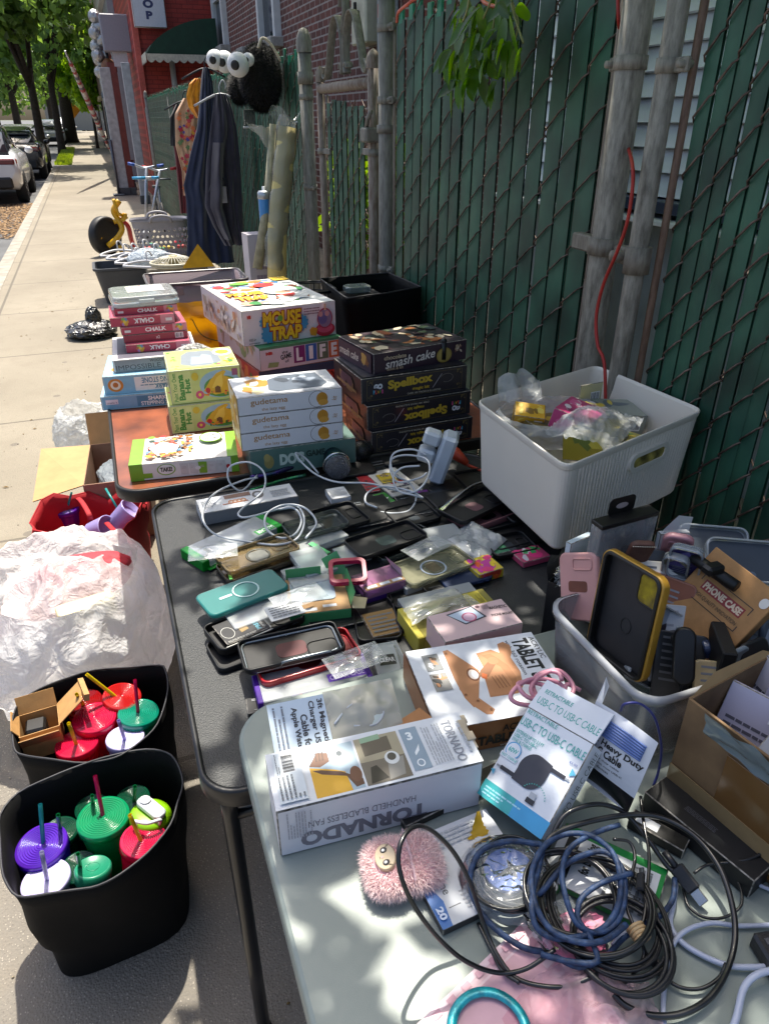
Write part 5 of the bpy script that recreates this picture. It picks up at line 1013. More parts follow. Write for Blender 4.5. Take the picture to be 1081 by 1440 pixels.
# n: thin grey-edged clear case, far
GC=film('#e6ece9',.66,.1,'#59605c',20,.4,.55)
pcase('phone_case','grey-edged clear phone case beyond the green-ended packet',[(410,733),(461,721),(480,748),(424,766)],ZK+.02,GC,.012,.13,.072,hole=(.05,.25,.25,.2),holem=M('#9aa09f',.4,amt=.3),da=0)
packet('case_package','crumpled clear case packet under the grey-edged case','packet',[(405,742),(470,726),(480,762),(430,785)],ZK,.018,CLEARB,L=.11,w=.07,card=M('#7b8580',.4))
# o,p and other black cases
pcase('phone_case','matte black phone case beside the far grey-edged clear case',z4((668,318),(855,275),(882,338),(705,395)),ZK,BC2,.012,group=CB,back=True)
pcase('phone_case','large open black phone case in the middle of the table',z5((215,515),(455,432),(512,498),(240,585)),ZK+.022,BC,.011,.158,.078,inner=BC2,hole=(.34,-.1,.24,.42),holem=M('#596365',.2,.3,.3))
pcase('phone_case','clear phone case under the large open black one, its rim showing at right',z5((260,555),(490,445),(560,510),(330,590)),ZK,GC,.014,.15,.075)
pcase('phone_case','black phone case lying flat below the white cable tangle',z5((335,395),(480,350),(525,400),(370,450)),ZK,BC2,.011,.13,.074,back=True,group=CB)
pcase('phone_case','slim black case packet by the white bin, farthest back',z5((490,330),(660,262),(742,296),(570,372)),ZK,BC,.008,.15,.078,back=True)
pcase('phone_case','large black phone case resting on a pink one near the white bin',z5((536,402),(728,308),(812,372),(592,470)),ZK+.022,BC,.012,.16,.085,inner=BC2,hole=(.36,-.05,.2,.42),holem=M('#5f4046',.5,amt=.2))
pcase('phone_case','dusty pink phone case peeking out beneath the large black one',z5((570,430),(790,345),(842,415),(640,480)),ZK,M('#8d5f62',.5),.016,.165,.088,hole=(.36,.05,.22,.4),holem=BC2)
pcase('phone_case','black phone case lying against the foot of the white bin',z5((700,470),(880,438),(940,500),(775,560)),ZK,BC2,.011,.15,.08,hole=(-.1,0,.12,.2),holem=BC)
pcase('phone_case','black phone case hidden between the green box and the yellow packet',z4((760,640),(915,622),(928,735),(790,745)),ZK,BC,.012,.075,.13,hole=(.15,-.25,.5,.25),holem=M('#33373b',.3))
pcase('phone_case','black phone case under the edge of the clear ringed case',z4((945,600),(1080,560),(1100,590),(960,640)),ZK,BC2,.012,.14,.05)
pcase('phone_case','glossy black case edge between the stacked black cases',z5((520,470),(560,440),(620,480),(580,510)),ZK,BC,.008,.06,.05,back=True)
b=MB();o_=[(0,0,0)];p1,p2,p3=(W(*z5((x,y))[0],ZK+.03)for x,y in((540,398),(640,330),(705,292)))
b.grid(lambda u,v:tuple(p1.lerp(p3,u)+Vector((.012*math.sin(v*3),-.02*v+.01,.018*math.sin(v*3.1)*math.sin(u*3)))),14,8,film(clear=.5,body='#8f9498',gl=.7));tag(b.build('plastic_wrapper'),'long folded clear wrapper tucked behind the large black case','wrapper')
# q: clear ringed case
pcase('phone_case','clear phone case with a white magnet ring beside the bubble pouch',z5((378,598),(600,522),(668,600),(442,688)),ZK+.018,film('#efeede',.5,.15,'#a9a88c',60,.5,.5),.012,.150,.082,ring=(.0,-.02,.026,.0020),ringm=M('#c3cfdd',.4),hole=(.38,.0,.16,.36),holem=M('#8a7f66',.3,.4,.3))
packet('case_package','brown-edged clear tray under the clear ringed case','packet',z5((375,590),(560,530),(640,600),(440,680)),ZK,.016,CLEARB,L=.15,w=.08,card=M('#7c7059',.5,amt=.2))
# s: bubble pouch
def bubble(name,label,q,z,h,m,seed,fr=90,cat='pouch'):
 c,a,l_,d_=layq(q,z);t=MB();Q=[W(x,y,z)-c for x,y in q]
 def fn(top):
  def f(u,v):
   p=(Q[3].lerp(Q[2],u)).lerp(Q[0].lerp(Q[1],u),v);e=min(1,5*min(u,1-u,v,1-v));bb=abs(noise.noise(Vector((u*fr*.35,v*fr*.3,seed))))*.0035+.004*noise.noise(Vector((u*5,v*5,seed)))
   return(p.x,p.y,(h*(e**.6)*(.75+.25*math.sin(u*6+seed))+bb*e*1.6)if top else .001)
  return f
 t.grid(fn(1),44,36,m);t.grid(fn(0),8,8,m);return tag(t.build(name,None,c),label,cat)
BUB=film('#ffffff',.28,.16,'#c6ccd0',120,1.0,.5,.3)
bubble('bubble_pouch','small silvery bubble-wrap pouch near the white bin',[(624,762),(660,733),(713,759),(674,793)],ZK+.012,.016,BUB,2)
# y: neon packet
b=Box(.062,.06,.022,paper('#c9b32e'));b.splat('T',0,0,1,1,22,['#d93a7a','#e0c32a','#e0622a','#c93a9a','#e8da4a'],.3,2);b.splat('F',0,0,1,1,8,['#d93a7a','#d9622a','#b83a2a'],.3,3);p0=W(672,822,ZK);placebox(b,'neon_box','small neon yellow, pink and orange box beside the bubble pouch','box',p0,ZK+.001,6)
b=Box(.07,.05,.014,paper('#b8486a'));b.splat('T',0,0,1,1,12,['#3f9f58','#d93a7a','#c9c3c8'],.3,2);p0=W(735,800,ZK);placebox(b,'small_packet','pink and green packet wedged behind the car mount box','packet',p0,ZK+.001,4)
# u: white multi-plug with chargers
mt=Matrix.Translation(W(612,676,ZK+.006))@Matrix.Rotation(R(-30),4,'Z')@Matrix.Rotation(R(16),4,'Y');WP=M('#b5bfca',.3,amt=.04,coat=.4);WP2=M('#c0c7cd',.35,amt=.04);mt=mt@Matrix.Scale(1.3,4)
t=thing('power_strip','white multi-socket adapter standing on end with a white cable','adapter',mtx=mt);b=MB();b.box((.0,0,.055),(.030,.048,.105),WP,.006);b.build('body',t);b=MB();b.box((-.0158,0,.055),(.002,.038,.09),M('#9aa3ad',.4),.0008);b.build('socket_plate',t)
for k,(z_,lb)in enumerate(((.088,'white phone charger plugged in at the top of the adapter'),(.050,'white phone charger plugged in lower on the adapter'))):
 b=MB();b.box((-.018,0,0),(.034,.032,.028),WP2,.005);o=b.build('phone_charger');o.matrix_world=mt@Matrix.Translation((-.017,.0,z_));tag(o,lb,'charger')
OC=M('#a83a22',.45,amt=.15);b=MB();p=[W(642,634,ZK+.045),W(655,652,ZK+.025),W(672,660,ZK+.01),W(690,664,ZK+.008),W(705,662,ZK+.008),W(740,660,ZK+.008)];b.tube(smooth(p,5),.0042,OC,8)
t=tag(b.build('extension_cord'),'orange-red extension cord with its socket behind the white adapter','cord');b=MB();b.tube([W(632,632,ZK+.055),W(640,638,ZK+.05),W(657,652,ZK+.03)],.012,OC,10,rs=[.016,.018,.008]);b.build('socket',t)
# v: microphones
SPK=M('#a9adb5',.25,.9,.5,500,900,1.0,.001,dark='#3a3d44')
def meshball(b,c,r,m,m2,n=22):
 b.ball(c,r,m2,24)
 for i in range(1,n):
  th_=math.pi*i/n;k=max(4,int(2*n*math.sin(th_)))
  for j in range(k):a=2*math.pi*j/k;d=Vector((math.sin(th_)*math.cos(a),math.sin(th_)*math.sin(a),math.cos(th_)));u=d.orthogonal().normalized();v=d.cross(u);p=Vector(c)+d*r*1.01;s_=r*.055;b.add([p-u*s_,p-v*s_,p+u*s_,p+v*s_,p+d*s_*.8],[(0,1,4),(1,2,4),(2,3,4),(3,0,4)],m)
def axis_m(p0,p1):
 d=(p1-p0).normalized();x=d.orthogonal().normalized();y=d.cross(x);return frame(p0,x,y,d)
pa,pb=W(474,652,ZK+.03),W(466,626,ZK+.05)
mt=axis_m(W(474,654,ZK+.036),W(460,626,ZK+.055));t=thing('microphone','glittering silver-headed karaoke microphone at the edge of the brown table','microphone',mtx=mt)
b=MB();meshball(b,(0,0,-.008),.033,SPK,M('#2a2b30',.4));b.build('head',t);b=MB();b.lathe([(.031,-.002),(.035,.01),(.033,.022),(.026,.04),(.02,.10),(.017,.14),(0,.142)],M('#1c4a44',.12,.8,.6,20,40,.5,.002,dark='#3d2a5c'),24);b.build('handle',t);b=MB();b.tube([(.0345*math.cos(R(15*i)),.0345*math.sin(R(15*i)),.006)for i in range(24)],.003,M('#c4c8cc',.1,1),8,closed=True);b.build('ring',t)
mt=axis_m(W(508,634,ZK+.03),W(540,622,ZK+.03));t=thing('microphone','black glittering microphone head behind the silver one','microphone',mtx=mt)
b=MB();meshball(b,(0,0,0),.029,M('#2a2b2f',.2,.8,.4),BLACKP,20);b.build('head',t);b=MB();b.lathe([(.02,.012),(.024,.02),(.018,.035),(.015,.12),(0,.122)],BLACKT,20);b.build('handle',t)
b=MB();pts=smooth([W(352,672,ZK+.02),W(390,664,ZK+.024),W(425,650,ZK+.03),W(455,636,ZK+.035)],6);b.tube(pts,.007,M('#3c1f66',.15,.7,.5,30,dark='#0f5a3a'),10);tag(b.build('glitter_wand'),'shiny purple and green stick beside the teal game box','wand')
b=MB();pts=smooth([W(352,690,ZK+.012),W(395,676,ZK+.014),W(430,668,ZK+.02)],6);b.tube(pts,.0045,M('#2f7f4a',.15,.7,.5,30,dark='#4a1f6a'),10);tag(b.build('glitter_wand'),'thinner shiny green stick in front of the purple one','wand')
# w: small cards in the middle
for q_,c_,lb,h in(([(520,665),(560,655),(590,690),(545,700)],'#c9c6c0','white card packet under the cable coils',.006),([(502,662),(520,660),(528,690),(510,694)],'#b3202c','small red packet left of the white card packet',.005),([(528,668),(550,664),(560,676),(538,680)],'#c9ae2a','small yellow and white card on the white packet',.009),([(528,695),(545,690),(552,706),(534,710)],'#3f8f3a','tiny green packet before the white card packet',.005),([(585,690),(600,688),(612,704),(596,706)],'#6a2a7a','small dark purple packet right of the white card',.004)):
 c,a,l_,d_=layq(q_,ZK+h);b=Box(l_,d_,.004,paper(c_));b.splat('T',.1,.1,.9,.9,7,['#5a4a6a','#d5d2cc','#b8262a','#3a3a40'],.22,int(l_*1e5));b.lines('T',.1,.1,.9,.35,2,'#5a5a60')
 v=Matrix.Rotation(a,3,'Z')@Vector((-l_/2,-d_/2,0));placebox(b,'small_card',lb,'card',(c.x+v.x,c.y+v.y),ZK+h-.004,math.degrees(a))
 # white charging cables on the black table
WC=M('#b9bec4',.35,amt=.03);
def cable(name,label,pts,r,m,k=7,plug=None,parent=None,cat='cable'):
 P_=[W(*p)if len(p)==3 else Vector(p)for p in pts];b=MB();s_=smooth(P_,k);b.tube(s_,r,m,8);o=tag(b.build(name),label,cat)
 if plug:
  for e in plug:
   a_,b_=(s_[0],s_[2])if e==0 else(s_[-1],s_[-3]);d=(a_-b_).normalized();B=MB();T=axis_m(a_,a_+d);B.box((0,0,.008),(.011,.006,.022),m,.0015,T=T);B.box((0,0,.024),(.008,.0028,.010),M('#a9adb0',.3,.9),.0008,T=T);B.build('plug',o)
 return o
K=ZK
cable('white_cable','thin white charging cable looping over the green-ended packet',[(362,668,K+.03),(340,690,K+.03),(322,676,K+.06),(324,656,K+.09),(350,650,K+.10),(371,664,K+.08),(370,690,K+.05),(340,716,K+.045),(336,725,K+.04),(350,727,K+.04),(395,715,K+.04),(418,712,K+.05),(428,732,K+.05),(418,757,K+.03),(390,766,K+.03),(350,762,K+.03),(306,753,K+.03),(286,732,K+.05),(290,708,K+.06),(308,690,K+.05),(344,675,K+.045),(362,672,K+.04)],.0024,WC)
cable('white_cable','white cable ring standing between the green packet and the clear case',[(430,757,K+.03),(445,735,K+.04),(428,714,K+.055),(400,710,K+.06),(376,722,K+.055),(374,742,K+.04),(392,756,K+.03),(414,752,K+.03),(424,732,K+.04),(414,715,K+.05),(392,716,K+.05)],.0026,WC)
cable('white_cable','long white cable running from the microphones into the plug tangle',[(448,666,K+.03),(430,645,K+.06),(416,637,K+.08),(424,650,K+.06),(446,668,K+.04),(475,678,K+.03),(520,680,K+.025),(560,690,K+.02),(582,692,K+.03),(598,678,K+.05),(604,660,K+.07),(598,645,K+.085),(572,640,K+.08),(552,645,K+.07),(549,662,K+.05),(560,678,K+.04),(590,672,K+.05),(600,665,K+.06)],.0026,WC)
cable('white_cable','white cable looping below the adapter toward the middle of the table',[(590,655,K+.08),(565,658,K+.07),(553,672,K+.05),(560,690,K+.03),(580,696,K+.03),(594,700,K+.02),(575,690,K+.03),(540,684,K+.03),(518,692,K+.03),(514,706,K+.02),(530,714,K+.02)],.0025,WC)
cable('white_cable','white cable lying in an arc in front of the adapter',[(600,640,K+.09),(580,632,K+.10),(556,636,K+.09),(549,650,K+.07),(556,668,K+.05),(577,680,K+.03),(585,700,K+.015),(575,718,K+.01),(552,722,K+.01),(535,720,K+.01)],.0026,WC)
pcase('phone_case','black phone case at the back edge beside the microphones',[(530,640),(590,632),(600,652),(545,662)],ZK,BC2,.010,.12,.07,back=True)
# loose packets that fill the gaps of the pile
q=random.Random(50)
for q_,z_,kind,c_,lb in(([(462,712),(545,698),(562,733),(478,752)],.001,'d','#15161a','flat black package with small white print beside the far clear case'),([(556,702),(632,690),(650,716),(572,730)],.001,'d','#1a1b20','dark flat package between the cable coils and the large black case'),([(600,742),(645,734),(660,768),(612,778)],.001,'c','#5a625f','clear tray under the bubble pouch'),([(412,775),(455,764),(470,800),(425,812)],.02,'c','#8fa2a0','clear folded sheet between the amber case and the green card edge'),([(560,842),(655,818),(690,846),(578,872)],.001,'c','#3f4346','dark clear package behind the yellow packet'),([(512,868),(556,858),(566,892),(520,902)],.001,'k','#8a6a3e','tan card piece beside the black case near the yellow packet'),([(528,905),(566,898),(574,952),(538,960)],.001,'c','#3a3d44','clear empty tray next to the CLEAR card'),([(345,988),(440,970),(445,992),(350,1008)],.001,'d','#101114','black flat package sticking out under the purple-ended box'),([(400,800),(460,785),(474,826),(412,842)],.001,'c','#a3b1bb','pale clear package left of the open green box'),([(470,770),(510,760),(520,778),(480,790)],.001,'c','#6d7a74','thin clear package above the raspberry frame'),([(430,868),(500,850),(508,880),(440,895)],.001,'d','#141519','dark flat package under the open green box'),([(660,765),(700,756),(712,780),(672,790)],.001,'p','#3f7f5c','green and pink printed card by the black case near the white bin'),([(585,812),(640,800),(652,824),(596,838)],.001,'d','#191a1e','dark packet between the ringed clear case and the neon box'),([(505,640),(560,630),(568,650),(512,660)],.001,'d','#17181c','black packet behind the black microphone'),([(372,855),(420,842),(428,862),(380,876)],.05,'w','#c5c8ca','white instruction leaflet inside the sleeve-filled black case')):
 if kind=='c':packet('case_package',lb,'packet',q_,ZK+z_,.018,CLEARB,card=M(c_,.35,amt=.25,ns=40));continue
 c,a,l_,d_=layq(q_,ZK+z_);b=Box(l_,d_,.008 if kind!='w' else .001,M(c_,.35,amt=.15,coat=.3)if kind=='d' else paper(c_));v=Matrix.Rotation(a,3,'Z')@Vector((-l_/2,-d_/2,0))
 if kind=='d':b.lines('T',.08,.72,.55,.9,2,'#8a8c90',int(l_*999));b.lines('T',.1,.1,.4,.2,1,'#6a6c70')
 elif kind=='p':b.splat('T',.05,.05,.95,.95,10,['#d93a7a','#3f9f58','#e3c93a'],.25,3)
 else:b.lines('T',.1,.1,.9,.9,5,'#6a6c70')
 placebox(b,{'d':'black_packet','k':'card_piece','p':'printed_card','w':'leaflet'}[kind],lb,{'d':'packet','k':'card','p':'card','w':'leaflet'}[kind],(c.x+v.x,c.y+v.y),ZK+z_,math.degrees(a))
for k,(q_,z_,fl,lb)in enumerate((([(440,722),(500,706),(515,738),(452,756)],.012,0,'black phone case lying between the grey-edged clear case and the big black case'),([(600,700),(652,688),(668,712),(612,724)],.006,1,'black phone case back up behind the large black case pair'),([(640,668),(690,660),(705,684),(652,694)],.004,0,'black phone case under the orange-red cord'),([(700,712),(748,704),(764,730),(712,742)],.004,1,'black phone case back up at the foot of the white bin'),([(545,720),(602,706),(615,734),(556,750)],.004,0,'black phone case in front of the white cable arc'),([(680,760),(738,750),(752,778),(692,790)],.006,0,'black phone case right of the bubble pouch'),([(612,808),(676,792),(690,818),(624,836)],.004,1,'dark blue phone case between the ringed clear case and the yellow packet'),([(470,655),(520,648),(528,668),(478,676)],.002,1,'charcoal phone case just in front of the microphones'),([(560,872),(590,862),(600,892),(566,902)],.004,0,'small black case between the tan card and the yellow packet'),([(430,940),(520,915),(528,935),(436,962)],.030,1,'slate phone case lying on the purple-ended box'))):
 pcase('phone_case',lb,q_,ZK+z_,BC if k!=6 else M('#1c2a4a',.4),.011,back=bool(fl),inner=BC2,hole=None if fl else(.34,.05,.22,.42),holem=M('#3f4448',.3,amt=.3))if k!=9 else None
for k,(px,py,rz,lb)in enumerate(((420,842,12,'glossy loose film over the pale packet left of the green box'),(300,778,-8,'loose clear film on the green-ended packet'),(600,772,20,'loose clear film between the black case and the bubble pouch'),(500,930,8,'loose clear film on the purple-ended box'),(640,860,14,'clear film fold at the edge of the pink mount box'))):
 b=MB();b.grid(lambda u,v:(.10*(u-.5),.055*(v-.5),.004+.009*(1-2*abs(noise.noise(Vector((u*3,v*2.4,px)))))*math.sin(3.1*u)*math.sin(3.1*v)),36,24,film(clear=.7,body='#e3e8ea',gl=.9,wave=18,wst=.6));tag(b.build('loose_film',None,W(px,py,ZK+.045),R(rz)),lb,'plastic film')
 # ------------------------------------------------------------------ grey table
def zt(*p):return[(500+x/3.003,820+y/3.003)for x,y in p]
def z8(*p):return[(680+x/2.696,700+y/2.696)for x,y in p]
# handheld fan box
b=Box(.262,.088,.080,paper('#cfd0d8'),.0018)
b.t('F','TORNADO',.10,.10,.72,.42,'#77757f',rot=180,bold=.05);b.t('F','HANDHELD BLADELESS FAN',.14,.50,.66,.64,'#77757f',rot=180,bold=.0)
b.lines('F',.80,.1,.94,.92,9,'#a9a8b2',2,vert=True)if False else b.lines('F',.04,.35,.16,.92,9,'#a5a4ae',2,vert=True)
b.r('T',.0,.0,1,1,'#d4d8de');b.r('T',.19,.04,.42,.90,'#9db0bd');b.p('T',[(.19,.04),(.36,.04),(.35,.38),(.30,.46),(.19,.58)],'#d2a021');b.p('T',[(.24,.50),(.33,.40),(.42,.20),(.42,.10),(.38,.08),(.35,.30),(.24,.42),(.20,.52)],'#5a3a2a');b.p('T',[(.19,.60),(.24,.82),(.29,.78),(.29,.62),(.24,.55)],'#6a4431');b.e('T',.395,.30,.028,.14,'#6a4431');b.e('T',.345,.70,.022,.09,'#dfe4e6');b.e('T',.345,.72,.014,.05,'#4a545c')
for k in range(3):b.p('T',[(.225+.016*k,.66),(.232+.016*k,.82),(.238+.016*k,.82),(.235+.016*k,.66)],'#4d3022')
b.r('T',.43,.04,.65,.90,'#6f675b');b.r('T',.43,.45,.65,.90,'#a09780');b.p('T',[(.46,.55),(.60,.58),(.60,.85),(.46,.80)],'#5f564a');b.p('T',[(.46,.80),(.56,.82),(.56,.92),(.46,.90)],'#8aa88c');b.p('T',[(.45,.06),(.47,.34),(.50,.36),(.54,.1)],'#2c2722');b.p('T',[(.54,.06),(.62,.1),(.64,.42),(.56,.4)],'#8d8a84');b.e('T',.585,.43,.036,.12,'#d5d8d8');b.e('T',.585,.45,.022,.07,'#4e4a44')
b.r('T',.665,.10,.755,.90,'#8a9cac');b.t('T','3',.69,.66,.72,.82,'#e2e7ea',bold=.04);b.p('T',[(.70,.42),(.735,.56),(.725,.44),(.70,.36)],'#e2e7ea');b.ring('T',.71,.22,.02,.07,.3,'#e2e7ea','#8a9cac')
b.t('T','TORNADO',.885,.08,.935,.88,'#8b8f98',rot=270,bold=.02);b.lines('T',.77,.12,.87,.85,7,'#a7abb2',4,vert=True);b.lines('T',.95,.2,.98,.8,1,'#a7abb2',5,vert=True)
b.r('T',.025,.06,.155,.94,'#c9d2d9');b.bars('T',.06,.55,.13,.90,20,vert=True,bgc='#d5d9dd');b.lines('T',.03,.1,.15,.5,6,'#6a7078',6,vert=True);b.lines('T',.035,.55,.055,.9,2,'#6a7078',7,vert=True)
b.t('R','TECHSOURCE',.25,.30,.36,.75,'#3a3a42',rot=270);b.p('R',[(.27,.82),(.31,.78),(.35,.82),(.31,.86)],'#3a3a42')
fb=placebox(b,'fan_box','long white and lavender handheld fan box with a photo printed lid','box',(.077,.566),ZG+.001,-3.9)
b=MB();q=random.Random(3)
for k in range(5):b.box((.262+q.uniform(-.004,.003),.03+.012*k,.078+q.uniform(-.003,.004)),(.012,.014,.004),M('#b9ac94',.8),.001,T=Matrix.Rotation(q.uniform(-.02,.02),4,'Y'))
b.build('torn_edge',fb)
# magnetic charger pouch behind it
b=MB();c,a,l_,d_=layq([(387,1015),(562,998),(570,1055),(395,1078)],ZG+.05)
mt=Matrix.Translation((W(388,1070,ZG+.055)))@Matrix.Rotation(R(-4),4,'Z')@Matrix.Rotation(R(28),4,'X')
t=thing('charger_pouch','clear pouch with pale blue header card reading 3ft Magnetic behind the fan box','pouch',mtx=mt)
B=Box(.078,.075,.0015,paper('#b9c9d8'),0)
for k,(s_,v0,v1)in enumerate((('3ft Magnetic',.04,.94),('Charger USB',.04,.92),('Cable for',.04,.70),('Apple Watch',.04,.86))):B.t('T',s_,.84-.155*k,v0,.965-.155*k,v1,'#2a2e36',rot=270,bold=.03)
B.lines('T',.06,.1,.28,.92,3,'#6b7380',3,vert=True);B.build('header_card',t)
B=MB();B.grid(lambda u,v:(.078+.10*u,.078*v,.006*math.sin(u*3.1)*math.sin(v*3.1)+.002*noise.noise(Vector((u*7,v*7,1)))),24,16,film(clear=.45,body='#c2bfae',gl=.6));B.grid(lambda u,v:(.078+.10*u,.078*v,.0),4,4,film(clear=.5,body='#b9b6a8'));B.build('clear_pouch',t)
B=MB();B.slab([(.018*math.cos(R(20*i)),.018*math.sin(R(20*i)))for i in range(18)],0,.003,M('#b4c1bf',.5),T=Matrix.Translation((.135,.035,.001)));B.tube(smooth([(.085,.03,.003),(.11,.05,.003),(.135,.052,.003),(.155,.035,.003),(.14,.018,.003),(.11,.022,.003)],5),.0017,WC,6);B.build('coiled_cable',t)
# kraft tablet stand box
b=Box(.215,.172,.052,M('#a0683a',.6,amt=.1,ns=30,bs=150,bst=.15),.0015);CU,CU2='#b5805a','#8d5f40'
b.r('T',.004,.004,.996,.996,'#d5d9de');b.r('F',0,0,1,1,'#9b653a')
b.t('T','TABLET STAND',.80,.05,.93,.93,'#1a1c22',rot=270,bold=.04);b.t('T','ACRYLIC',.945,.62,.985,.93,'#2a2c32',rot=270);b.t('T','with 360 rotation',.755,.45,.785,.93,'#44464c',rot=270)
b.p('T',[(.27,.92),(.31,.93),(.46,.60),(.45,.55),(.34,.20),(.30,.18),(.27,.30),(.26,.55)],CU);b.p('T',[(.26,.42),(.31,.40),(.43,.12),(.40,.07),(.36,.08),(.30,.2)],CU);b.p('T',[(.50,.82),(.62,.84),(.67,.78),(.69,.90),(.74,.92),(.775,.86),(.76,.76),(.73,.70),(.74,.5),(.70,.32),(.64,.25),(.44,.26),(.47,.5),(.50,.62)],CU);b.p('T',[(.53,.78),(.60,.79),(.64,.7),(.68,.6),(.69,.45),(.66,.32),(.62,.29),(.64,.4),(.62,.6)],'#a5714c')
b.ring('T',.405,.56,.045,.085,.25,'#7a4a30','#d5c9c0');b.e('T',.415,.555,.025,.05,'#d9dade');b.p('T',[(.43,.52),(.47,.60),(.585,.72),(.61,.66),(.50,.50)],CU2);b.e('T',.592,.69,.04,.05,'#b87a55');b.p('T',[(.45,.50),(.47,.56),(.50,.53),(.48,.47)],'#c2602e')
for k in range(4):b.p('T',[(.52+.025*k,.50),(.528+.025*k,.50),(.54+.025*k,.34),(.532+.025*k,.34)],CU2)
b.r('T',.10,.68,.22,.90,'#7d7f80');b.splat('T',.10,.68,.22,.90,9,['#4a3a30','#b5805a','#d5d5d5','#3a3a3c'],.05,4);b.r('T',.10,.42,.22,.64,'#8a8885');b.splat('T',.10,.42,.22,.64,9,['#4a3a30','#b5805a','#c5c5c5','#3a3a3c'],.05,5)
for(x,y)in((.285,.88),(.345,.24),(.285,.33),(.405,.12)):b.e('T',x,y,.010,.012,'#7d5236')
b.t('F','TABLET STAND',.28,.18,.92,.52,'#17130f',bold=.05);b.t('F','ACRYLIC',.45,.60,.72,.84,'#17130f',bold=.02);b.t('F','with 360 rotation',.42,.05,.78,.15,'#d9cfc4')
b.r('L',0,0,1,1,'#9b653a')
placebox(b,'tablet_stand_box','white-topped kraft ACRYLIC TABLET STAND box in the middle of the grey table','box',(.317,.640),ZG+.001,-7)
b=MB();b.box((0,0,0),(.055,.04,.002),M('#a8754a',.6,amt=.1));tag(b.build('cardboard_flap',None,W(583,1020,ZG+.06),R(20)),'small tan cardboard flap tucked behind the fan box corner','cardboard')
# pink phone mount box and yellow clear packet beyond
c,a,l_,d_=layq([(590,890),(712,860),(757,905),(610,945)],ZK+.055);b=Box(.145,.075,.05,paper('#c9aeb0'));b.t('T','MAGNETIC',.76,.60,.98,.86,'#3c3236',rot=-8,bold=.03);b.t('T','PHONE MOUNT',.72,.34,.99,.58,'#3c3236',rot=-8,bold=.03);b.p('T',[(.22,.88),(.58,.98),(.66,.50),(.36,.40)],'#2f3440');b.p('T',[(.24,.84),(.565,.94),(.63,.53),(.37,.44)],'#b5c3d4');b.ring('T',.46,.62,.09,.17,.2,'#a84a6a','#c9a8bc');b.e('T',.64,.90,.028,.05,'#5a3f47');b.lines('T',.68,.74,.78,.92,4,'#7a666c')
placebox(b,'phone_mount_box','pale pink phone mount box between the yellow packet and the tablet stand box','box',(c.x-.072,c.y-.030),ZG-.004,math.degrees(a))
YC=film('#f3ecb0',.38,.14,'#b5ab5e',14,.7,.5,.15)
def yin(t,L,w,h):
 b=MB();tray(b,L*.7,w*.75,.008,.012,film(clear=.4,body='#d8d8cc',gl=.6));b.build('clear_case',t)
t=packet('case_package','yellow-ended clear phone case box behind the pink mount box','packet',[(553,858),(691,826),(712,862),(582,900)],ZK,.040,YC,M('#c5b84a',.4,amt=.08,tr=.15),.07,card=paper('#a9a492'),strip=(.74,.48,.92,.95,'#c2b23a','','#222'),insert=yin,L=.165,w=.085,side='left')
B=Box(.032,.038,.001,paper('#b9ab3e'),0);B.r('T',.15,.2,.6,.7,'#a89b36');B.ring('T',.38,.5,.16,.14,.3,'#5f5a2a','#b9ab3e');B.lines('T',.68,.2,.95,.9,4,'#5f5a2a',2,vert=True);o=B.build('printed_label',t);o.location=(.04,-.005,.0405)
B=MB();B.box((-.055,.018,.0408),(.03,.014,.001),paper('#9aa9b0'));B.box((-.055,.018,.0414),(.018,.008,.0006),M('#3f6f7f',.4));B.build('sticker',t)
b=MB();p1=W(575,870,ZK+.05);b.grid(lambda u,v:(p1.x+.12*u,p1.y-.02+.05*v+.02*u,p1.z+.008*noise.noise(Vector((u*5,v*5,2)))+.01*math.sin(u*3)),20,10,film(clear=.55,body='#c9c9b8',gl=.7));tag(b.build('plastic_wrapper'),'loose clear wrapper lying across the yellow-ended packet','wrapper')
# car mount box, upright, black, torn open
mt=Matrix.Translation((.632,.872,ZK+.001))@Matrix.Rotation(R(118),4,'Z');b=MB();w_,d_,h=.075,.085,.125
t=thing('car_mount_box','torn-open black CAR MOUNT box stuffed with bubble wrap','box',(.632,.868,ZK+.001),R(-62))
# local: origin front corner; face A along +x (away right), face B along +y (away left)
CB_=M('#1c1d20',.45,amt=.2,ns=20,bs=90,bst=.2)
for c_,s_ in(((.032,0,h/2),(.064,.002,h)),((0,.045,h/2),(.002,.09,h)),((.064,.045,h/2),(.002,.09,h)),((.032,.09,h/2),(.064,.002,h)),((.032,.045,.001),(.064,.09,.002))):b.box(c_,s_,CB_,0)
F=frame((-.0012,.09,0),(0,-1,0),(0,0,1),(-1,0,0));b.dt(F,.09,h,'CAR MOUNT',.10,.80,.92,.90,ink('#8e9096'),bold=.0)
b.dp(F,.09,h,[(.12,.12),(.88,.08),(.85,.66),(.2,.70)],ink('#3a3d46'));q=random.Random(4)
for cx,cy,r_,c_ in((.5,.42,.26,'#6a6f7c'),(.5,.42,.2,'#2c2f38'),(.52,.40,.12,'#80859a'),(.36,.22,.1,'#9aa0aa'),(.62,.18,.1,'#a9afb8')):b.dp(F,.09,h,[(cx+r_*math.cos(R(15*i)),cy+r_*.75*math.sin(R(15*i)))for i in range(24)],ink(c_))
b.build('carton',t)
b=MB();b.add([(-.001,.0,h),(-.001,.09,h),(-.004,.085,h+.022),(-.010,.06,h+.036),(-.008,.045,h+.028),(-.012,.02,h+.040),(-.008,.0,h+.026)],[(0,1,2,3,4,5,6)],CB_);F2=frame((-.003,.085,h+.004),(0,-1,0),(-.18,0,1),(-1,0,-.18));
for k in range(8):b.dp(F2,.08,.03,[(.15,.06+.1*k),(.75,.06+.1*k),(.75,.10+.1*k),(.15,.10+.1*k)],ink('#55565a'))
b.build('torn_flap',t)
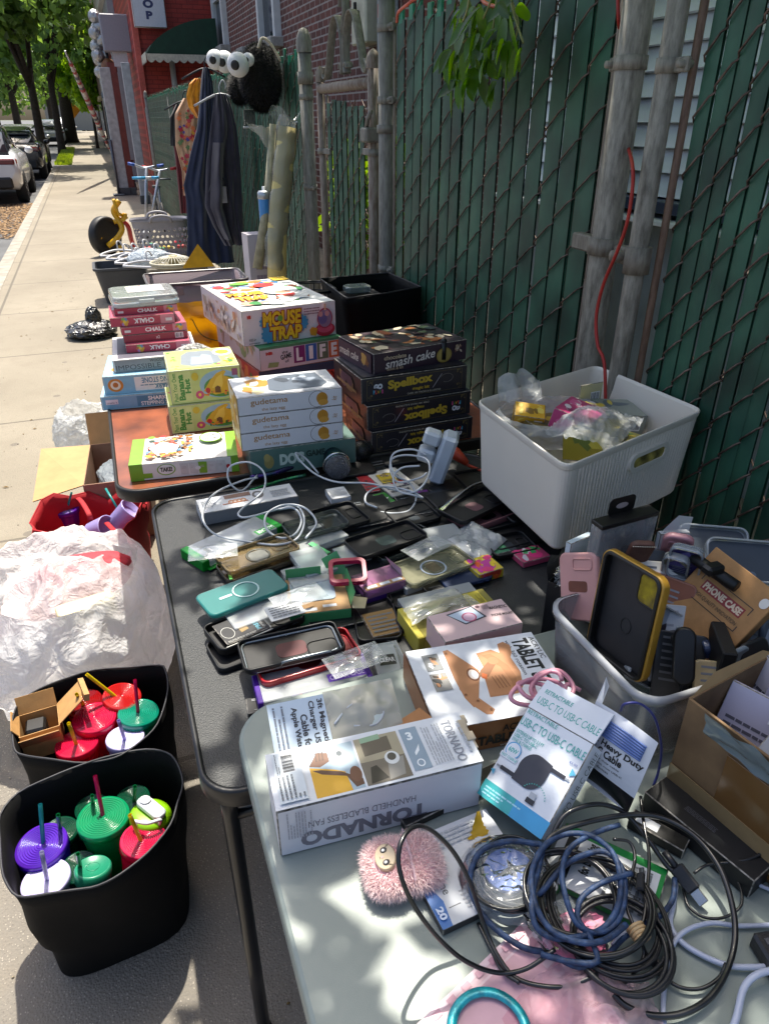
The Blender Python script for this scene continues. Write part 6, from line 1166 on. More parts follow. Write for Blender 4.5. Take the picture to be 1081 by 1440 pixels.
b=MB();BW=film('#ffffff',.25,.2,'#b3b6b8',150,1.0,.5,.35);crumple(b,(.034,.045,h+.005),.038,BW,5,(.85,1.15,.9),36,.5,12);b.build('bubble_wrap',t)
# USB-C retractable cable box, leaning
A_,B_,C_,D_=[Vector(v)for v in((.426,.598,.862),(.432,.474,.895),(.350,.436,.805),(.344,.559,.772))]
A_,B_,C_,D_=W(739,993.6,.868),W(834,1044,.880),W(761,1184,.803),W(674,1115,.788)
X=(B_-A_)+(C_-D_);X.normalize();Y=((A_-D_)+(B_-C_));Y=(Y-X*Y.dot(X)).normalized();Zn=X.cross(Y);L1=((B_-A_).length+(C_-D_).length)/2;L2=((A_-D_).length+(B_-C_).length)/2;D0=(A_+B_+C_+D_)/4-X*L1/2-Y*L2/2
mt=frame(D0-Zn*.030,X,Y,Zn);b=Box(L1,L2,.030,paper('#d3d8e0'));TQ='#3fa39c'
b.r('T',0,0,1,.17,'#3f97c9');b.p('T',[(0,0),(.5,0),(.5,.17),(0,.17)],'#3fa3a8');b.lines('T',.05,.03,.6,.13,3,'#9fd0de',2)
b.t('T','USB-C TO USB-C CABLE',.02,.78,.98,.925,TQ,bold=.0);b.t('T','RETRACTABLE',.04,.94,.50,.985,TQ,bold=.0)
for k,s_ in enumerate(('EXTENDS UP TO 3.3 FT','USB-C TO USB-C','SYNC & CHARGE')):b.t('T',s_,.04,.72-.045*k,.46-.06*k,.755-.045*k,TQ)
b.ring('T',.14,.545,.11,.085,.12,'#3f97c9','#d3d8e0');b.t('T','60W',.07,.52,.21,.57,TQ,bold=.03);b.r('T',.0,.44,.26,.49,'#d3d8e0');b.t('T','FAST CHARGE',.02,.45,.26,.48,TQ,bold=.02)
b.e('T',.50,.47,.20,.17,'#33333c',30);b.p('T',[(.50,.30),(.30,.31),(.31,.50),(.5,.6)],'#33333c');b.p('T',[(.70,.62),(.70,.46),(.6,.40),(.52,.64)],'#33333c');b.r('T',.70,.565,.90,.605,'#2a2a32');b.r('T',.90,.575,.96,.595,'#8f949c');b.r('T',.10,.325,.31,.365,'#2a2a32');b.r('T',.04,.335,.10,.355,'#8f949c');b.p('T',[(.92,.66),(.92,.70),(1.0,.66),(.92,.62)],'#5aa9c9');b.p('T',[(.06,.26),(.06,.30),(-.0,.28),(.06,.24)],'#5aa9c9')
b.p('T',[(.60,.20),(.72,.20),(.72,.25),(.60,.25)],'#26262c');b.p('T',[(.615,.25),(.705,.25),(.705,.31),(.615,.31)],'#a9aeb5');b.t('T','$3.00',.85,.725,.96,.75,'#5a6aa0')
for k in range(13):a=R(20+11*k);b.e('T',.66+.17*math.cos(a),.26+.13*math.sin(a),.008,.007,TQ,6)
b.t('R','USB-C TO USB-C CABLE',.06,.3,.95,.7,'#55605f',bold=.0)
o=b.build('cable_box',mtx=mt);tag(o,'white retractable USB-C TO USB-C CABLE box leaning over the cable pouch','box')
b=Box(L1,.045,.002,paper('#d3d8e0'),0);b.t('T','USB-C TO USB-C CABLE',.06,.16,.98,.52,TQ,bold=.0);b.t('T','RETRACTABLE',.08,.60,.5,.74,TQ)
o=b.build('top_flap',bpy.data.objects['cable_box']);o.matrix_world=mt@Matrix.Translation((0,L2,.028))@Matrix.Rotation(R(-10),4,'X')
b=Box(.085,.07,.012,paper('#cfd3da'));b.lines('T',.1,.1,.9,.4,3,'#3a3c44');placebox(b,'white_carton','small white carton under the top edge of the USB-C cable box','box',W(735,1010,ZG+.05),ZG+.04,-20)
PK=M('#c98a9c',.4,amt=.05);p0=W(762,975,.845)
b=MB();pts=[];q=random.Random(6)
for i in range(60):a=i*.42;pts.append(p0+Vector((.030*math.cos(a)*(1+.2*math.sin(i*.7))+.02*math.sin(i*.11),.020*math.sin(a)+.004*math.sin(i*.5),.010*math.sin(a*.9+1)+.006)))
b.tube(smooth(pts,3),.0032,PK,7);b.tube(smooth([pts[-1],p0+Vector((.04,0,.004)),p0+Vector((.055,-.012,-.002))],4),.0032,PK,7);tag(b.build('pink_cable'),'bunched pink cable on the corner of the tablet stand box','cable')
# heavy duty cable pouch
c,a,l_,d_=layq([(838,985),(905,1000),(925,1090),(835,1110)],.84);A_,B_,C_,D_=W(838,985,.90),W(925,1045,.90),W(925,1120,.80),W(838,1110,.80)
X=(B_-A_).normalized();Y=(A_-D_);Y=(Y-X*Y.dot(X)).normalized();Zn=X.cross(Y);Lw,Lh=(B_-A_).length,.105;D0=A_-Y*Lh;mt=frame(D0,X,Y,Zn)
t=thing('cable_pouch','white and black 10ft heavy duty cable pouch behind the USB-C box','pouch',mtx=mt);bul=lambda u,v:.014*math.sin(3.14*u)*math.sin(3.14*min(1,v*1.0))**.7
PW,PB=M('#cdd0d8',.28,amt=.04,ns=20,bs=25,bst=.5,bd=.004,coat=.4),M('#17171b',.28,amt=.1,bs=25,bst=.5,bd=.004,coat=.4)
b=MB()
def pf(v0,v1):return lambda u,v:(Lw*u,Lh*(v0+(v1-v0)*v)+.006*math.sin(u*3.1)*(1 if v0+(v1-v0)*v<.5 else .4),bul(u,v0+(v1-v0)*v))
b.grid(pf(.22,1),24,18,PW);b.grid(pf(0,.22),24,6,PB);b.grid(lambda u,v:(Lw*u,Lh*v,-bul(u,v)),12,12,PW);b.build('pouch',t)
b=MB();
def dtx(s_,u0,v0,u1,v1,**k):
 pts,fs,asp=textmesh(s_,k.get('bold',.03));vs=[]
 for x,y in pts:u,v=u0+(u1-u0)*x,v0+(v1-v0)*y;vs.append((Lw*u,Lh*v+.006*math.sin(u*3.1)*.7,bul(u,v)+.0008))
 b.add(vs,fs,ink('#15161a'))
dtx('10ft. Heavy Duty',.10,.56,.97,.66);dtx('USB-C Cable',.10,.46,.72,.56);dtx('Thick heavy duty cable',.12,.40,.72,.43,bold=.01);dtx('Compatible with most USB-C',.12,.34,.78,.37,bold=.01);dtx('and USB devices',.16,.29,.6,.32,bold=.01)
b.tube([(Lw*(.16+.04*math.cos(R(20*i))),Lh*.18+.004*math.sin(R(20*i)),bul(.16,.18)+.001)for i in range(18)],.0005,ink('#15161a'),5,closed=True);b.build('printing',t)
b=MB();CBL=M('#5d74ad',.4,amt=.08)
for k in range(7):b.tube([(Lw*(.12+.78*i/14),Lh*(.70+.030*k)+.006*math.sin(3.1*i/14)*.6,bul(.12+.78*i/14,.70+.03*k)+.0012)for i in range(15)],.0016,CBL,6)
b.build('blue_cable',t)
cable('blue_cable','thin dark blue cable looping behind the cable pouch against the clear bin',[(872,1000,.90),(878,990,.92),(900,990,.92),(920,1010,.90),(929,1050,.85),(925,1085,.80),(918,1105,.78)],.0017,M('#2a3070',.4))
b=MB();b.add([W(838,985,.93),W(852,952,.94),W(856,965,.93),W(846,990,.93)],[(0,1,2,3)],PW);b.add([W(838,985,.929),W(852,952,.939),W(856,965,.929),W(846,990,.929)],[(3,2,1,0)],PW);o=b.build('seal_flap');o.parent=t;o.matrix_parent_inverse=mt.inverted()
# clear storage bin full of phone cases
zb_=ZG;Rl=[W(777,852,.885),W(902,976,.885)]
bx0_,by0_,bx1_,by1_=.560,.525,.90,.765
t=thing('clear_bin','clear plastic storage bin packed with phone cases on the grey table','bin',((bx0_+bx1_)/2,(by0_+by1_)/2,ZG+.001));Lb,Wb=bx1_-bx0_,by1_-by0_;CBN=film('#f4f4f6',.82,.12,'#d5d8dc',3,.0,.2)
b=MB();o_=rr(Lb,Wb,.035,8);b.loops([[(x*.93,y*.92,0)for x,y in o_],[(x*.95,y*.94,.01)for x,y in o_],[(x,y,.122)for x,y in o_],[(x*.99,y*.985,.122)for x,y in o_],[(x*.94,y*.93,.012)for x,y in o_],[(x*.92,y*.91,.003)for x,y in o_]],CBN,sm=True);b.build('body',t)
b=MB();b.loops([[(x*1.0,y*1.0,.112)for x,y in o_],[(x*1.02,y*1.03,.113)for x,y in o_],[(x*1.02,y*1.03,.124)for x,y in o_],[(x*.985,y*.98,.125)for x,y in o_]],film('#f0f0f2',.5,.15,'#d0d3d8',8,.0,.3),cap0=False,cap1=False,sm=True);b.build('rim',t)
def standing(name,label,cat,q,z,builder,zs=None,thick=.012):
 """thing on a leaning rectangle given by picture corners TL,TR,BR,BL with a height for each"""
 p=[W(a[0],a[1],h_)for a,h_ in zip(q,zs)]if zs else[Vector(a)for a in q];X=(p[1]-p[0])+(p[2]-p[3]);X.normalize();Y=(p[0]-p[3])+(p[1]-p[2]);Y=(Y-X*Y.dot(X)).normalized();Zn=X.cross(Y)
 L1=((p[1]-p[0]).length+(p[2]-p[3]).length)/2;L2=((p[0]-p[3]).length+(p[1]-p[2]).length)/2;o_=sum(p,Vector())/4;mt=frame(o_,X,Y,Zn);t=thing(name,label,cat,mtx=mt);builder(t,L1,L2);return t
def cased(m,inner=None,hole=None,holem=None,T=.012,r=.014,extra=None,back=False):
 def f(t,L,w):
  T_=Matrix.Translation((0,0,-T));b=MB();b.T=T_
  if back:b.slab(rr(L,w,r,7),0,T,m,bev=.003,sm=True)
  else:tray(b,L,w,T,r,m,inner=inner)
  b.build('shell',t);top=.0003 if back else-T+.0021
  if hole:
   cx,cy,hw,hh=hole;b=MB();o=rr(hw*L,hh*w,min(hw*L,hh*w)*.28,6);b.tube([(cx*L+x,cy*w+y,top+.0004)for x,y in o],.0013,m,6,closed=True);b.slab(o,top-.0003,top+.0002,holem or M('#3b3f45',.5,amt=.3));b.build('camera_opening',t)
  if extra:extra(t,L,w,top)
 return f
PKC=M('#c08f8c',.5,amt=.04)
standing('phone_case','matte blush pink phone case standing at the left of the clear bin','phone case',[(.62,.834,.922),(.638,.765,.959),(.62,.711,.866),(.602,.779,.829)],0,cased(PKC,hole=(.14,.33,.5,.16),holem=M('#6a3a2c',.5,amt=.2),back=True,r=.012))
GD=M('#b58a32',.32,.25,.12,30,coat=.3)
def gold_extra(t,L,w,top):
 b=MB();b.tube([(L*.0+.010*math.cos(R(20*i)),-.12*w+.012*math.sin(R(20*i)),top+.0006)for i in range(18)],.0007,BC2,6,closed=True);b.build('logo_ring',t)
 b=MB();b.slab(rr(L*.86,w*.93,.012,6),top-.0001,top+.0003,M('#26262a',.6,amt=.12,bs=300,bst=.1));b.build('liner',t)
 b=MB();o=rr(L*.34,w*.27,.009,6);b.slab(o,top+.0004,top+.0012,M('#9c8a14',.25,amt=.3,ns=50,dark='#5c4a10'),T=Matrix.Translation((L*.24,w*.30,0)));b.tube([(L*.24+x,w*.30+y,top+.001)for x,y in o],.0016,BC,6,closed=True);b.build('camera_opening',t)
 b=MB();b.tube([(x,y,.0005)for x,y in rr(L*.9,w*.955,.013,6)],.003,BC,6,closed=True);b.build('inner_bumper',t)
standing('phone_case','large gold-framed black phone case leaning in the clear bin','phone case',[(.619,.725,.998),(.628,.606,1.009),(.609,.589,.844),(.6,.708,.832)],0,cased(GD,inner=BC2,T=.014,r=.016,extra=gold_extra))
def pack_clear(card,printc,r=.012):
 def f(t,L,w):
  b=MB();b.slab(rr(L*.97,w*.97,r,6),-.014,-.011,card);F=frame((-L*.48,-w*.48,-.0105),(1,0,0),(0,1,0),(0,0,1));q=random.Random(5)
  for k in range(9):b.dp(F,L*.96,w*.96,[(.15,.12+.055*k),(.15+q.uniform(.3,.6),.12+.055*k),(.7,.135+.055*k),(.15,.135+.055*k)],ink('#7a828c'))
  b.dp(F,L*.96,w*.96,[(.1,.60),(.55,.84),(.62,.75),(.85,.62),(.6,.58)],ink(printc));b.dp(F,L*.96,w*.96,[(.04,.02),(.96,.02),(.96,.10),(.04,.10)],ink('#3f444c'));b.build('insert_card',t)
  b=MB();b.T=Matrix.Translation((0,0,-.014));tray(b,L,w,.014,r,film(clear=.6,body='#c3ccd4',gl=.6));b.build('clear_shell',t)
 return f
standing('case_package','clear hang packet with a grey printed card between the gold case and the kraft box','packet',[(.68,.663,.926),(.746,.652,.88),(.675,.606,.789),(.609,.617,.835)],0,pack_clear(paper('#8f9aa8'),'#2a2530'))
KRB=M('#a87c4c',.7,amt=.10,ns=60,bs=200,bst=.12)
def kraftb(t,L,w):
 b=MB();b.box((0,0,-.014),(L,w,.028),KRB,.0012);F=frame((-L/2,-w/2,0),(1,0,0),(0,1,0),(0,0,1));rd,bk=ink('#8c2620'),ink('#3a2c1e')
 b.dp(F,L,w,[(.20,.62),(.80,.62),(.80,.72),(.20,.72)],rd);b.dt(F,L,w,'PHONE CASE',.22,.635,.78,.705,ink('#d8c0a0'),bold=.05)
 for u0,v0,u1,v1 in((.14,.76,.86,.768),(.14,.69,.152,.768),(.848,.69,.86,.768),(.14,.50,.86,.508),(.14,.50,.152,.56),(.848,.50,.86,.56)):b.dp(F,L,w,[(u0,v0),(u1,v0),(u1,v1),(u0,v1)],bk)
 b.dt(F,L,w,'HIGH QUALITY INNOVATION',.18,.54,.82,.585,bk,bold=.0);b.dp(F,L,w,[(.90+.055*math.cos(R(18*i)),.86+.05*math.sin(R(18*i)))for i in range(20)],paper('#d8d4cc'));b.build('carton',t)
standing('phone_case_box','kraft box stamped PHONE CASE in red leaning in the clear bin','box',[(.79,.682,.985),(.813,.57,.96),(.713,.579,.831),(.69,.69,.856)],0,kraftb)
b=MB();b.box((0,0,0),(.02,.075,.07),BC2,.002);o=b.build('black_packet',None,W(*z8((890,600))[0],.87),R(-30));tag(o,'matte black packet jammed in front of the kraft phone case box','packet')
standing('phone_case','rugged black phone case between the hang packet and the kraft box','phone case',z8((760,480),(830,520),(760,690),(690,720)),0,cased(BC,back=True,T=.014),zs=(.93,.93,.865,.86))
pk2=M('#b8838a',.4,amt=.06)
standing('phone_case','dusty pink phone case standing behind the clear case packets','phone case',z8((700,145),(810,165),(760,260),(640,240)),0,cased(pk2,back=True,hole=(-.2,.2,.2,.25),holem=M('#a5727a',.4)),zs=(.985,.985,.92,.92))
for k,(qq,lb,c_)in enumerate(((((720,190),(855,215),(790,330),(670,290)),'clear case packet with a purple card in front of the pink case','#2f2860'),(((690,230),(800,250),(740,345),(650,310)),'clear case packet stacked under the purple-carded one','#8f8f7c'))):
 standing('case_package',lb,'packet',z8(*qq),0,pack_clear(paper(c_ if k==0 else '#a9a58c'),'#5a5490'),zs=(.985-.02*k,.985-.02*k,.925-.02*k,.925-.02*k))
 # hang-tab box with clear front, behind
def hangbox(t,L,w):
 b=MB();b.box((0,0,-.012),(L,w,.024),film(clear=.55,body='#a9adb2',gl=.5),.001);b.build('clear_shell',t)
 b=MB();b.box((0,w*.46,-.012),(L*1.01,w*.1,.026),BC,.001);b.build('top_band',t)
 b=MB();o=[(x,y)for x,y in rr(L*.46,.030,.008,5)];b.slab(o,-.0235,-.0225,BC,T=Matrix.Translation((-L*.02,w*.5+.014,0)));b.slab([(.012*math.cos(R(20*i)),.005*math.sin(R(20*i)))for i in range(18)],-.0224,-.0220,M('#9a8f92',.6),T=Matrix.Translation((-L*.02,w*.5+.014,0)));b.build('hang_tab',t)
 b=MB();b.box((0,-w*.05,-.018),(L*.9,w*.8,.008),M('#5d6064',.4,amt=.3),.002)
 for i in range(3):b.lathe([(.004,0),(.012,.002),(.010,.006),(0,.007)],M('#3c3e42',.3),16,T=Matrix.Translation((-L*.25+.02*i,w*.1,-.014)))
 b.build('contents',t)
standing('hang_box','clear-fronted box with a black hang tab at the back of the clear bin','box',z8((425,120),(650,60),(640,200),(440,260)),0,hangbox,zs=(1.005,1.005,.93,.93))
b=Box(.055,.012,.06,paper('#b4c3cc'));placebox(b,'white_card_box','thin pale blue-white box edge behind the pink case','box',W(796,812,.88),.885,15)
def wallet(t,L,w):
 b=MB();b.slab(rr(L,w,.01,6),-.01,0,M('#5a3a30',.6,amt=.2,bs=200,bst=.3),bev=.002);b.build('cover',t);b=MB()
 for i in range(14):b.box((-L*.45+L*.07*i,w*.44,.0008),(L*.035,.0012,.0012),M('#d5c9b5',.6))
 b.build('stitching',t)
standing('wallet_case','brown leather wallet case with white stitching behind the gold case','phone case',z8((530,185),(632,180),(640,250),(560,240)),0,wallet,zs=(.985,.985,.94,.94))
b=Box(.05,.012,.055,paper('#c3c6cc'));b.t('F','N T',.1,.3,.9,.7,'#4a4c52',bold=.03);placebox(b,'white_hang_packet','white packet with spaced grey capitals beside the hang-tab box','packet',W(918,800,.91),.92,-14)
b=MB();b.add([(0,0,0),(.035,-.01,.0),(.045,-.005,.05),(.02,.0,.055),(.0,.005,.03)],[(0,1,2,3,4)],film(clear=.4,body='#dfe3e6',gl=.6));tag(b.build('plastic_wrapper',None,W(930,770,.95)),'stiff clear plastic flap sticking up behind the packets','wrapper')
b=MB();b.tube([W(946,762,.965),W(990,795,.965),W(1035,825,.96)],.0095,BC,10);b.box(W(1002,800,.975),(.03,.02,.016),BC,.004);tag(b.build('selfie_stick'),'black telescopic stick lying across the back of the clear bin','stick')
for k,(px,py,lb,c_)in enumerate(((1000,770,'clear round-cornered case packet at the back right of the clear bin','#8f98a0'),(1040,790,'second clear case packet leaning at the bin far right corner','#a9b0b5'))):
 c=W(px,py,.93);mt=Matrix.Translation(c)@Matrix.Rotation(R(-30),4,'Z')@Matrix.Rotation(R(38+6*k),4,'X');t=thing('case_package',lb,'packet',mtx=mt);b=MB();tray(b,.11,.07,.014,.014,film(clear=.5,body='#c9d0d5',gl=.6));b.build('clear_shell',t);b=MB();b.slab(rr(.10,.062,.012),.001,.004,M('#39424c',.4));b.build('insert_card',t)
mt=Matrix.Translation(W(1055,785,.92))@Matrix.Rotation(R(-38),4,'Z')@Matrix.Rotation(R(25),4,'X');b=Box(.12,.035,.02,paper('#9c9a22'));b.t('T','MAXI',.1,.1,.3,.5,'#e3e0a0',bold=.04)
tag(b.build('yellow_packet',mtx=mt@Matrix.Translation((-.06,-.02,0))),'olive yellow packet lying behind the kraft phone case box','packet')
mt=Matrix.Translation(W(1062,800,.90))@Matrix.Rotation(R(-42),4,'Z')@Matrix.Rotation(R(20),4,'X');b=Box(.11,.05,.012,M('#17181b',.4));b.r('T',.55,.3,.68,.6,'#b8a820');tag(b.build('black_packet',mtx=mt@Matrix.Translation((-.05,-.03,0))),'black packet with a small yellow square beside the olive packet','packet')
for k,(qq,c_,lb)in enumerate(((((1000,560),(1081,520),(1090,640),(960,690)),'#2a2c30','dark case edge stacked right of the kraft phone case box'),(((930,600),(1010,560),(1000,640),(900,690)),'#7d8a96','grey clear case edge beside the kraft phone case box'),(((1050,480),(1130,440),(1140,520),(1060,570)),'#56626e','blue-grey case at the right end of the clear bin'))):
 standing('phone_case',lb,'phone case',z8(*qq),0,cased(M(c_,.3,amt=.2),back=True,T=.008),zs=(.90,.90,.86,.86))
q=random.Random(31)
for k in range(7):
 c_=['#23252a','#9aa4ac','#2c3a5c','#b9b4b0','#5c2c34','#3a3d42','#8f98a0'][k];mt=Matrix.Translation((.70+.028*k,.64+q.uniform(-.03,.03),.815))@Matrix.Rotation(R(-25+q.uniform(-8,8)),4,'Z')@Matrix.Rotation(R(72),4,'Y')
 t=thing('phone_case',['charcoal','pale grey','navy','off-white','maroon','dark grey','silver grey'][k]+' phone case packed low in the clear bin behind the leaning ones','phone case',mtx=mt);b=MB();b.slab(rr(.13,.075,.012,5),0,.010,M(c_,.35),bev=.002);b.build('shell',t)
 # corrugated box at the right edge
KD=M('#7f6547',.75,amt=.14,ns=14,bs=120,bst=.2,dark='#6b5239');A0=W(967,989,.955);A1=W(941,1099,ZG);t=thing('cardboard_box','open brown cardboard box with shiny tape at the right edge of the grey table','box',(.582,.482,ZG+.001),R(-80))
# local x runs toward the camera-right, y away
w_,d_,h=.26,.24,.165;b=MB()
for c_,s_ in(((w_/2,0,h/2),(w_,.004,h)),((0,d_/2,h/2),(.004,d_,h)),((w_,d_/2,h/2),(.004,d_,h)),((w_/2,d_,h/2),(w_,.004,h)),((w_/2,d_/2,.002),(w_,d_,.004))):b.box(c_,s_,KD,.0005)
b.build('carton',t);b=MB();b.box((w_*.62,-.0035,h*.42),(w_*.74,.002,h*.75),M('#6a4a26',.22,amt=.2,ns=9,bs=40,bst=.3,coat=.5),.0005);b.box((w_*.5,-.0048,h*.22),(w_,.0012,.04),M('#8a7452',.25,amt=.2,ns=9,bs=60,bst=.4,coat=.4));b.build('tape',t)
b=MB();b.grid(lambda u,v:(w_*(.12+.9*u),-.012*v-.004+.006*noise.noise(Vector((u*8,v*3,2))),h-.03+.04*v+.006*noise.noise(Vector((u*9,v*2,5)))),30,6,film('#c8d4d8',.25,.2,'#7e8f96',30,1,.5));b.build('peeling_tape',t)
b=MB();b.add([(0,0,h),(.0,d_*.7,h),(-.004,d_*.6,h+.012),(-.006,d_*.2,h+.016)],[(0,1,2,3)],M('#a88a60',.75));b.build('flap',t)
for k,(off,sz_,c_,lb,rx)in enumerate((((.07,.10,.125),(.09,.006,.10),'#a9a6bc','lavender-grey card envelope standing in the cardboard box',20),((.12,.13,.13),(.10,.006,.10),'#b9b8c8','pale printed packet standing behind the lavender envelope',12),((.14,.05,.15),(.12,.008,.09),'#8d9096','grey leaflet leaning over the box edge',55),((.18,.14,.14),(.10,.02,.08),'#2a2a2e','dark packet deep in the cardboard box',30))):
 mt=t.matrix_world if False else Matrix.Translation((.582,.482,ZG))@Matrix.Rotation(R(-80),4,'Z')@Matrix.Translation(off)@Matrix.Rotation(R(-rx),4,'X')@Matrix.Rotation(R(12*k-15),4,'Z');b=Box(sz_[0],sz_[1],sz_[2],paper(c_));b.lines('F',.1,.1,.9,.5,5,'#5a5a68',k);tag(b.build('packet',mtx=mt@Matrix.Translation((-sz_[0]/2,0,-sz_[2]/2))),lb,'packet')
 # white ribbed bin full of bagged packets
ZW=.775;rim=[Vector((.742,1.012)),Vector((1.198,1.160)),Vector((1.170,1.525)),Vector((.748,1.392))];cc=sum(rim,Vector((0,0)))/4
def rl(k,r_=.03,n=6,sc_=1.0):
 """rounded corners quad loop"""
 o=[];P_=[cc+(p-cc)*sc_ for p in rim]
 for i in range(4):
  a_,b_,c_=P_[i-1],P_[i],P_[(i+1)%4];u,v=(a_-b_).normalized(),(c_-b_).normalized();s_,e_=b_+u*r_,b_+v*r_
  for j in range(n+1):t_=j/n;o.append(s_*(1-t_)**2+b_*2*t_*(1-t_)+e_*t_*t_)
  seg=(c_+(b_-c_).normalized()*r_)-e_;m_=int(seg.length/.0028)if k else 4
  for j in range(1,m_):o.append(e_+seg*(j/m_))
 return o
t=thing('ribbed_bin','large white ribbed plastic bin of bagged packets beside the fence','bin',(cc.x,cc.y,ZW));WB=M('#e6dfd4',.42,amt=.03,ns=5,tr=.12);H2=.205
L_=rl(1);n=len(L_);idx=[]
def rib(i,p):return 0
base=[(p-cc)for p in L_]
def ring_(sc_,z,amp):
 o=[]
 for i,p in enumerate(base):
 # ribs on the long face toward the viewer and the others except the left end
  nrm=p.normalized();left=p.x<-.16 and not(p.y<-.14 and p.x>-.19);k=0 if left else amp*(1 if(i//2)%2 else 0);o.append(((p.x*sc_+nrm.x*k),(p.y*sc_+nrm.y*k),z))
 return o
b=MB();b.loops([ring_(.915,0,0),ring_(.93,.006,-.0022),ring_(.99,H2-.020,-.0022),ring_(.992,H2-.016,0),ring_(1.0,H2-.012,0),ring_(1.008,H2-.004,0),ring_(1.006,H2,0),ring_(.992,H2+.001,0),ring_(.98,H2-.006,0),ring_(.91,.006,0)],WB,cap0=True,cap1=True,sm=False);b.build('body',t)
# hand slot on the front face
f0,f1=rim[0],rim[1];fd=(f1-f0).normalized();fn_=Vector((fd.y,-fd.x));c0=f0+(f1-f0)*.60-fn_*.004
T=frame((c0.x-cc.x,c0.y-cc.y,H2*.70),(fd.x,fd.y,0),(0,0,1),(fn_.x,fn_.y,0));b=MB();b.loops([[T@Vector((x,y,-.006))for x,y in rr(.14,.042,.02,8)],[T@Vector((x,y,.006))for x,y in rr(.14,.042,.02,8)],[T@Vector((x,y,.006))for x,y in rr(.115,.024,.0118,8)],[T@Vector((x,y,-.006))for x,y in rr(.115,.024,.0118,8)]],WB,cap0=False,cap1=False,sm=False);b.build('handle',t)
b=MB();b.slab(rr(.115,.024,.0118,8),.002,.0035,M('#b3a152',.6,amt=.45,ns=30,dark='#6d6434'),T=T);b.build('hand_slot',t)
q_=Box(.30,.22,ZW-.004,M('#3a332c',.8));placebox(q_,'support_carton','dark carton on the ground that holds up the white ribbed bin','box',(.87,1.13),.001,16)
CL2=bagmat('clear_crinkled','#d4d8da',.55,.3,16,.5)
for k,(px,py,z_,dims,ang,tl,c_,cs,lb)in enumerate(((812,588,.955,(.13,.09,.045),38,12,'#b0386c',['#d8d2d4','#8a2a5a','#c95a8c'],'pink boxed packet in a clear bag inside the white bin'),(838,618,.940,(.15,.10,.06),38,-8,'#8f8424',['#2f4a2a','#b5a93e','#5a6a2a'],'olive and yellow boxed packet with barcode in the white bin'),(742,588,.945,(.07,.05,.05),-30,20,'#c99a1e',['#7a5a1e','#d9c25a'],'orange-yellow packet at the left corner of the white bin'),(872,628,.915,(.13,.09,.04),30,5,'#a89a4a',['#4a7a3a','#c9b03a','#b8442e'],'yellow printed packet low in the white bin'),(765,606,.92,(.10,.08,.05),10,5,'#6a5a2e',['#c9b23e','#4a4a30'],'dark yellow packet under the pink one in the white bin'),(852,585,.91,(.16,.10,.05),-10,4,'#8a8f86',['#55606a','#c9b23e'],'grey packet at the back of the white bin'))):
 b=Box(*dims,paper(c_));b.splat('T',.05,.1,.95,.9,9,cs,.22,k);b.splat('F',.05,.1,.6,.9,5,cs,.2,k+9);b.bars('F',.66,.2,.92,.85,12);b.splat('L',.1,.1,.9,.9,4,cs,.3,k)
 c=W(px,py,z_);mt=Matrix.Translation(c)@Matrix.Rotation(R(ang),4,'Z')@Matrix.Rotation(R(tl),4,'X')@Matrix.Rotation(R(6),4,'Y')@Matrix.Translation((-dims[0]/2,-dims[1]/2,-dims[2]/2));tag(b.build('bagged_packet',mtx=mt),lb,'packet')
b=Box(.07,.003,.055,paper('#b5b08a'));b.bars('F',.5,.2,.9,.6,10);placebox(b,'product_card','upright cream card with a barcode against the back of the white bin','card',W(812,575,.92),.925,5)
def bagblob(name,label,c,rad,m,seed,amp=.3,cutz=.55,n=64,cat='bag',fr=1.6,parent=None,tall=0,sharp=1.0,flatb=.0,open_=True):
 """crumpled thin plastic bag: closed round below, ruffled open mouth above"""
 b=MB()
 def fn(u,v):
  th_=math.pi*(1-v*(cutz if open_ else 1));ph=u*2*math.pi;d=Vector((math.sin(th_)*math.cos(ph),math.sin(th_)*math.sin(ph),math.cos(th_)))
  s_=Vector((d.x*fr,d.y*fr,d.z*fr+seed));r1=1-2*abs(noise.noise(s_));r2=1-2*abs(noise.noise(s_*2.3+Vector((3,1,seed))));r3=1-2*abs(noise.noise(Vector((d.x*9,d.y*9,d.z*3+seed))));r4=1-2*abs(noise.noise(Vector((d.x*19,d.y*19,d.z*7+seed))))
  k=1+amp*(.5*r1+.35*r2+.22*r3*sharp+.12*r4*sharp-.45);z=max(flatb*1.0-1 if False else-1,d.z)*rad[2]*k+tall*max(0,v-.8)*5*(.5+.8*noise.noise(Vector((math.cos(ph)*2,math.sin(ph)*2,seed))))
  return(d.x*rad[0]*k,d.y*rad[1]*k,z)
 b.grid(fn,n*2,n,m,True);return b
b=bagblob('','',None,(.12,.10,.055),CL2,4,.2,.60,40);tag(b.build('clear_bag',None,W(775,588,.96)),'crinkled clear plastic bag bulging over the left rim of the white bin','bag')
b=MB()
def cb(u,v):return(.19*(u-.5),.15*(v-.5),.035*math.sin(3.1*u)*math.sin(3.1*v)+.012*(1-2*abs(noise.noise(Vector((u*4,v*4,3)))))+.006*(1-2*abs(noise.noise(Vector((u*11,v*11,7))))))
b.grid(cb,50,40,CL2);tag(b.build('clear_bag',None,W(835,606,.965),R(35)),'clear film wrapped over the olive packet in the white bin','bag')
b=MB();b.grid(lambda u,v:(.11*(u-.5)+.03*v,.05*(v-.5)+.012*math.sin(u*11+v*2),.06*v**.8*(.7+.3*math.sin(u*4))+.010*noise.noise(Vector((u*4,v*3,5)))),40,30,CL2);tag(b.build('clear_bag',None,W(722,560,.965)),'standing ruffled mouth of the clear bag at the white bin corner','bag')
q=random.Random(44)
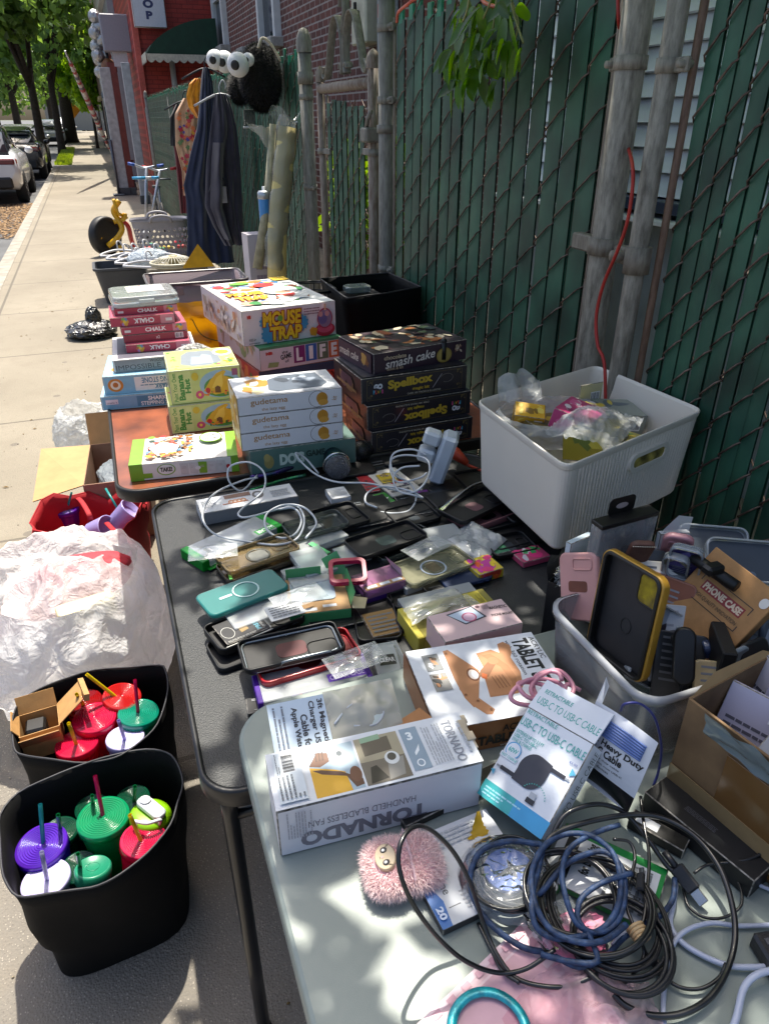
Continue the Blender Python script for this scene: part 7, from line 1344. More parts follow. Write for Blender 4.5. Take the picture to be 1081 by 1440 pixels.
for k in range(14):
 px,py,zz=[(872,800,.93),(905,770,.95),(928,790,.94),(945,812,.93),(962,770,.95),(985,790,.93),(1010,780,.92),(1035,800,.92),(1060,830,.91),(940,850,.90),(960,890,.88),(1010,930,.875),(1045,905,.88),(1072,880,.885)][k]
 c_=['#c3c6ca','#2a2c30','#d0cdc6','#8a5a4a','#b9c3cc','#1d1e22','#d5d5d3','#5c6a7a','#15161a','#a9adb2','#17181c','#c9b48a','#24262a','#9aa5b0'][k]
 lb=['pale grey packet behind the gold case','black packet beside the hang-tab box','off-white packet behind the pink standing case','brown case standing right of the gold case','pale blue packet at the back of the clear bin','black case edge behind the kraft phone case box','white packet by the telescopic stick','slate blue packet at the back right','black case leaning at the right end','silver grey packet in front of the kraft box','black case low beside the clear hang packet','tan card packet low at the right of the bin','dark packet at the right edge of the bin','grey-blue packet at the far right end'][k]+' in the clear bin'
 mt=Matrix.Translation(W(px,py,zz))@Matrix.Rotation(R(q.uniform(-62,-28)),4,'Z')@Matrix.Rotation(R(q.uniform(50,74)),4,'X');L_,w_=q.uniform(.06,.085),q.uniform(.09,.12)
 t=thing('standing_packet',lb,'packet',mtx=mt,group='packets standing in the clear bin');b=MB();b.T=Matrix.Translation((0,-w_/2,0));b.slab(rr(L_,w_,.008,4),-.005,.005,M(c_,.35,amt=.15,coat=.3),bev=.0015);b.build('card',t)
 b=MB();F=frame((-L_/2,-w_,.0052),(1,0,0),(0,1,0),(0,0,1));ic=ink('#5a5d64' if k%2==0 else '#8a8d94')
 for j in range(7):v=.90-.09*j;u1=q.uniform(.4,.85);b.dp(F,L_,w_,[(.12,v),(u1,v),(u1,v+.03),(.12,v+.03)],ic)
 b.build('printing',t)
for k,(off,sz_,c_,rx,rz,lb)in enumerate((((.05,.07,.115),(.09,.008,.10),'#b5b2c6',24,12,'lavender-white packet leaning out of the cardboard box near its taped side'),((.03,.13,.12),(.08,.010,.10),'#c9c6d0',14,-16,'off-white box flap standing at the far corner of the cardboard box'),((.11,.11,.11),(.10,.012,.11),'#8f93a3',30,6,'grey-blue packet in the middle of the cardboard box'),((.08,.16,.10),(.12,.014,.09),'#2c2d33',18,22,'black packet at the back of the cardboard box'),((.06,.10,.08),(.13,.11,.02),'#7d7688',70,10,'flat mauve packet lying deep in the cardboard box'))):
 mt=Matrix.Translation((.582,.482,ZG))@Matrix.Rotation(R(-80),4,'Z')@Matrix.Translation(off)@Matrix.Rotation(R(rz),4,'Z')@Matrix.Rotation(R(-rx),4,'X');b=Box(sz_[0],sz_[1],sz_[2],paper(c_));b.lines('F',.1,.15,.9,.6,5,'#5a5a68',k);b.bars('F',.62,.7,.9,.9,12);tag(b.build('packet',mtx=mt@Matrix.Translation((-sz_[0]/2,0,-sz_[2]/2))),lb,'packet')
 # ------------------------------------------------------------------ foreground: plush, packages and cables on the grey table
def zf(*p):return[(500+x/2.7025,1120+y/2.7025)for x,y in p]
def zr(*p):return[(780+x/3.591,1060+y/3.591)for x,y in p]
G=ZG
# fluffy pink plush case
FUR=leafmat('#d8bcbd','#ecd8d6',.08,'pink_fur',.8);c0=W(566,1212,G+.025);ang=R(-62)
t=thing('plush_case','fluffy pink plush toy case with a round beige face','plush toy',(c0.x,c0.y,G+.002),R(-8));q=random.Random(12)
b=MB();PKB=M('#d0a4aa',.9,amt=.15,ns=60)
def body(u,v):
 th_,ph=v*math.pi,u*6.2832;x,y,z=math.sin(th_)*math.cos(ph),math.sin(th_)*math.sin(ph),math.cos(th_);s_=(abs(math.cos(ph))**4+abs(math.sin(ph))**4)**-.25;k=1-.16*math.exp(-((x*s_)/.12)**2)
 return(.043*x*s_,.034*y*s_*k,.018+.019*z)
b.grid(body,40,20,PKB);T=Matrix.Identity(4)
b.build('body',t);b=MB()
for i in range(11000):
 u,v=q.random(),math.acos(1-1.75*q.random())/math.pi;p=Vector(body(u,v));p2=Vector((p.x*1.0,p.y,p.z-.016));n_=Vector((p.x/.043,p.y/.034,(p.z-.018)/.019)).normalized()
 if(p.x+.021)**2/.0135**2+(p.y-.000)**2/.017**2<1 and p.z>.02:continue
 d=(n_+Vector((q.gauss(0,.45),q.gauss(0,.45),q.gauss(0,.3)-.1))).normalized();L_=q.uniform(.004,.009)*(1.25 if n_.z<.5 else 1);s_=d.cross(Vector((q.gauss(0,1),q.gauss(0,1),q.gauss(0,1)))).normalized()*.00035
 m_=p+d*L_*.5+Vector((0,0,.0004));e=p+d*L_+Vector((q.gauss(0,.0012),q.gauss(0,.0012),-.0012))
 b.add([p-s_,p+s_,m_+s_*.8,e,m_-s_*.8],[(0,1,2,4),(4,2,3)],FUR)
b.build('fur',t);Tf=Matrix.Translation((-.021,0,.0385))@Matrix.Rotation(R(-14),4,'Y');Tf2=Tf
b=MB();b.slab([(.0125*math.cos(R(12*i)),.0165*math.sin(R(12*i)))for i in range(30)],-.006,.0015,M('#b5a285',.35,coat=.4),T=Tf,bev=.0012,sm=True);f_=b.build('face',t)
for k,s_ in enumerate((-1,1)):
 b=MB();b.slab([(.0042*math.cos(R(18*i)),.0036*math.sin(R(18*i)))for i in range(20)],.0015,.0021,M('#101012',.2),T=Tf@Matrix.Translation((0,s_*.008,0)));b.slab([(.0018*math.cos(R(30*i)),.0016*math.sin(R(30*i)))for i in range(12)],.0021,.0024,M('#e6e6e6',.3),T=Tf@Matrix.Translation((-.0006,s_*.0078,0)))
 for j in range(3):b.tube([Tf@Vector((.002+.001*j,s_*(.0112),.0018)),Tf@Vector((.004+.0015*j,s_*(.0128+.0004*j),.0018))],.00018,M('#101012',.4),4)
 b.build('eye',f_)
b=MB();b.tube([Tf@Vector((-.0075+.0008*math.cos(a)+.001,.0016*math.sin(a*1.0),.0018))for a in[R(-80+20*i)for i in range(9)]],.0002,M('#101012',.4),4);b.slab([(.0016*math.cos(R(30*i)),.0016*math.sin(R(30*i)))for i in range(12)],.0015,.0019,M('#c9a3a0',.5),T=Tf@Matrix.Translation((-.003,0,0)));b.build('mouth',f_)
b=MB();b.grid(lambda u,v:(.006+.002*u+.002*noise.noise(Vector((v*9,1,1))),-.034+.068*v,.034+.006*math.sin(3.1*v)+.004*u),3,20,film(clear=.4,body='#e5c9cf',gl=.6));b.build('plastic_strap',t)
# clear-wrapped cable coil with blue disc, on a white and blue printed package
c,a,l_,d_=layq(zf((330,170),(560,120),(640,480),(325,560)),G+.012);b=Box(.125,.115,.012,M('#2a2a2e',.5));b.r('T',0,0,1,1,'#c3c6cb');b.p('T',[(0,0),(.10,.0),(.13,.25),(.09,.40),(.12,.62),(0,.66)],'#3f6fb0');b.t('T','iPhone',.16,.30,.24,.62,'#55585e',rot=270);b.r('T',.145,.16,.265,.17,'#55585e');b.lines('T',.3,.08,.7,.3,5,'#9a9da3',3);b.lines('T',.15,.7,.8,.95,5,'#a9adb3',5);b.t('T','20',.02,.05,.09,.22,'#c9d5e6',rot=270,bold=.04)
mt=Matrix.Translation(W(622,1318,G))@Matrix.Rotation(R(4),4,'Z');placebox(b,'cable_package','white printed package with blue wavy edge under the clear-wrapped coil','package',mt.translation,G+.001,4)
cc_=W(714,1228,G+.022);t=thing('wrapped_coil','black cable coiled around a blue disc in clear shrink wrap','cable',(cc_.x,cc_.y,G+.014));q=random.Random(2)
BLK=M('#141518',.3,0,.15,40,coat=.35);BLK2=M('#1c1d21',.4,0,.15,40,300,.2)
b=MB();pts=[]
for i in range(9*22):a=R(360/22*i);r_=.042+.010*noise.noise(Vector((i*.045,3,1)))+.006*math.sin(i*.37);pts.append((r_*math.cos(a),r_*math.sin(a)*.96,.010+.009*noise.noise(Vector((i*.06,8,2)))+.004*math.sin(i*.21)))
b.tube(smooth(pts,2),.0021,BLK,7);b.build('coil',t)
b=MB();b.slab([(.029*math.cos(R(12*i)),.027*math.sin(R(12*i)))for i in range(30)],.010,.016,M('#3f66b8',.3,coat=.3),bev=.001);b.add([(-.022,-.004,.0164),(.0,.002,.0164),(.004,.012,.0164),(.008,.001,.0164),(.024,-.003,.0164),(.006,-.007,.0164),(.004,-.014,.0164),(-.002,-.006,.0164)],[(0,1,2,3,4,5,6,7)],M('#1d2433',.4));b.build('disc',t)
b=MB();WR=film(clear=.80,body='#c9d0d6',gl=.3,wave=30,wst=.3,rough=.15)
b.grid(lambda u,v:((.058*v+.004*noise.noise(Vector((math.cos(u*6.28)*3,math.sin(u*6.28)*3,v*2))))*math.cos(u*6.2832),(.056*v+.004*noise.noise(Vector((math.cos(u*6.28)*3,math.sin(u*6.28)*3,v*2+4))))*math.sin(u*6.2832),.022*(1-v**5)+.003*noise.noise(Vector((v*9*math.cos(u*6.28),v*9*math.sin(u*6.28),3)))-.004*math.exp(-((v-.0)/.45)**2)),80,24,WR)
b.grid(lambda u,v:(.02+.06*u-.03,-.05-.045*v,.006+.006*(1-2*abs(noise.noise(Vector((u*5,v*5,1)))))),20,16,WR);b.build('shrink_wrap',t)
# yellow leaf
b=MB();p0,p1=W(672,1140,G+.03),W(668,1180,G+.012);q=random.Random(5)
vs=[];K=10
for i in range(K+1):s_=i/K;c=p0.lerp(W(672,1178,G+.014),s_);hw=.002+.013*s_**1.3*(1+.15*math.sin(s_*30));vs+=[c+Vector((-hw,0,.003*math.sin(s_*7))),c+Vector((0,0,-.002)),c+Vector((hw,0,.002*math.sin(s_*9)))]
b.add(vs,[(3*i+j,3*i+j+1,3*i+j+4,3*i+j+3)for i in range(K)for j in(0,1)],M('#c9a224',.6,amt=.15,tr=.3),True);tag(b.build('fallen_leaf'),'curled yellow leaf standing between the fan box and the USB-C box','leaf')
b=Box(.16,.030,.012,BC);placebox(b,'dark_strip_box','flat black box lying in front of the fan box near the yellow leaf','box',W(570,1172,G),G+.001,8)
# pink plaid pouch with teal ring
c,a,l_,d_=layq([(560,1440),(700,1305),(900,1400),(800,1500)],G+.006)
dv=W(735,1300,G)-W(590,1440,G);b=Box(.17,dv.length+.05,.004,M('#d5aeb8',.35,coat=.3));PC=['#dfc3ca','#c996a5','#e3cdd2']
for i in range(12):b.r('T',i/12,0,i/12+.04,1,PC[0]);b.r('T',0,i/12,1,i/12+.04,PC[2]if i%2 else PC[1])if i<2 else None
for i in range(10):b.r('T',.02,i/10,.06,i/10+.05,PC[1]);b.r('T',i/10,.93,i/10+.05,.97,PC[1])
b.r('T',.1,.06,.96,.90,'#d3a6b2');b.p('T',[(.3,.55),(.42,.52),(.56,.6),(.60,.86),(.42,.88),(.28,.7)],'#c98e9e');b.t('T','MADE WITH CARE',.64,.7,.72,.86,'#8f5f6c',rot=45);
o=placebox(b,'plaid_package','pink plaid package in a clear sleeve at the bottom edge of the picture','package',W(590,1440,G)-dv.normalized()*.05,G+.001,math.degrees(math.atan2(dv.y,dv.x))-90)
b=MB();p0=W(688,1452,G+.012);b.tube([(.037*math.cos(R(8*i)),.037*math.sin(R(8*i)),0)for i in range(45)],.0052,M('#1aa3ae',.28,.3,.25,90,300,.4,.001,coat=.5,dark='#0f7f90'),10,closed=True,flat=.6);tag(b.build('ring_light',None,p0),'glossy teal ring lying on the pink plaid package','ring')
PCL=bagmat('pink_clear','#e6c6cf',.6,.3,16,.45)
for px,py,rz,sx_,lb in((808,1408,20,.11,'crumpled clear sleeve with a pink tint beside the plaid package'),(862,1425,-30,.085,'crumpled clear sleeve in front of the cable heap')):
 b=MB();b.grid(lambda u,v:(sx_*(u-.5)*(1+.1*math.sin(v*5)),.07*(v-.5)*(1+.15*math.sin(u*6)),.006+.014*(1-2*abs(noise.noise(Vector((u*2.6,v*2.2,px)))))*math.sin(3.1*u)*math.sin(3.1*v)+.004*noise.noise(Vector((u*9,v*8,px)))),50,36,PCL);tag(b.build('clear_sleeve',None,W(px,py,G+.003),R(rz)),lb,'plastic sleeve')
b=MB();crumple(b,(0,0,.010),.026,M('#c96a8a',.4,amt=.5,ns=60,dark='#d9c0c9'),2,(1.3,.9,.5),20,.4,9);tag(b.build('pink_packet',None,W(806,1322,G+.002)),'small pink and orange packet glimpsed inside the cable heap','packet')
# green and white lightning cable package
qd=[W(*p,G+.012)for p in((848,1175),(900,1150),(1000,1235),(935,1275))];c,a,l_,d_=layq(zr((235,385),(520,345),(850,660),(520,780)),G+.012)
mt=Matrix.Translation(W(928,1278,G+.003))@Matrix.Rotation(R(-58),4,'Z')@Matrix.Rotation(R(3),4,'X');
b=Box(.085,.125,.010,M('#16803a',.3,coat=.4));b.r('T',.0,.05,.86,1,'#ccd0d4');b.t('T','for Lightning',.30,.60,.84,.74,'#17171a',rot=0,bold=.05);b.lines('T',.1,.1,.8,.5,6,'#6f7378',2);b.r('T',.12,.80,.8,.92,'#17171a');b.ring('T',.62,.2,.10,.03,.1,'#45484d','#ccd0d4');b.t('T','iPod',.15,.15,.35,.25,'#45484d')
tag(b.build('cable_package',mtx=Matrix.Translation(W(900,1262,G+.004))@Matrix.Rotation(R(38),4,'Z')@Matrix.Translation((-.04,-.02,0))),'green and white cable package half under the black cables','package')
b=Box(.07,.022,.016,BC);b.r('T',.1,.2,.5,.8,'#c9ccd0');placebox(b,'packet','black and white packet behind the green and white cable package','packet',(.497,.452),G+.001,-60)
# long black box
b=Box(.150,.044,.032,M('#131316',.5,amt=.2,ns=30,bs=200,bst=.15));b.lines('T',.30,.40,.58,.62,4,'#4a4a50',6)
placebox(b,'black_case_box','long plain black box lying along the cardboard box','box',(.533,.470),G+.001,-76)
# dark blue braided cable heap
BLU=M('#2b4266',.6,0,.25,120,420,.7,.0012,dark='#1b2c48')
cable('braided_cable','thick dark blue braided cable coiled in the big heap',[(780,1340,G+.012),(735,1332,G+.014),(690,1300,G+.016),(665,1262,G+.022),(662,1225,G+.032),(678,1195,G+.04),(715,1183,G+.042),(748,1186,G+.042),(762,1190,G+.046),(758,1215,G+.05),(748,1260,G+.05),(752,1300,G+.045),(775,1318,G+.04),(810,1318,G+.04),(848,1305,G+.04),(868,1275,G+.045),(872,1235,G+.05),(860,1198,G+.055),(830,1175,G+.058),(795,1173,G+.058),(765,1190,G+.058),(748,1225,G+.055),(752,1270,G+.05),(775,1308,G+.046),(815,1325,G+.044),(850,1322,G+.042),(880,1300,G+.04)],.0034,BLU,6)
cable('braided_cable','second dark blue braided cable looping through the middle of the heap',[(870,1160,G+.05),(835,1172,G+.055),(802,1192,G+.058),(790,1225,G+.056),(796,1265,G+.05),(812,1300,G+.045),(840,1312,G+.04),(866,1298,G+.04),(878,1262,G+.045),(874,1222,G+.05),(850,1198,G+.052),(816,1204,G+.05),(790,1220,G+.045),(765,1250,G+.038),(752,1262,G+.03)],.0032,BLU,6)
cable('braided_cable','dark blue cable arm crossing from the heap toward its own plug',[(760,1342,G+.03),(800,1352,G+.03),(838,1352,G+.034),(830,1320,G+.04),(812,1290,G+.045),(818,1262,G+.05),(845,1242,G+.052),(872,1232,G+.054),(888,1228,G+.054)],.0031,BLU,6)
cable('braided_cable','dark blue cable lying low at the right of the heap',[(948,1235,G+.02),(945,1265,G+.018),(925,1290,G+.016),(900,1302,G+.016),(875,1320,G+.02),(850,1345,G+.026),(815,1360,G+.026),(780,1345,G+.022)],.0031,BLU,6)
q=random.Random(22)
for k,(cx,cy,rx,ry,n_,lb,z_,m_,r_)in enumerate(((835,1275,.062,.056,5,'glossy black cable wound round the outside of the heap',.030,BLK,.0022),(850,1285,.058,.066,6,'thin black cable wound through the lower heap',.018,BLK2,.0019),(800,1258,.050,.050,4,'black cable coil at the left of the heap',.036,BLK,.0022),(872,1330,.050,.050,4,'black cable loops at the front of the heap',.022,BLK2,.0024))):
 p0=W(cx,cy,G+z_);pts=[]
 for i in range(n_*14):a=2*math.pi*i/14+k;s_=1+.16*noise.noise(Vector((i*.07,k*5,1)));pts.append(p0+Vector((rx*s_*math.cos(a)+.006*noise.noise(Vector((i*.05,1,k))),ry*s_*math.sin(a),.012*noise.noise(Vector((i*.11,2,k*3)))+.003)))
 b=MB();b.tube(smooth(pts,3),r_,m_,7);tag(b.build('black_cable'),lb,'cable')
CH=1.55
cable('black_cable','black cable arching high over the pink plush and back into the heap',[(780,1335,G+.03),(740,1362,G+.02),(700,1368,G+.02),(655,1352,G+.045),(615,1318,G+.08),(580,1270,G+.12),(562,1225,G+.15),(562,1190,G+.165),(578,1165,G+.165),(602,1165,G+.15),(635,1195,G+.12),(660,1240,G+.08),(680,1300,G+.03),(700,1345,G+.018),(730,1378,G+.014),(790,1388,G+.016),(840,1370,G+.02)],.0025,BLK,7)
cable('black_cable','thin black cable lying in a wide arc on the grey table below the plush',[(672,1298,G+.004),(690,1335,G+.004),(706,1365,G+.012),(730,1382,G+.018)],.0022,BLK)
cable('black_cable','thick black cable sweeping in a big circle around the right side',[(758,1200,G+.05),(780,1172,G+.06),(830,1155,G+.06),(885,1146,G+.055),(930,1150,G+.05),(975,1175,G+.045),(1008,1215,G+.04),(1026,1262,G+.03),(1033,1310,G+.02),(1025,1355,G+.014),(1000,1400,G+.012),(960,1425,G+.012),(915,1428,G+.012),(880,1415,G+.014),(862,1398,G+.018)],.0034,BLK,8)
cable('black_cable','black cable arching from the USB-C box over the heap',[(768,1195,G+.04),(790,1150,G+.06),(820,1134,G+.065),(850,1132,G+.06),(880,1145,G+.05),(910,1180,G+.035),(935,1215,G+.022),(950,1228,G+.018)],.003,BLK,7)
cable('black_cable','thin black cable running to the right edge of the picture',[(975,1228,G+.015),(995,1216,G+.02),(1030,1212,G+.03),(1060,1205,G+.034),(1095,1185,G+.04)],.0018,BLK)
cable('black_cable','thin black cable looping under the USB plug',[(960,1250,G+.006),(968,1275,G+.005),(990,1290,G+.005),(1018,1290,G+.006),(1040,1275,G+.01),(1042,1255,G+.012),(1036,1238,G+.012)],.0017,BLK)
cable('black_cable','black cable falling from the tie toward the front of the table',[(900,1120,G+.05),(905,1160,G+.045),(912,1200,G+.04),(910,1245,G+.035),(905,1290,G+.03),(898,1310,G+.025),(910,1345,G+.012),(930,1370,G+.008),(955,1388,G+.008),(985,1390,G+.008),(1010,1375,G+.01),(1020,1355,G+.012)],.002,BLK)
cable('black_cable','second black strand hanging beside the rubber tie',[(862,1180,G+.055),(885,1185,G+.05),(892,1210,G+.045),(880,1255,G+.04),(882,1280,G+.035),(895,1312,G+.03),(905,1340,G+.015),(890,1370,G+.012),(862,1395,G+.012)],.002,BLK)
b=MB();T0=W(898,1312,G+.028);
for k in range(4):b.tube([T0+Vector((.0085*math.cos(R(24*i)),.004*k-.006,.0075*math.sin(R(24*i))))for i in range(15)],.0022,M('#b59a72',.6,amt=.1),7,closed=True)
tag(b.build('rubber_tie'),'tan rubber band tied round the bundle of black cables','rubber band')
b=MB();mt=axis_m(W(952,1222,G+.022),W(985,1265,G+.012));b.box((0,0,0),(.017,.009,.034),BLK2,.002,T=mt);t=thing('usb_plug','large black USB-A plug with silver tip over the green and white cable package','plug',mtx=mt)
b=MB();b.box((0,0,.012),(.017,.009,.030),BLK2,.002);b.tube([(0,0,-.022),(0,0,-.002)],.004,BLK2,10);b.build('housing',t);b=MB();b.box((0,0,.034),(.012,.0045,.016),M('#a3a6aa',.25,.9),.0006);b.box((.003,.0024,.036),(.002,.0004,.002),BLK2);b.box((-.003,.0024,.036),(.002,.0004,.002),BLK2);b.build('metal_tip',t)
for px,py,px2,py2,z_,lb in((902,1212,900,1240,.04,'small black connector with metal tip above the rubber band'),(915,1340,928,1365,.012,'black flat connector below the rubber band')):
 mt=axis_m(W(px2,py2,G+z_),W(px,py,G+z_));t=thing('cable_connector',lb,'connector',mtx=mt);b=MB();b.box((0,0,0),(.009,.006,.022),BLK2,.0015);b.build('housing',t);b=MB();b.box((0,0,.014),(.006,.003,.008),M('#a3a6aa',.25,.9),.0005);b.build('metal_tip',t)
WC2=M('#aab2c6',.35,amt=.04)
cable('white_cable','thick white cable curving across the right corner of the grey table',[(950,1240,G+.006),(946,1270,G+.006),(942,1300,G+.006),(958,1325,G+.006),(990,1345,G+.006),(1025,1358,G+.008),(1060,1360,G+.008),(1100,1358,G+.008)],.0032,WC2)
cable('white_cable','white cable looping from the front edge up to the right side',[(935,1460,G+.004),(932,1420,G+.004),(935,1375,G+.004),(945,1330,G+.007),(965,1308,G+.010),(1000,1298,G+.008),(1040,1302,G+.006),(1100,1300,G+.006)],.0027,WC2)
cable('white_cable','white cable rising at the bottom right corner',[(1020,1470,G+.006),(1035,1430,G+.010),(1045,1390,G+.016),(1065,1370,G+.02),(1100,1362,G+.02)],.0036,WC2)
cable('white_cable','pair of white cables emerging beside the black box at the right edge',[(1046,1200,G+.03),(1065,1215,G+.02),(1100,1240,G+.01)],.003,WC2)
cable('white_cable','thin white cable beside the USB plug running off to the right',[(1050,1236,G+.008),(1070,1246,G+.006),(1100,1258,G+.006)],.0024,WC2)
mt=Matrix.Translation(W(1075,1360,G+.0))@Matrix.Rotation(R(-12),4,'Z');t=thing('socket_block','black socket block at the far right edge under the white cables','adapter',mtx=mt);b=MB();b.box((.01,0,.012),(.03,.05,.022),BLK2,.003);b.build('body',t);b=MB()
for k in range(3):b.box((.01,-.015+.014*k,.0235),(.014,.007,.001),M('#4a4b50',.5),.0003)
b.build('socket_plate',t)
cable('pale_cable','short white cable tip emerging from the middle of the heap',[(878,1310,G+.02),(870,1318,G+.02),(862,1330,G+.022)],.003,WC2)
# ------------------------------------------------------------------ bins of tumblers on the ground
def fab_bin(name,label,rimpx,zr_,botc,grp='black fabric bins of tumblers'):
 rim=[tuple(p)[:2]for p in smooth([W(x,y,z_)for(x,y),z_ in zip(rimpx,zr_)],3,True)];zr_=[zr_[0]+.006*noise.noise(Vector((i*.21,3,1)))for i in range(len(rim))];return openbin(name,label,'bin',rim,botc(rim),list(zr_),0.002,FAB,M('#26262b',.55,amt=.2),th=.003,wob=.012,group=grp)
r2=[(2,1219),(0,1180),(0,1145),(25,1115),(70,1094),(115,1075),(160,1062),(205,1052),(235,1058),(250,1074),(258,1100),(250,1130),(240,1160),(208,1200),(170,1230),(138,1245),(105,1252),(60,1260),(24,1260),(8,1240)]
def bot2(rim):
 o=[]
 for x,y in rim:
  a=math.atan2((y-1.09)/.15,(x+.21)/.175);c_,s_=math.cos(a),math.sin(a);k=(abs(c_)**4+abs(s_)**4)**-.25;o.append((-.202+.138*k*c_+.01*s_,1.103+.112*k*s_+.012*c_))
 return o
fab_bin('fabric_bin','black fabric bin of tumblers nearest the camera with purple and green lids',r2,[.33]*len(r2),bot2)
r1=[(18,1040),(17,1015),(25,990),(42,976),(65,965),(100,951),(135,942),(180,937),(225,935),(234,945),(237,962),(234,985),(222,1018),(200,1042),(170,1063),(140,1070),(105,1073),(65,1068),(28,1060),(20,1052)]
fab_bin('fabric_bin','black fabric bin behind, holding red tumblers and a small carton',r1,[.33]*len(r1),lambda rim:[(-.2+(x+.2)*.90,1.40+(y-1.40)*.88+.015)for x,y in rim])
def tumbler(label,lid,zl,straw=None,col='#c02060',scol='#c9a81e',flat=False,r=.050,tilt=(0,0),cup=None,h=.16,clearc=True):
 """ribbed tumbler whose lid centre is at the picture point lid and height zl"""
 c=W(*lid,zl);mt=Matrix.Translation(c)@Matrix.Rotation(R(tilt[0]),4,'X')@Matrix.Rotation(R(tilt[1]),4,'Y')@Matrix.Translation((0,0,-h))
 t=thing('tumbler',label,'tumbler',mtx=mt,group='tumblers in the black bins');m=M(col,.16,0,.06,20,coat=.6,tr=.35)if not flat else M(col,.42,0,.03,20,coat=.2)
 mc=M(cup or col,.2,0,.1,20,coat=.5,tr=.4)if not flat else M(cup or col,.4,amt=.04)
 b=MB();b.lathe([(0,0),(r*.62,0),(r*.66,.004),(r*.90,h-.02),(r*.92,h-.012)],mc,64,wob=(lambda a,z:.035*abs(math.sin(a*16))if z>.01 else 0)if not flat else None);b.build('cup',t)
 b=MB()
 if not flat:
  pr=[(r*.93,h-.022),(r*1.0,h-.02),(r*1.0,h-.004),(r*.97,h)];k=9
  for i in range(k):q1=r*(.90-.09*i);pr+=[(q1,h-.001),(q1-r*.02,h+.0016),(q1-r*.05,h+.0016),(q1-r*.065,h-.001)]
  pr+=[(0,h-.001)];b.lathe(pr,m,64,wob=lambda a,z:.02*math.sin(a*32)if z<h-.002 and z>h-.021 else 0)
 else:b.lathe([(r*.93,h-.018),(r*.985,h-.016),(r*.99,h-.003),(r*.96,h),(r*.82,h),(r*.80,h-.0012),(r*.78,h-.0012),(r*.76,h),(r*.2,h+.0004),(0,h+.0004)],m,56)
 l_=b.build('lid',t)
 if straw:
  S=M(scol,.25,amt=.04,coat=.3,tr=.3);b=MB();p1=W(*straw,zl+.085);p0=W(lid[0]+(straw[2]if len(straw)>2 else 0),lid[1],zl)if False else mt@Vector((0,0,h-.02));p1=p1 if False else W(straw[0],straw[1],zl+.085);inv=mt.inverted();d=(p1-p0);o_=14
  P0,P1=inv@p0,inv@p1;b.tube([P0,P1],.0042,S,12,cap=False);b.tube([P1,P0.lerp(P1,.75)],.0031,S,12,cap=False);b.build('straw',t)
 return t
tumbler('purple ribbed tumbler lid with a teal straw in the near bin',(58,1188),.275,(57,1131),'#5a26b8','#2f9fa5',r=.050,tilt=(3,-3),h=.13)
tumbler('emerald ribbed tumbler lid with a magenta straw in the near bin',(145,1148),.295,(134,1091),'#0f9460','#c4185a',r=.052,tilt=(0,2))
tumbler('hot pink ribbed tumbler lid with a yellow straw at the right of the near bin',(203,1180),.285,(183,1146),'#d82252','#d9c41a',r=.046,tilt=(-2,14),h=.12)
tumbler('lilac smooth tumbler lid with a white straw at the front of the near bin',(64,1236),.262,(59,1198),'#b9b2df','#b9b5d4',True,r=.046,tilt=(-3,-3),h=.11)
tumbler('coral red ribbed tumbler lid at the back right of the rear bin',(172,978),.30,(122,948),'#c92424','#d9c41a',r=.046,tilt=(4,12))
tumbler('pink-red ribbed tumbler lid behind the cardboard carton in the rear bin',(133,1008),.295,None,'#d81c4c',r=.050,tilt=(2,4))
tumbler('hot pink ribbed tumbler lid with a yellow straw at the front of the rear bin',(108,1044),.275,(97,1017),'#dc1c48','#d9c41a',r=.048,tilt=(-4,2),h=.12)
tumbler('teal green ribbed tumbler lid with a pink straw in the rear bin',(195,1001),.29,(190,956),'#0f9478','#d01c5c',r=.048,tilt=(0,8))
tumbler('lilac smooth tumbler lid with a pale straw in the rear bin',(176,1036),.275,(167,1013),'#b9b2df','#aaa0d4',True,r=.044,tilt=(-4,4),h=.12)
tumbler('dark red tumbler half hidden behind the yellow straw in the rear bin',(118,985),.285,(108,976),'#9c1418','#c9b414',r=.044,tilt=(0,4))
for k,(lid,st,lb)in enumerate((((85,1168),(82,1146),'dark green tumbler sunk between the purple and emerald lids'),((130,1135),(130,1119),'dark green tumbler hidden behind the emerald lid'),((187,1122),(190,1106),'dark green tumbler behind the lime flip bottle'),((112,1218),(110,1201),'dark green tumbler between the lilac lid and the round green cap'))):
 tumbler(lb,lid,.25,st,'#0d4a34','#16804c',r=.036,tilt=(2,3))
mt=Matrix.Translation(W(131,1218,.27))@Matrix.Rotation(R(-14),4,'X')@Matrix.Rotation(R(8),4,'Y');t=thing('bottle','steel bottle with a smooth round sea-green cap in the near bin','bottle',mtx=mt@Matrix.Translation((0,0,-.15)))
b=MB();b.lathe([(0,.05),(.028,.05),(.032,.06),(.032,.125)],M('#8f9492',.25,.8),40);b.build('body',t);b=MB();GC_=M('#1d7a5c',.35,amt=.05,coat=.2);b.lathe([(.033,.12),(.0345,.125),(.0345,.146),(.032,.15),(.029,.150),(.028,.1488),(0,.1490)],GC_,48)
b.tube([(.012*math.cos(R(12*i)),.012*math.sin(R(12*i)),.1492)for i in range(30)],.0006,GC_,5,closed=True);b.build('cap',t)
mt=Matrix.Translation(W(213,1135,.30))@Matrix.Rotation(R(-4),4,'X')@Matrix.Rotation(R(12),4,'Y');t=thing('bottle','lime green bottle with a white flip spout in the near bin','bottle',mtx=mt@Matrix.Translation((0,0,-.17)))
LM=M('#7fb80e',.35,amt=.05,tr=.15,coat=.2);WH=M('#c9ccd0',.35,amt=.03,coat=.2);b=MB();b.lathe([(0,0),(.03,0),(.034,.01),(.036,.13)],LM,36);b.build('body',t);b=MB();b.lathe([(.036,.125),(.042,.13),(.042,.15),(.038,.156),(.028,.160),(0,.160)],LM,40);b.build('cap',t)
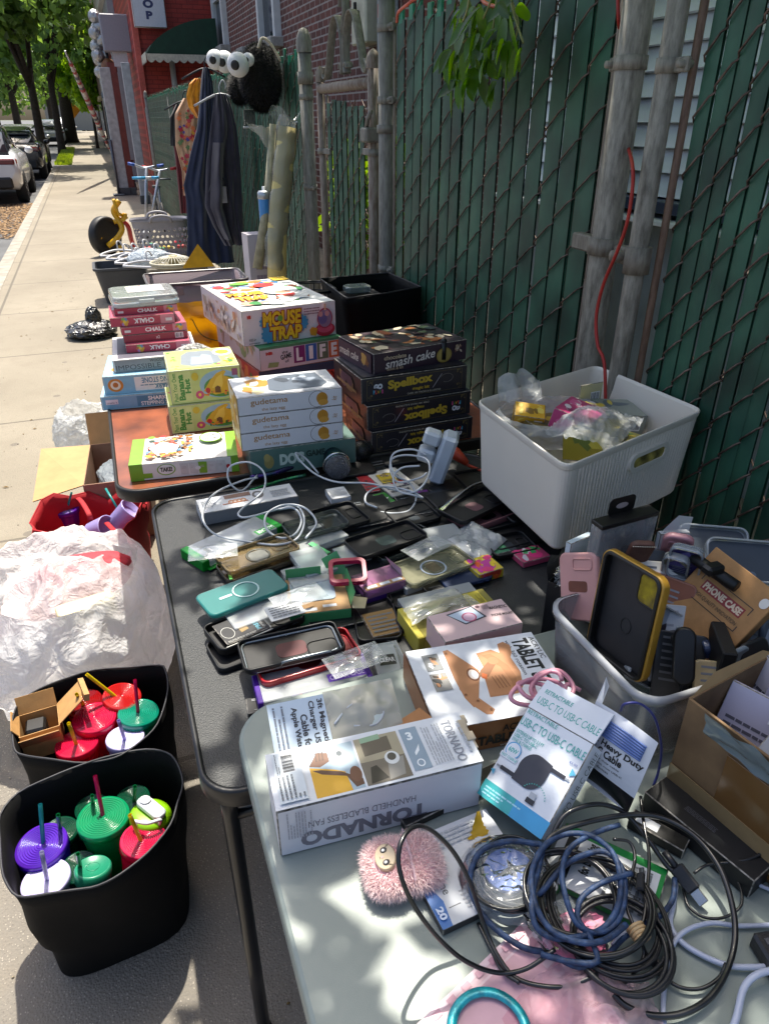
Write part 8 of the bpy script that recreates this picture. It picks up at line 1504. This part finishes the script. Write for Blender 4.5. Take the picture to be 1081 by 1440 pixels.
b=MB();b.slab(rr(.030,.070,.012,6),.162,.174,WH,bev=.003,T=Matrix.Rotation(R(35),4,'Z'));b.lathe([(.0065,.174),(.011,.175),(.012,.177),(.008,.1775),(.006,.172)],WH,20,T=Matrix.Rotation(R(35),4,'Z')@Matrix.Translation((0,.02,0)));b.build('flip_spout',t)
b=MB();b.tube(smooth([(-.030,-.030,.155),(-.035,-.034,.172),(-.012,-.048,.176),(.014,-.040,.172),(.014,-.034,.155)],5),.0035,WH,8);b.build('carry_loop',t)
# small open carton in the rear bin
KF=M('#a8804e',.7,amt=.1,ns=40,bs=200,bst=.12)
mt=Matrix.Translation(W(60,1030,.28))@Matrix.Rotation(R(6),4,'Z')@Matrix.Rotation(R(-6),4,'X');t=thing('open_carton','small open kraft carton with raised flaps in the rear bin','box',mtx=mt);b=MB();w_,d_,h=.085,.085,.07
for c_,s_ in(((0,-d_/2,0),(w_,.002,h)),((0,d_/2,0),(w_,.002,h)),((-w_/2,0,0),(.002,d_,h)),((w_/2,0,0),(.002,d_,h)),((0,0,-h/2),(w_,d_,.002))):b.box(c_,s_,KF)
b.build('carton',t)
for loc,rot,sz in(((w_/2+.030,.005,h/2+.022),(0,R(-38),0),(.075,d_,.002)),((0,d_/2+.010,h/2+.020),(R(70),0,0),(w_,.042,.002)),((-.002,-d_/2-.012,h/2-.012),(R(-62),0,0),(w_,.030,.002)),((-w_/2-.006,0,h/2+.010),(0,R(60),0),(.026,d_*.9,.002)),((w_/2+.066,.005,h/2+.045),(0,R(10),R(6)),(.012,d_*.9,.018))):
 b=MB();b.box((0,0,0),sz,KF);o=b.build('flap',t,loc);o.rotation_euler=rot
b=MB();b.box((0,0,0),(.045,.045,.04),BC,.005);tag(b.build('black_gadget',None,mt@Vector((-.01,.01,.005))),'black square gadget inside the small kraft carton','gadget')
# ------------------------------------------------------------------ bags and carton left of the tables
BAGW=bagmat('white_bag','#f6f5f5',.08,.5,3.2,.42)
pb=bagblob('','',None,(.27,.33,.34),BAGW,3,.17,.72,110,fr=1.4,tall=.02,sharp=.35);o=pb.build('plastic_bag',None,(-.275,1.94,.19));tag(o,'huge crumpled white translucent plastic bag beside the black table','bag')
b=MB();PB2=bagmat('pinkish_bag','#f3e2e3',.2,.45,4,.45)
b.grid(lambda u,v:(-.26+.36*(u-.5),1.76+.32*v,.31+.10*math.sin(3.1*u)*math.sin(3.1*v)+.03*(1-2*abs(noise.noise(Vector((u*2.5,v*2.5,4)))))+.012*(1-2*abs(noise.noise(Vector((u*8,v*7,6)))))),70,50,PB2);tag(b.build('inner_bag'),'pinkish inner plastic bag folded inside the huge white one','bag')
b=MB();crumple(b,(0,0,-.05),.10,M('#b8303c',.7,amt=.15,ns=12),4,(1.3,.6,.4),40,.14,3);tag(b.build('red_cloth',None,W(115,780,.40)),'red cloth showing through the open mouth of the white bag','cloth')
b=MB();b.slab(rr(.15,.06,.012,5),0,.05,M('#d8c99c',.5,amt=.04),bev=.008);o=b.build('cream_carton',None,W(125,868,.355),R(12));tag(o,'cream carton half buried in the white plastic bag','carton')
REDB=M('#a30f1c',.75,amt=.12,ns=14,bs=60,bst=.3,bd=.003);c=(-.22,2.58)
rimr=[(c[0]+.21*math.cos(R(18*i))*(1+.08*math.sin(i*2.3)),c[1]+.20*math.sin(R(18*i))*(1+.1*math.sin(i*1.7)))for i in range(20)]
t=openbin('red_bag','red fabric bag holding purple and lilac tumblers behind the white bag','bag',rimr,[(c[0]+(x-c[0])*.9,c[1]+(y-c[1])*.9)for x,y in rimr],[.25+.035*math.sin(i*1.1)+.02*math.sin(i*2.7)for i in range(20)],.002,REDB,REDB,th=.004,wob=.03)
for pp in([(100,700,.2),(112,702,.24),(125,722,.24),(128,735,.2)],[(150,735,.22),(165,750,.26),(182,762,.24),(190,770,.2)]):
 b=MB();b.tube(smooth([W(*x)for x in pp],6),.010,REDB,8,flat=.3);o=b.build('strap');o.parent=t;o.matrix_parent_inverse=Matrix.Translation(t.location).inverted()
tumbler('purple ribbed tumbler standing in the red bag',(92,714),.20,(101,693),'#5c1f9c','#2f9a98',r=.052,tilt=(0,0))
def lil(label,p0,p1,straw=None):
 mt=axis_m(W(*p0),W(*p1));t=thing('tumbler',label,'tumbler',mtx=mt);L_=(W(*p1)-W(*p0)).length;ml=M('#9d93c9',.4,amt=.04,coat=.2)
 b=MB();b.lathe([(0,0),(.034,0),(.036,.004),(.047,L_-.008),(.049,L_-.004),(.049,L_),(.044,L_),(.042,L_-.02),(0,L_-.02)],ml,44);b.build('cup',t)
lil('lilac tumbler lying tilted with its open mouth up in the red bag',(150,752,.14),(186,716,.24))
lil('second lilac tumbler lower down across the red bag rim',(128,748,.17),(152,742,.2))
b=MB();b.tube([W(166,716,.2),W(149,687,.26)],.0045,M('#2f9a98',.3,tr=.3),12);tag(b.build('teal_straw'),'loose teal straw sticking out of the red bag','straw')
# cardboard carton with its flap bent out
CBX=M('#8c6a55',.75,amt=.10,ns=14,bs=100,bst=.15);CBY=M('#b08a5c',.75,amt=.08,ns=20,bs=100,bst=.15)
t=thing('cardboard_box','open brown cardboard box with one flap bent out toward the sidewalk','box',(-.10,3.0,.001),R(-4));w_,d_,h=.24,.42,.27;b=MB()
for c_,s_ in(((0,-d_/2,h/2),(w_,.005,h)),((0,d_/2,h/2),(w_,.005,h)),((-w_/2,0,h/2),(.005,d_,h)),((w_/2,0,h/2),(.005,d_,h)),((0,0,.003),(w_,d_,.006))):b.box(c_,s_,CBX)
b.build('carton',t);b=MB();b.add([(-w_/2,-d_/2,h),(-w_/2,d_/2,h),(-w_/2-.20,d_/2-.01,h+.01),(-w_/2-.19,-d_/2-.03,h-.03)],[(0,1,2,3)],CBY);b.add([(-w_/2,-d_/2,h-.004),(-w_/2,d_/2,h-.004),(-w_/2-.20,d_/2-.01,h+.006),(-w_/2-.19,-d_/2-.03,h-.034)],[(3,2,1,0)],CBY);b.build('flap',t)
b=MB();b.add([(-w_/2,d_/2,h),(w_/2,d_/2,h),(w_/2,d_/2+.05,h+.13),(-w_/2,d_/2+.05,h+.13)],[(0,1,2,3)],CBY);b.build('flap',t)
b=MB();crumple(b,(0,0,0),.10,bagmat('wrap_','#aab4bc',.3,.35,14,.6),3,(.9,1.4,.5),24,.2,5);tag(b.build('clear_wrap',None,(-.10,3.0,.2)),'crumpled clear wrapping inside the open cardboard box','wrapping')
b=bagblob('','',None,(.16,.20,.17),bagmat('clear_bag_','#dfe2e4',.35,.35,12,.7),8,.2,.8,60);tag(b.build('clear_bag',None,(-.235,3.72,.13)),'shiny clear plastic bag on the sidewalk behind the cardboard box','bag')
b=Box(.10,.14,.04,paper('#b9bcc0'));b.lines('T',.1,.1,.9,.9,7,'#6a6c70');placebox(b,'white_packet','white printed packet lying under the cardboard flap','packet',(-.33,2.95),.002,20)
b=MB();GBAG=M('#111214',.22,0,.2,12,30,.9,.02,coat=.6);crumple(b,(0,0,.05),.15,GBAG,5,(1.25,1.1,.5),34,.22,6);crumple(b,(.03,.02,.14),.06,GBAG,8,(1,1,1.5),24,.22,6);tag(b.build('garbage_bag',None,(-.20,6.25,0)),'small shiny black garbage bag on the sidewalk','garbage bag')
# ------------------------------------------------------------------ clothes hung on the fence (they hang across it, facing up the sidewalk)
def cloth(c,**k):return M(c,.9,0,.14,16,70,.35,.003,sheen=.3,**k)
def garment(name,label,y,outline,m,seed,fold=.05,thick=.06,ystep=0,parts=(),yaw=0):
 """a hanging garment: outline = list of (z, xl, xr) from top to bottom in metres; folds run down it"""
 t=thing(name,label,'clothing',(outline[0][1]*.5+outline[0][2]*.5,y,outline[0][0]));ox,oz=t.location.x,t.location.z
 zs=[o[0]for o in outline]
 def at_(z):
  for a,b in zip(outline,outline[1:]):
   if a[0]>=z>=b[0]:k=(a[0]-z)/max(1e-6,a[0]-b[0]);return a[1]+(b[1]-a[1])*k,a[2]+(b[2]-a[2])*k
  return outline[-1][1],outline[-1][2]
 def fn(s_):
  def f(u,v):
   z=zs[0]+(zs[-1]-zs[0])*v;xl,xr=at_(z);x=xl+(xr-xl)*u;e=max(0,math.sin(math.pi*u))**.5
   d=fold*(noise.noise(Vector((u*5+seed,v*1.2,seed)))*1.2+.5*math.sin(u*8+seed+v*2.0+noise.noise(Vector((v*3,u*2+seed,0)))*5)*min(1,v*3)*.35+.35*noise.noise(Vector((u*9,v*7,seed+4))))
   return(x-ox,s_*thick*e*.5+d*e+ystep*v,z-oz)
  return f
 b=MB();b.grid(fn(-1),44,44,m);b.grid(fn(1),20,20,m);b.build('fabric',t)
 return t,fn
def aty(px,py,y):p=WY(px,py,y);return p.z,p.x
def outl(y,rows):return[(WY(l,py,y).z,WY(l,py,y).x,WY(r_,py,y).x)for py,l,r_ in rows]
def hanger(label,x,y,z,c='#20242a'):
 b=MB();b.tube(smooth([(0,0,.0),(.0,.0,.05),(.03,.0,.09),(.05,0,.06),(.045,0,.03)],4),.005,M(c,.4),6);b.tube(smooth([(-.2,0,-.08),(0,0,0),(.16,0,-.06)],4),.009,M(c,.4),6);tag(b.build('coat_hanger',None,(x,y,z)),label,'hanger')
NAVY=cloth('#16223f');GREYP=cloth('#2c2a3a')
garment('maroon_garment','dark maroon garment hanging farthest along the fence',9.0,outl(9,[(148,244,262),(200,240,262),(205,245,262),(300,254,266)]),cloth('#5c0f1c'),3,.03)
garment('black_garment','short black garment hung behind the floral one',8.8,outl(8.8,[(146,248,262),(165,239,262),(205,240,262)]),cloth('#15161a'),7,.03)
t,fn=garment('floral_garment','pale peach floral garment with red and blue blossoms',8.0,outl(8,[(138,258,278),(160,246,280),(205,247,278),(240,256,276),(275,258,270)]),cloth('#c9a07e'),5,.035)
b=MB();q=random.Random(8);f=fn(-1)
for i in range(60):
 u,v=q.uniform(.12,.95),q.uniform(.08,.95);p=Vector(f(u,v))-Vector((0,.012,0));r_=q.uniform(.014,.03);c_=q.choice(['#b5283a','#d9a53a','#5a4f9c','#c9485a','#d97a4a','#6f8a5a']);b.add([p+Vector((r_*(1 if k%2 else .6)*math.cos(R(36*k)),0,r_*(1 if k%2 else .6)*math.sin(R(36*k))))for k in range(10)],[tuple(range(10))],ink(c_))
b.build('blossom_print',t)
garment('yellow_hood','bright orange-yellow hood or cap hanging above the navy hoodie',7.5,outl(7.5,[(110,274,284),(118,266,286),(135,262,286),(150,265,284),(166,276,283)]),cloth('#d98a0c'),2,.03)
garment('navy_hoodie','long navy blue hooded jacket hanging on the green fence',7.1,outl(7.1,[(95,285,293),(110,283,298),(150,280,303),(180,277,306),(215,268,312),(262,258,318),(280,262,318),(330,264,324),(372,262,330)]),NAVY,1,.075,.1)
t,fn=garment('grey_hoodie','dark purple-grey hoodie with a small pale patch on its pocket',6.3,outl(6.3,[(132,302,318),(150,300,326),(180,296,333),(230,290,338),(290,288,341),(318,300,342),(345,316,343)]),GREYP,9,.07,.1)
p=Vector(fn(-1)(.42,.64));b=MB();b.box((p.x,p.y-.012,p.z),(.07,.004,.12),cloth('#8d8a92'));b.build('patch',t)
b=MB();b.tube(smooth([Vector(fn(-1)(u,v))-Vector((0,.012,0))for u,v in((.10,.62),(.2,.54),(.45,.53),(.6,.60),(.66,.74),(.62,.86))],5),.006,cloth('#22212e'),6);b.build('pocket_seam',t)
b=MB();f=fn(-1);b.grid(lambda u,v:tuple(Vector(f(.12+.30*u,.30+.65*v))-Vector((0,.05*math.sin(3.1*u)+.02,0))),14,26,GREYP);b.build('sleeve',t)
t2=bpy.data.objects['navy_hoodie']
hanger('dark hanger hooked over the fence above the navy jacket',WY(288,92,7.1).x,7.1,WY(288,96,7.1).z);hanger('dark hanger hooked over the fence above the grey hoodie',WY(309,130,6.3).x,6.3,WY(309,132,6.3).z,'#a9aab0')
hanger('thin hanger at the far garments',WY(258,140,8.4).x,8.4,WY(256,142,8.4).z)
# furry black hats with bulging white eyes
FURB=leafmat('#050506','#15151a',.02,'black_fur',.7);EW=M('#cfd0d4',.7,amt=.05,ns=30,bs=30,bst=.5,bd=.004)
def hat(label,y,box_,eyes,n):
 x0,y0_,x1,y1_=box_;a,e=WY(x0,y1_,y),WY(x1,y0_,y);c=(a+e)/2;t=thing('furry_hat',label,'hat',c);rx,rz=(e.x-a.x)/2,(e.z-a.z)/2
 b=MB();b.ball((0,0,0),1,M('#08080a',.9),24,sq=(rx*.9,.10,rz*.93));b.build('body',t);b=MB();q=random.Random(n)
 for i in range(n):
  th_,ph=math.acos(1-2*q.random()),q.random()*6.28;d=Vector((math.sin(th_)*math.cos(ph),math.sin(th_)*math.sin(ph),math.cos(th_)));p=Vector((d.x*rx*.9,d.y*.10,d.z*rz*.93));nn=(d+Vector((q.gauss(0,.4),q.gauss(0,.4),q.gauss(0,.4)-.5))).normalized();L_=q.uniform(.015,.035);s_=nn.orthogonal().normalized()*.0016;b.add([p-s_,p+s_,p+nn*L_],[(0,1,2)],FURB)
 b.build('fur',t)
 for ex,ey,er in eyes:
  p=WY(ex,ey,y-.12)-c;r_=er*.0054*y/5.2;b=MB();b.ball(p,r_,EW,24);o=b.build('eye',t);dirn=(Vector((0,0,EYE))-(c+p)).normalized();dirn=(dirn+Vector((-.35,0,-.05))).normalized()
  T=axis_m(p+dirn*r_*.90,p+dirn*r_*1.2);b=MB();b.loops([[T@Vector((r_*.40*k*math.cos(R(15*i)),r_*.40*k*math.sin(R(15*i)),z_))for i in range(24)]for k,z_ in((1,0),(.95,r_*.06),(.6,r_*.11))],M('#0a0a0c',.4),sm=True);b.build('pupil',o)
hat('black furry hat with bulging white eyes hanging nearer the gate',5.0,(341,58,394,160),((335,91,12.5),(349,84,7)),7000)
hat('second black furry hat with white eyes hanging behind the first',5.5,(324,98,350,148),((303,84,10),(316,87,11)),3500)
b=MB();p=WY(370,68,4.9);b.tube(smooth([p+Vector((-.03,0,0)),p+Vector((0,0,.05)),p+Vector((.05,0,.02)),p+Vector((.10,0,-.06))],5),.008,M('#b5aa98',.4),8);tag(b.build('hat_ribbon'),'shiny ribbon tied on top of the nearer furry hat','ribbon')
p=WY(351,165,5.1);b=MB();b.box((0,0,0),(.07,.02,.09),film(clear=.3,body='#3d4643',gl=.5),.004);b.box((0,-.01,-.055),(.09,.03,.012),M('#b5b8b9',.4),.003);tag(b.build('plastic_clip_bag',None,p),'small dark clear packet clipped to the fence under the hats','packet')
# wrapped foam roll, bottle, white carton by the gate post
RO=M('#d3c27e',.55,amt=.08,ns=8,bs=25,bst=.4,bd=.01,tr=.1);a,e=WY(384,378,4.45),WY(405,175,4.5)
t=thing('foam_roll','tall pale yellow foam roll wrapped in clear plastic leaning by the gate','roll',a);d=e-a;b=MB();b.tube([Vector((0,0,-.3)),d*.3,d*.7,d*.98],.07,RO,24,rs=[.058,.057,.055,.052]);b.build('roll',t)
b=MB();WRP=film(clear=.8,body='#cfd2cc',gl=.25,wave=20,wst=1);b.tube([d*(i/24)+Vector((.006*math.sin(i),0,0))for i in range(26)],.08,WRP,20,rs=[.062-.004*i/26+.003*math.sin(i*1.7)for i in range(26)],cap=False);b.build('wrapping',t)
b=MB();top=d*1.0;b.grid(lambda u,v:(top.x+.10*(u-.5)*(1+v)-.02,.02*math.sin(u*9),top.z+.10*v*(.6+.4*math.sin(u*7))+.01*noise.noise(Vector((u*6,v*6,2)))),20,10,WRP);b.build('wrapping_end',t)
a2,e2=WY(362,378,4.5),WY(384,175,4.6);b=MB();b.tube([a2,a2.lerp(e2,.5)+Vector((.02,0,0)),e2],.025,M('#a9a58c',.5,amt=.2,tr=.2),12,rs=[.03,.028,.02]);tag(b.build('wrapped_tube'),'thinner wrapped tube leaning left of the foam roll','tube')
b=MB();p=WY(372,186,4.6);q=random.Random(3);b.grid(lambda u,v:(-.10+.16*u,.01*math.sin(u*8),.02-.16*u*v+.03*(1-u)+.02*noise.noise(Vector((u*4,v*4,1)))),16,10,film(clear=.4,body='#c9c5b8',gl=.5));tag(b.build('plastic_streamer',None,p),'torn clear plastic streamer flying left from the foam roll','plastic strip')
p=WY(376,332,4.55);t=thing('water_bottle','sky blue bottle with a silver cap standing on the white carton','bottle',p);hh=WY(376,266,4.55).z-p.z;b=MB();b.lathe([(0,0),(.034,0),(.038,.01),(.038,hh*.8)],M('#3a86c9',.3,coat=.3),28);b.build('body',t);b=MB();b.lathe([(.038,hh*.8),(.041,hh*.82),(.041,hh*.93),(.032,hh*.97),(.012,hh*.98),(.012,hh*1.06),(0,hh*1.06)],M('#a9adb3',.3,.7),24);b.build('cap',t)
p=WY(352,380,4.6);b=Box(.20,.14,WY(360,330,4.6).z-.003,paper('#b9b3bd'));b.lines('F',.2,.1,.8,.9,12,'#8a7f92');placebox(b,'white_carton','tall white carton standing by the fence under the blue bottle','box',p,.003,4)
# ------------------------------------------------------------------ toys and tubs on the sidewalk beyond the tables
y0=10.4;t=thing('ride_on_trike','yellow and red ride-on trike with a big black front wheel','tricycle',(.04,y0,0));YL=M('#c99a0c',.4,amt=.08,coat=.2);RD=M('#a8141c',.4,amt=.08,coat=.2);c=WY(150,340,y0)-t.location
b=MB();T=frame(Vector((c.x,0,.235)),Vector((.75,.66,0)).normalized(),(0,0,1),Vector((.66,-.75,0)).normalized());b.lathe([(0,-.055),(.16,-.055),(.215,-.06),(.235,-.042),(.235,.042),(.215,.06),(.16,.055),(0,.055)],M('#17171a',.55,amt=.2),36,T=T);w_=b.build('front_wheel',t);b=MB();b.lathe([(.0,.05),(.06,.05),(.07,.04)],YL,20,T=T);b.lathe([(.0,-.05),(.06,-.05),(.07,-.04)],YL,20,T=T);b.build('hub',w_)
P_=lambda px,py,dy=0:WY(px,py,y0+dy)-t.location
b=MB();b.tube(smooth([P_(152,346,-.1),P_(165,335,-.1),P_(172,322,-.05),P_(166,308,0),P_(160,296,0),P_(168,282,0)],5),.035,YL,12);b.tube(smooth([P_(160,312),P_(174,308),P_(176,300)],4),.03,YL,10);b.build('fork',t)
b=MB();b.tube([P_(160,281,-.2),P_(166,300,-.1),P_(178,306,.15)],.022,YL,10);b.build('handlebar',t)
for pp in(((131,326),(143,336)),((168,345),(172,357))):b=MB();a,e=P_(*pp[0],-.1),P_(*pp[1],-.1);b.tube([a,e],.025,YL,8);b.build('pedal',t)
b=MB();b.tube(smooth([P_(168,308,.05),P_(180,318,.1),P_(186,340,.25),P_(196,352,.4),P_(240,356,.5)],5),.04,RD,12,flat=.7);b.tube(smooth([P_(243,348,.5),P_(256,338,.5),P_(262,335,.5)],4),.05,RD,10);b.build('frame',t)
b=MB();b.tube(smooth([P_(178,345,0),P_(196,352,.2),P_(240,356,.4)],4),.02,M('#b9b9bb',.4),8);b.build('axle_bar',t)
# grey laundry basket with round holes
c=W(222,352,0);t=thing('laundry_basket','silver grey laundry basket with round holes and arched handles','basket',(.72,10.0,0));BG=M('#8f8d94',.45,amt=.05);b=MB();n=20;rows=5;Hh=.44
def bp(u,z):
 k=.84+.16*z/Hh;a=2*math.pi*u;cs,sn=math.cos(a),math.sin(a);s_=(abs(cs)**3.2+abs(sn)**3.2)**(-1/3.2);return Vector((.34*k*s_*cs,.22*k*s_*sn,z))
for j in range(rows):
 for i in range(34):
  u0,u1,z0,z1=i/34,(i+1)/34,.04+.068*j,.04+.068*(j+1);cu,cz=(u0+u1)/2+(0 if j%2 else .5/34),(z0+z1)/2;K=16;vs=[]
  sq_=[]
  for k in range(K):
   a=2*math.pi*k/K;cs,sn=math.cos(a),math.sin(a);m_=max(abs(cs),abs(sn));vs.append(bp(cu+cs/m_*.5/34,cz+sn/m_*.034));
  for k in range(K):a=2*math.pi*k/K;vs.append(bp(cu+math.cos(a)*.34/34,cz+math.sin(a)*.024))
  b.add(vs,[(k,(k+1)%K,K+(k+1)%K,K+k)for k in range(K)],BG)
b.loops([[bp(i/60,0)for i in range(60)],[bp(i/60,.042)for i in range(60)]],BG,cap0=True,cap1=False);b.loops([[bp(i/60,.378)for i in range(60)],[bp(i/60,Hh)for i in range(60)],[bp(i/60,Hh)*1.05 for i in range(60)],[bp(i/60,Hh-.02)*1.06 for i in range(60)]],BG,cap0=False,cap1=False);b.build('body',t)
for s_ in(-1,1):b=MB();b.tube(smooth([(-.13,s_*.225,Hh),(-.10,s_*.24,Hh+.055),(0,s_*.245,Hh+.075),(.10,s_*.24,Hh+.055),(.13,s_*.225,Hh)],5),.016,BG,8);b.build('handle',t)
b=MB();q=random.Random(4)
for i in range(14):b.box((q.uniform(-.22,.22),q.uniform(-.13,.13),q.uniform(.06,.15)),(.10,.08,.06),M(q.choice(['#4a7ab5','#c9c9cc','#b54a4a','#c9a83a','#5a9a6a']),.5),.01,T=Matrix.Rotation(q.uniform(-.5,.5),4,'Z'))
b.build('contents',t)
# dark tub with white hangers / fan guard
t=thing('dark_tub','dark grey plastic tub heaped with pale hangers behind the tables','tub',(.19,7.6,0));TG=M('#3d4047',.45,amt=.08);b=MB();o_=rr(.62,.46,.06,5);b.loops([[(x*.78,y*.78,0)for x,y in o_],[(x*.97,y*.97,.30)for x,y in o_],[(x*1.02,y*1.02,.31)for x,y in o_],[(x*1.02,y*1.02,.33)for x,y in o_],[(x*.94,y*.94,.33)for x,y in o_],[(x*.76,y*.76,.01)for x,y in o_]],TG,sm=False);b.build('body',t)
q=random.Random(6);WHN=M('#b9b9bd',.4,amt=.05)
for k,(px,py)in enumerate(((150,362),(158,366),(170,372),(182,376),(175,366),(200,368),(190,362))):
 a=W(px-8,py-2,.36+.01*k);e=a+Vector((q.uniform(.3,.42),q.uniform(-.5,.1),q.uniform(-.02,.03)));m_=a.lerp(e,.5)+Vector((q.uniform(-.05,.05),.12,.03));b=MB();b.tube(smooth([a,e,m_],5,True),.011,WHN,7,closed=True);b.tube(smooth([m_,m_+Vector((0,.03,.07)),m_+Vector((.03,.06,.07)),m_+Vector((.05,.06,.03))],4),.008,WHN,6)
 tag(b.build('clothes_hanger'),['leftmost white plastic hanger poking out of the dark tub','white hanger lying second from the left on the dark tub','white hanger across the middle of the dark tub','white hanger at the right of the dark tub','white hanger lying on top of the others in the tub','white hanger beside the round fan guard','white hanger at the back of the dark tub'][k],'hanger','white hangers heaped on the dark tub')
c=W(245,372,.42);t=thing('fan_guard','round cream fan with a wire guard lying behind the tote','fan',c);b=MB()
for r_ in(.20,.19):b.tube([(r_*math.cos(R(10*i)),r_*math.sin(R(10*i))*.9,0.02 if r_==.2 else .0)for i in range(36)],.011,M('#b5b09c',.4),8,closed=True)
for i in range(32):a=R(11.25*i);b.tube([(.03*math.cos(a),.03*math.sin(a),.07),(.12*math.cos(a),.11*math.sin(a),.06),(.195*math.cos(a),.175*math.sin(a),.015)],.003,M('#c9c5b5',.4),5)
b.build('guard',t);b=MB();b.lathe([(0,.08),(.035,.08),(.045,.06),(.045,.0),(0,0)],M('#a39a78',.5),20);b.build('hub',t);b=MB();b.slab([(.17*math.cos(R(15*i)),.15*math.sin(R(15*i)))for i in range(24)],-.02,.0,M('#77705a',.6));b.build('back_plate',t)
b=MB();crumple(b,(0,0,.05),.14,bagmat('bluish_bag','#c3d0dc',.3,.35,12,.6),12,(1.4,1,.6),30,.2,5);tag(b.build('clear_bag',None,W(212,372,.35)),'bluish clear plastic bag on the heap of hangers','bag')
b=MB();b.box((0,0,.17),(.55,.5,.34),M('#8a8378',.7,amt=.2),.01);tag(b.build('pale_carton',None,(.62,7.4,.002)),'pale carton under the round fan beyond the tables','box')
b=MB();b.add([(-.12,0,0),(.12,0,0),(.02,.05,.16)],[(0,1,2)],cloth('#c9950c'));b.add([(-.12,.03,0),(.02,.08,.16),(.12,.03,0)],[(0,1,2)],cloth('#c9950c'));tag(b.build('yellow_cloth',None,W(280,376,.55)),'yellow cloth peak below the navy hoodie','cloth')
# kick scooters behind the basket
def scooter(label,px,y,top,grips,c1,tilt):
 a=WY(px,345,y);a.z=.08;t=thing('kick_scooter',label,'scooter',(a.x,y,0));hb_=WY(px+tilt,top,y)-Vector((a.x,y,0));SM=M('#a9adb5',.3,.6);b=MB();b.tube([(0,0,.08),hb_],.022,SM,10);b.build('stem',t)
 b=MB();b.tube(smooth([hb_+Vector((-.17,0,.05)),hb_+Vector((-.07,0,.01)),hb_,hb_+Vector((.12,0,.02))],4),.015,SM,8);b.build('handlebar',t)
 for s_ in(-1,1):b=MB();b.tube([hb_+Vector((s_*.15,0,.04 if s_<0 else .02)),hb_+Vector((s_*.24,0,.06 if s_<0 else .03))],.02,M(grips,.6),8);b.build('grip',t)
 b=MB();b.box((.0,.3,.09),(.11,.55,.03),M(c1,.5),.01);b.build('deck',t)
 for yy in(-.02,.6):b=MB();T=frame((0,yy,.06),(0,1,0),(0,0,1),(1,0,0));b.lathe([(.0,-.015),(.045,-.015),(.058,-.01),(.058,.01),(.045,.015),(0,.015)],M('#1a1a1c',.6),20,T=T);b.build('wheel',t)
 return t
scooter('silver kick scooter with blue handlebar behind the laundry basket',208,11.6,236,'#3a5aa8','#8f9299',-2)
scooter('black-stemmed kick scooter with a red grip beside the silver one',213,11.9,240,'#a8242a','#2a2c30',12)
b=MB();p=WY(207,250,11.5);b.tube([p+Vector((-.2,0,0)),p+Vector((-.02,0,0))],.018,M('#3f9fd0',.5),8);b.tube([p+Vector((-.02,0,0)),p+Vector((.06,0,0))],.018,M('#c9ccd0',.5),8);b.tube([p+Vector((.06,0,0)),p+Vector((.16,0,0))],.018,M('#3f9fd0',.5),8);tag(b.build('foam_bar'),'pale blue padded bar across the scooters','bar')
t=thing('bicycle','small grey childs bicycle leaning at the fence behind the basket','bicycle',(.95,12.3,0));GB_=M('#8f9299',.35,.5)
for yy in(0,.75):
 b=MB();T=frame((0,yy,.22),(0,1,0),(0,0,1),(1,0,0));b.tube([T@Vector((.2*math.cos(R(12*i)),.2*math.sin(R(12*i)),0))for i in range(30)],.02,M('#1b1b1d',.7),8,closed=True);w_=b.build('wheel',t);b=MB()
 for i in range(12):b.tube([T@Vector((0,0,0)),T@Vector((.19*math.cos(R(30*i)),.19*math.sin(R(30*i)),0))],.003,GB_,4)
 b.build('spokes',w_)
b=MB();b.tube(smooth([(0,0,.22),(0,.1,.6),(0,.12,.72)],3),.016,GB_);b.tube([(0,.1,.55),(0,.4,.25),(0,.75,.22)],.016,GB_);b.tube([(0,.1,.6),(0,.5,.5),(0,.4,.25)],.016,GB_);b.tube([(-.22,.12,.75),(.2,.12,.75)],.014,GB_);b.build('frame',t);b=MB();b.slab(rr(.12,.2,.05),.6,.64,M('#1b1b1d',.6),T=Matrix.Translation((0,.52,0)),bev=.01);b.build('saddle',t)
# backdrop greenery closing the street
for k,(x,y,s_)in enumerate(((-3,210,9),(9,190,8),(-16,180,9),(-32,150,9),(-46,120,9),(1.5,150,5))):
 q=random.Random(60+k);t=thing('background_tree',('broad tree closing the view at the far end of the street','tree above the far shopfronts','dense tree across the far road','tall tree at the far left of the street','tree behind the building across the road','small tree in the gap at the street end')[k],'tree',(x,y,0),group='trees at the end of the street');b=MB();leafcloud(b,(0,0,s_),(s_*.8,s_*.5,s_*.95),3500,.9 if s_>6 else .6,LF1,q,.7,20);b.build('crown',t);b=MB();b.tube([(0,0,-.2),(0,0,s_)],.4,BARK,8,rs=[.5,.25]);b.build('trunk',t)
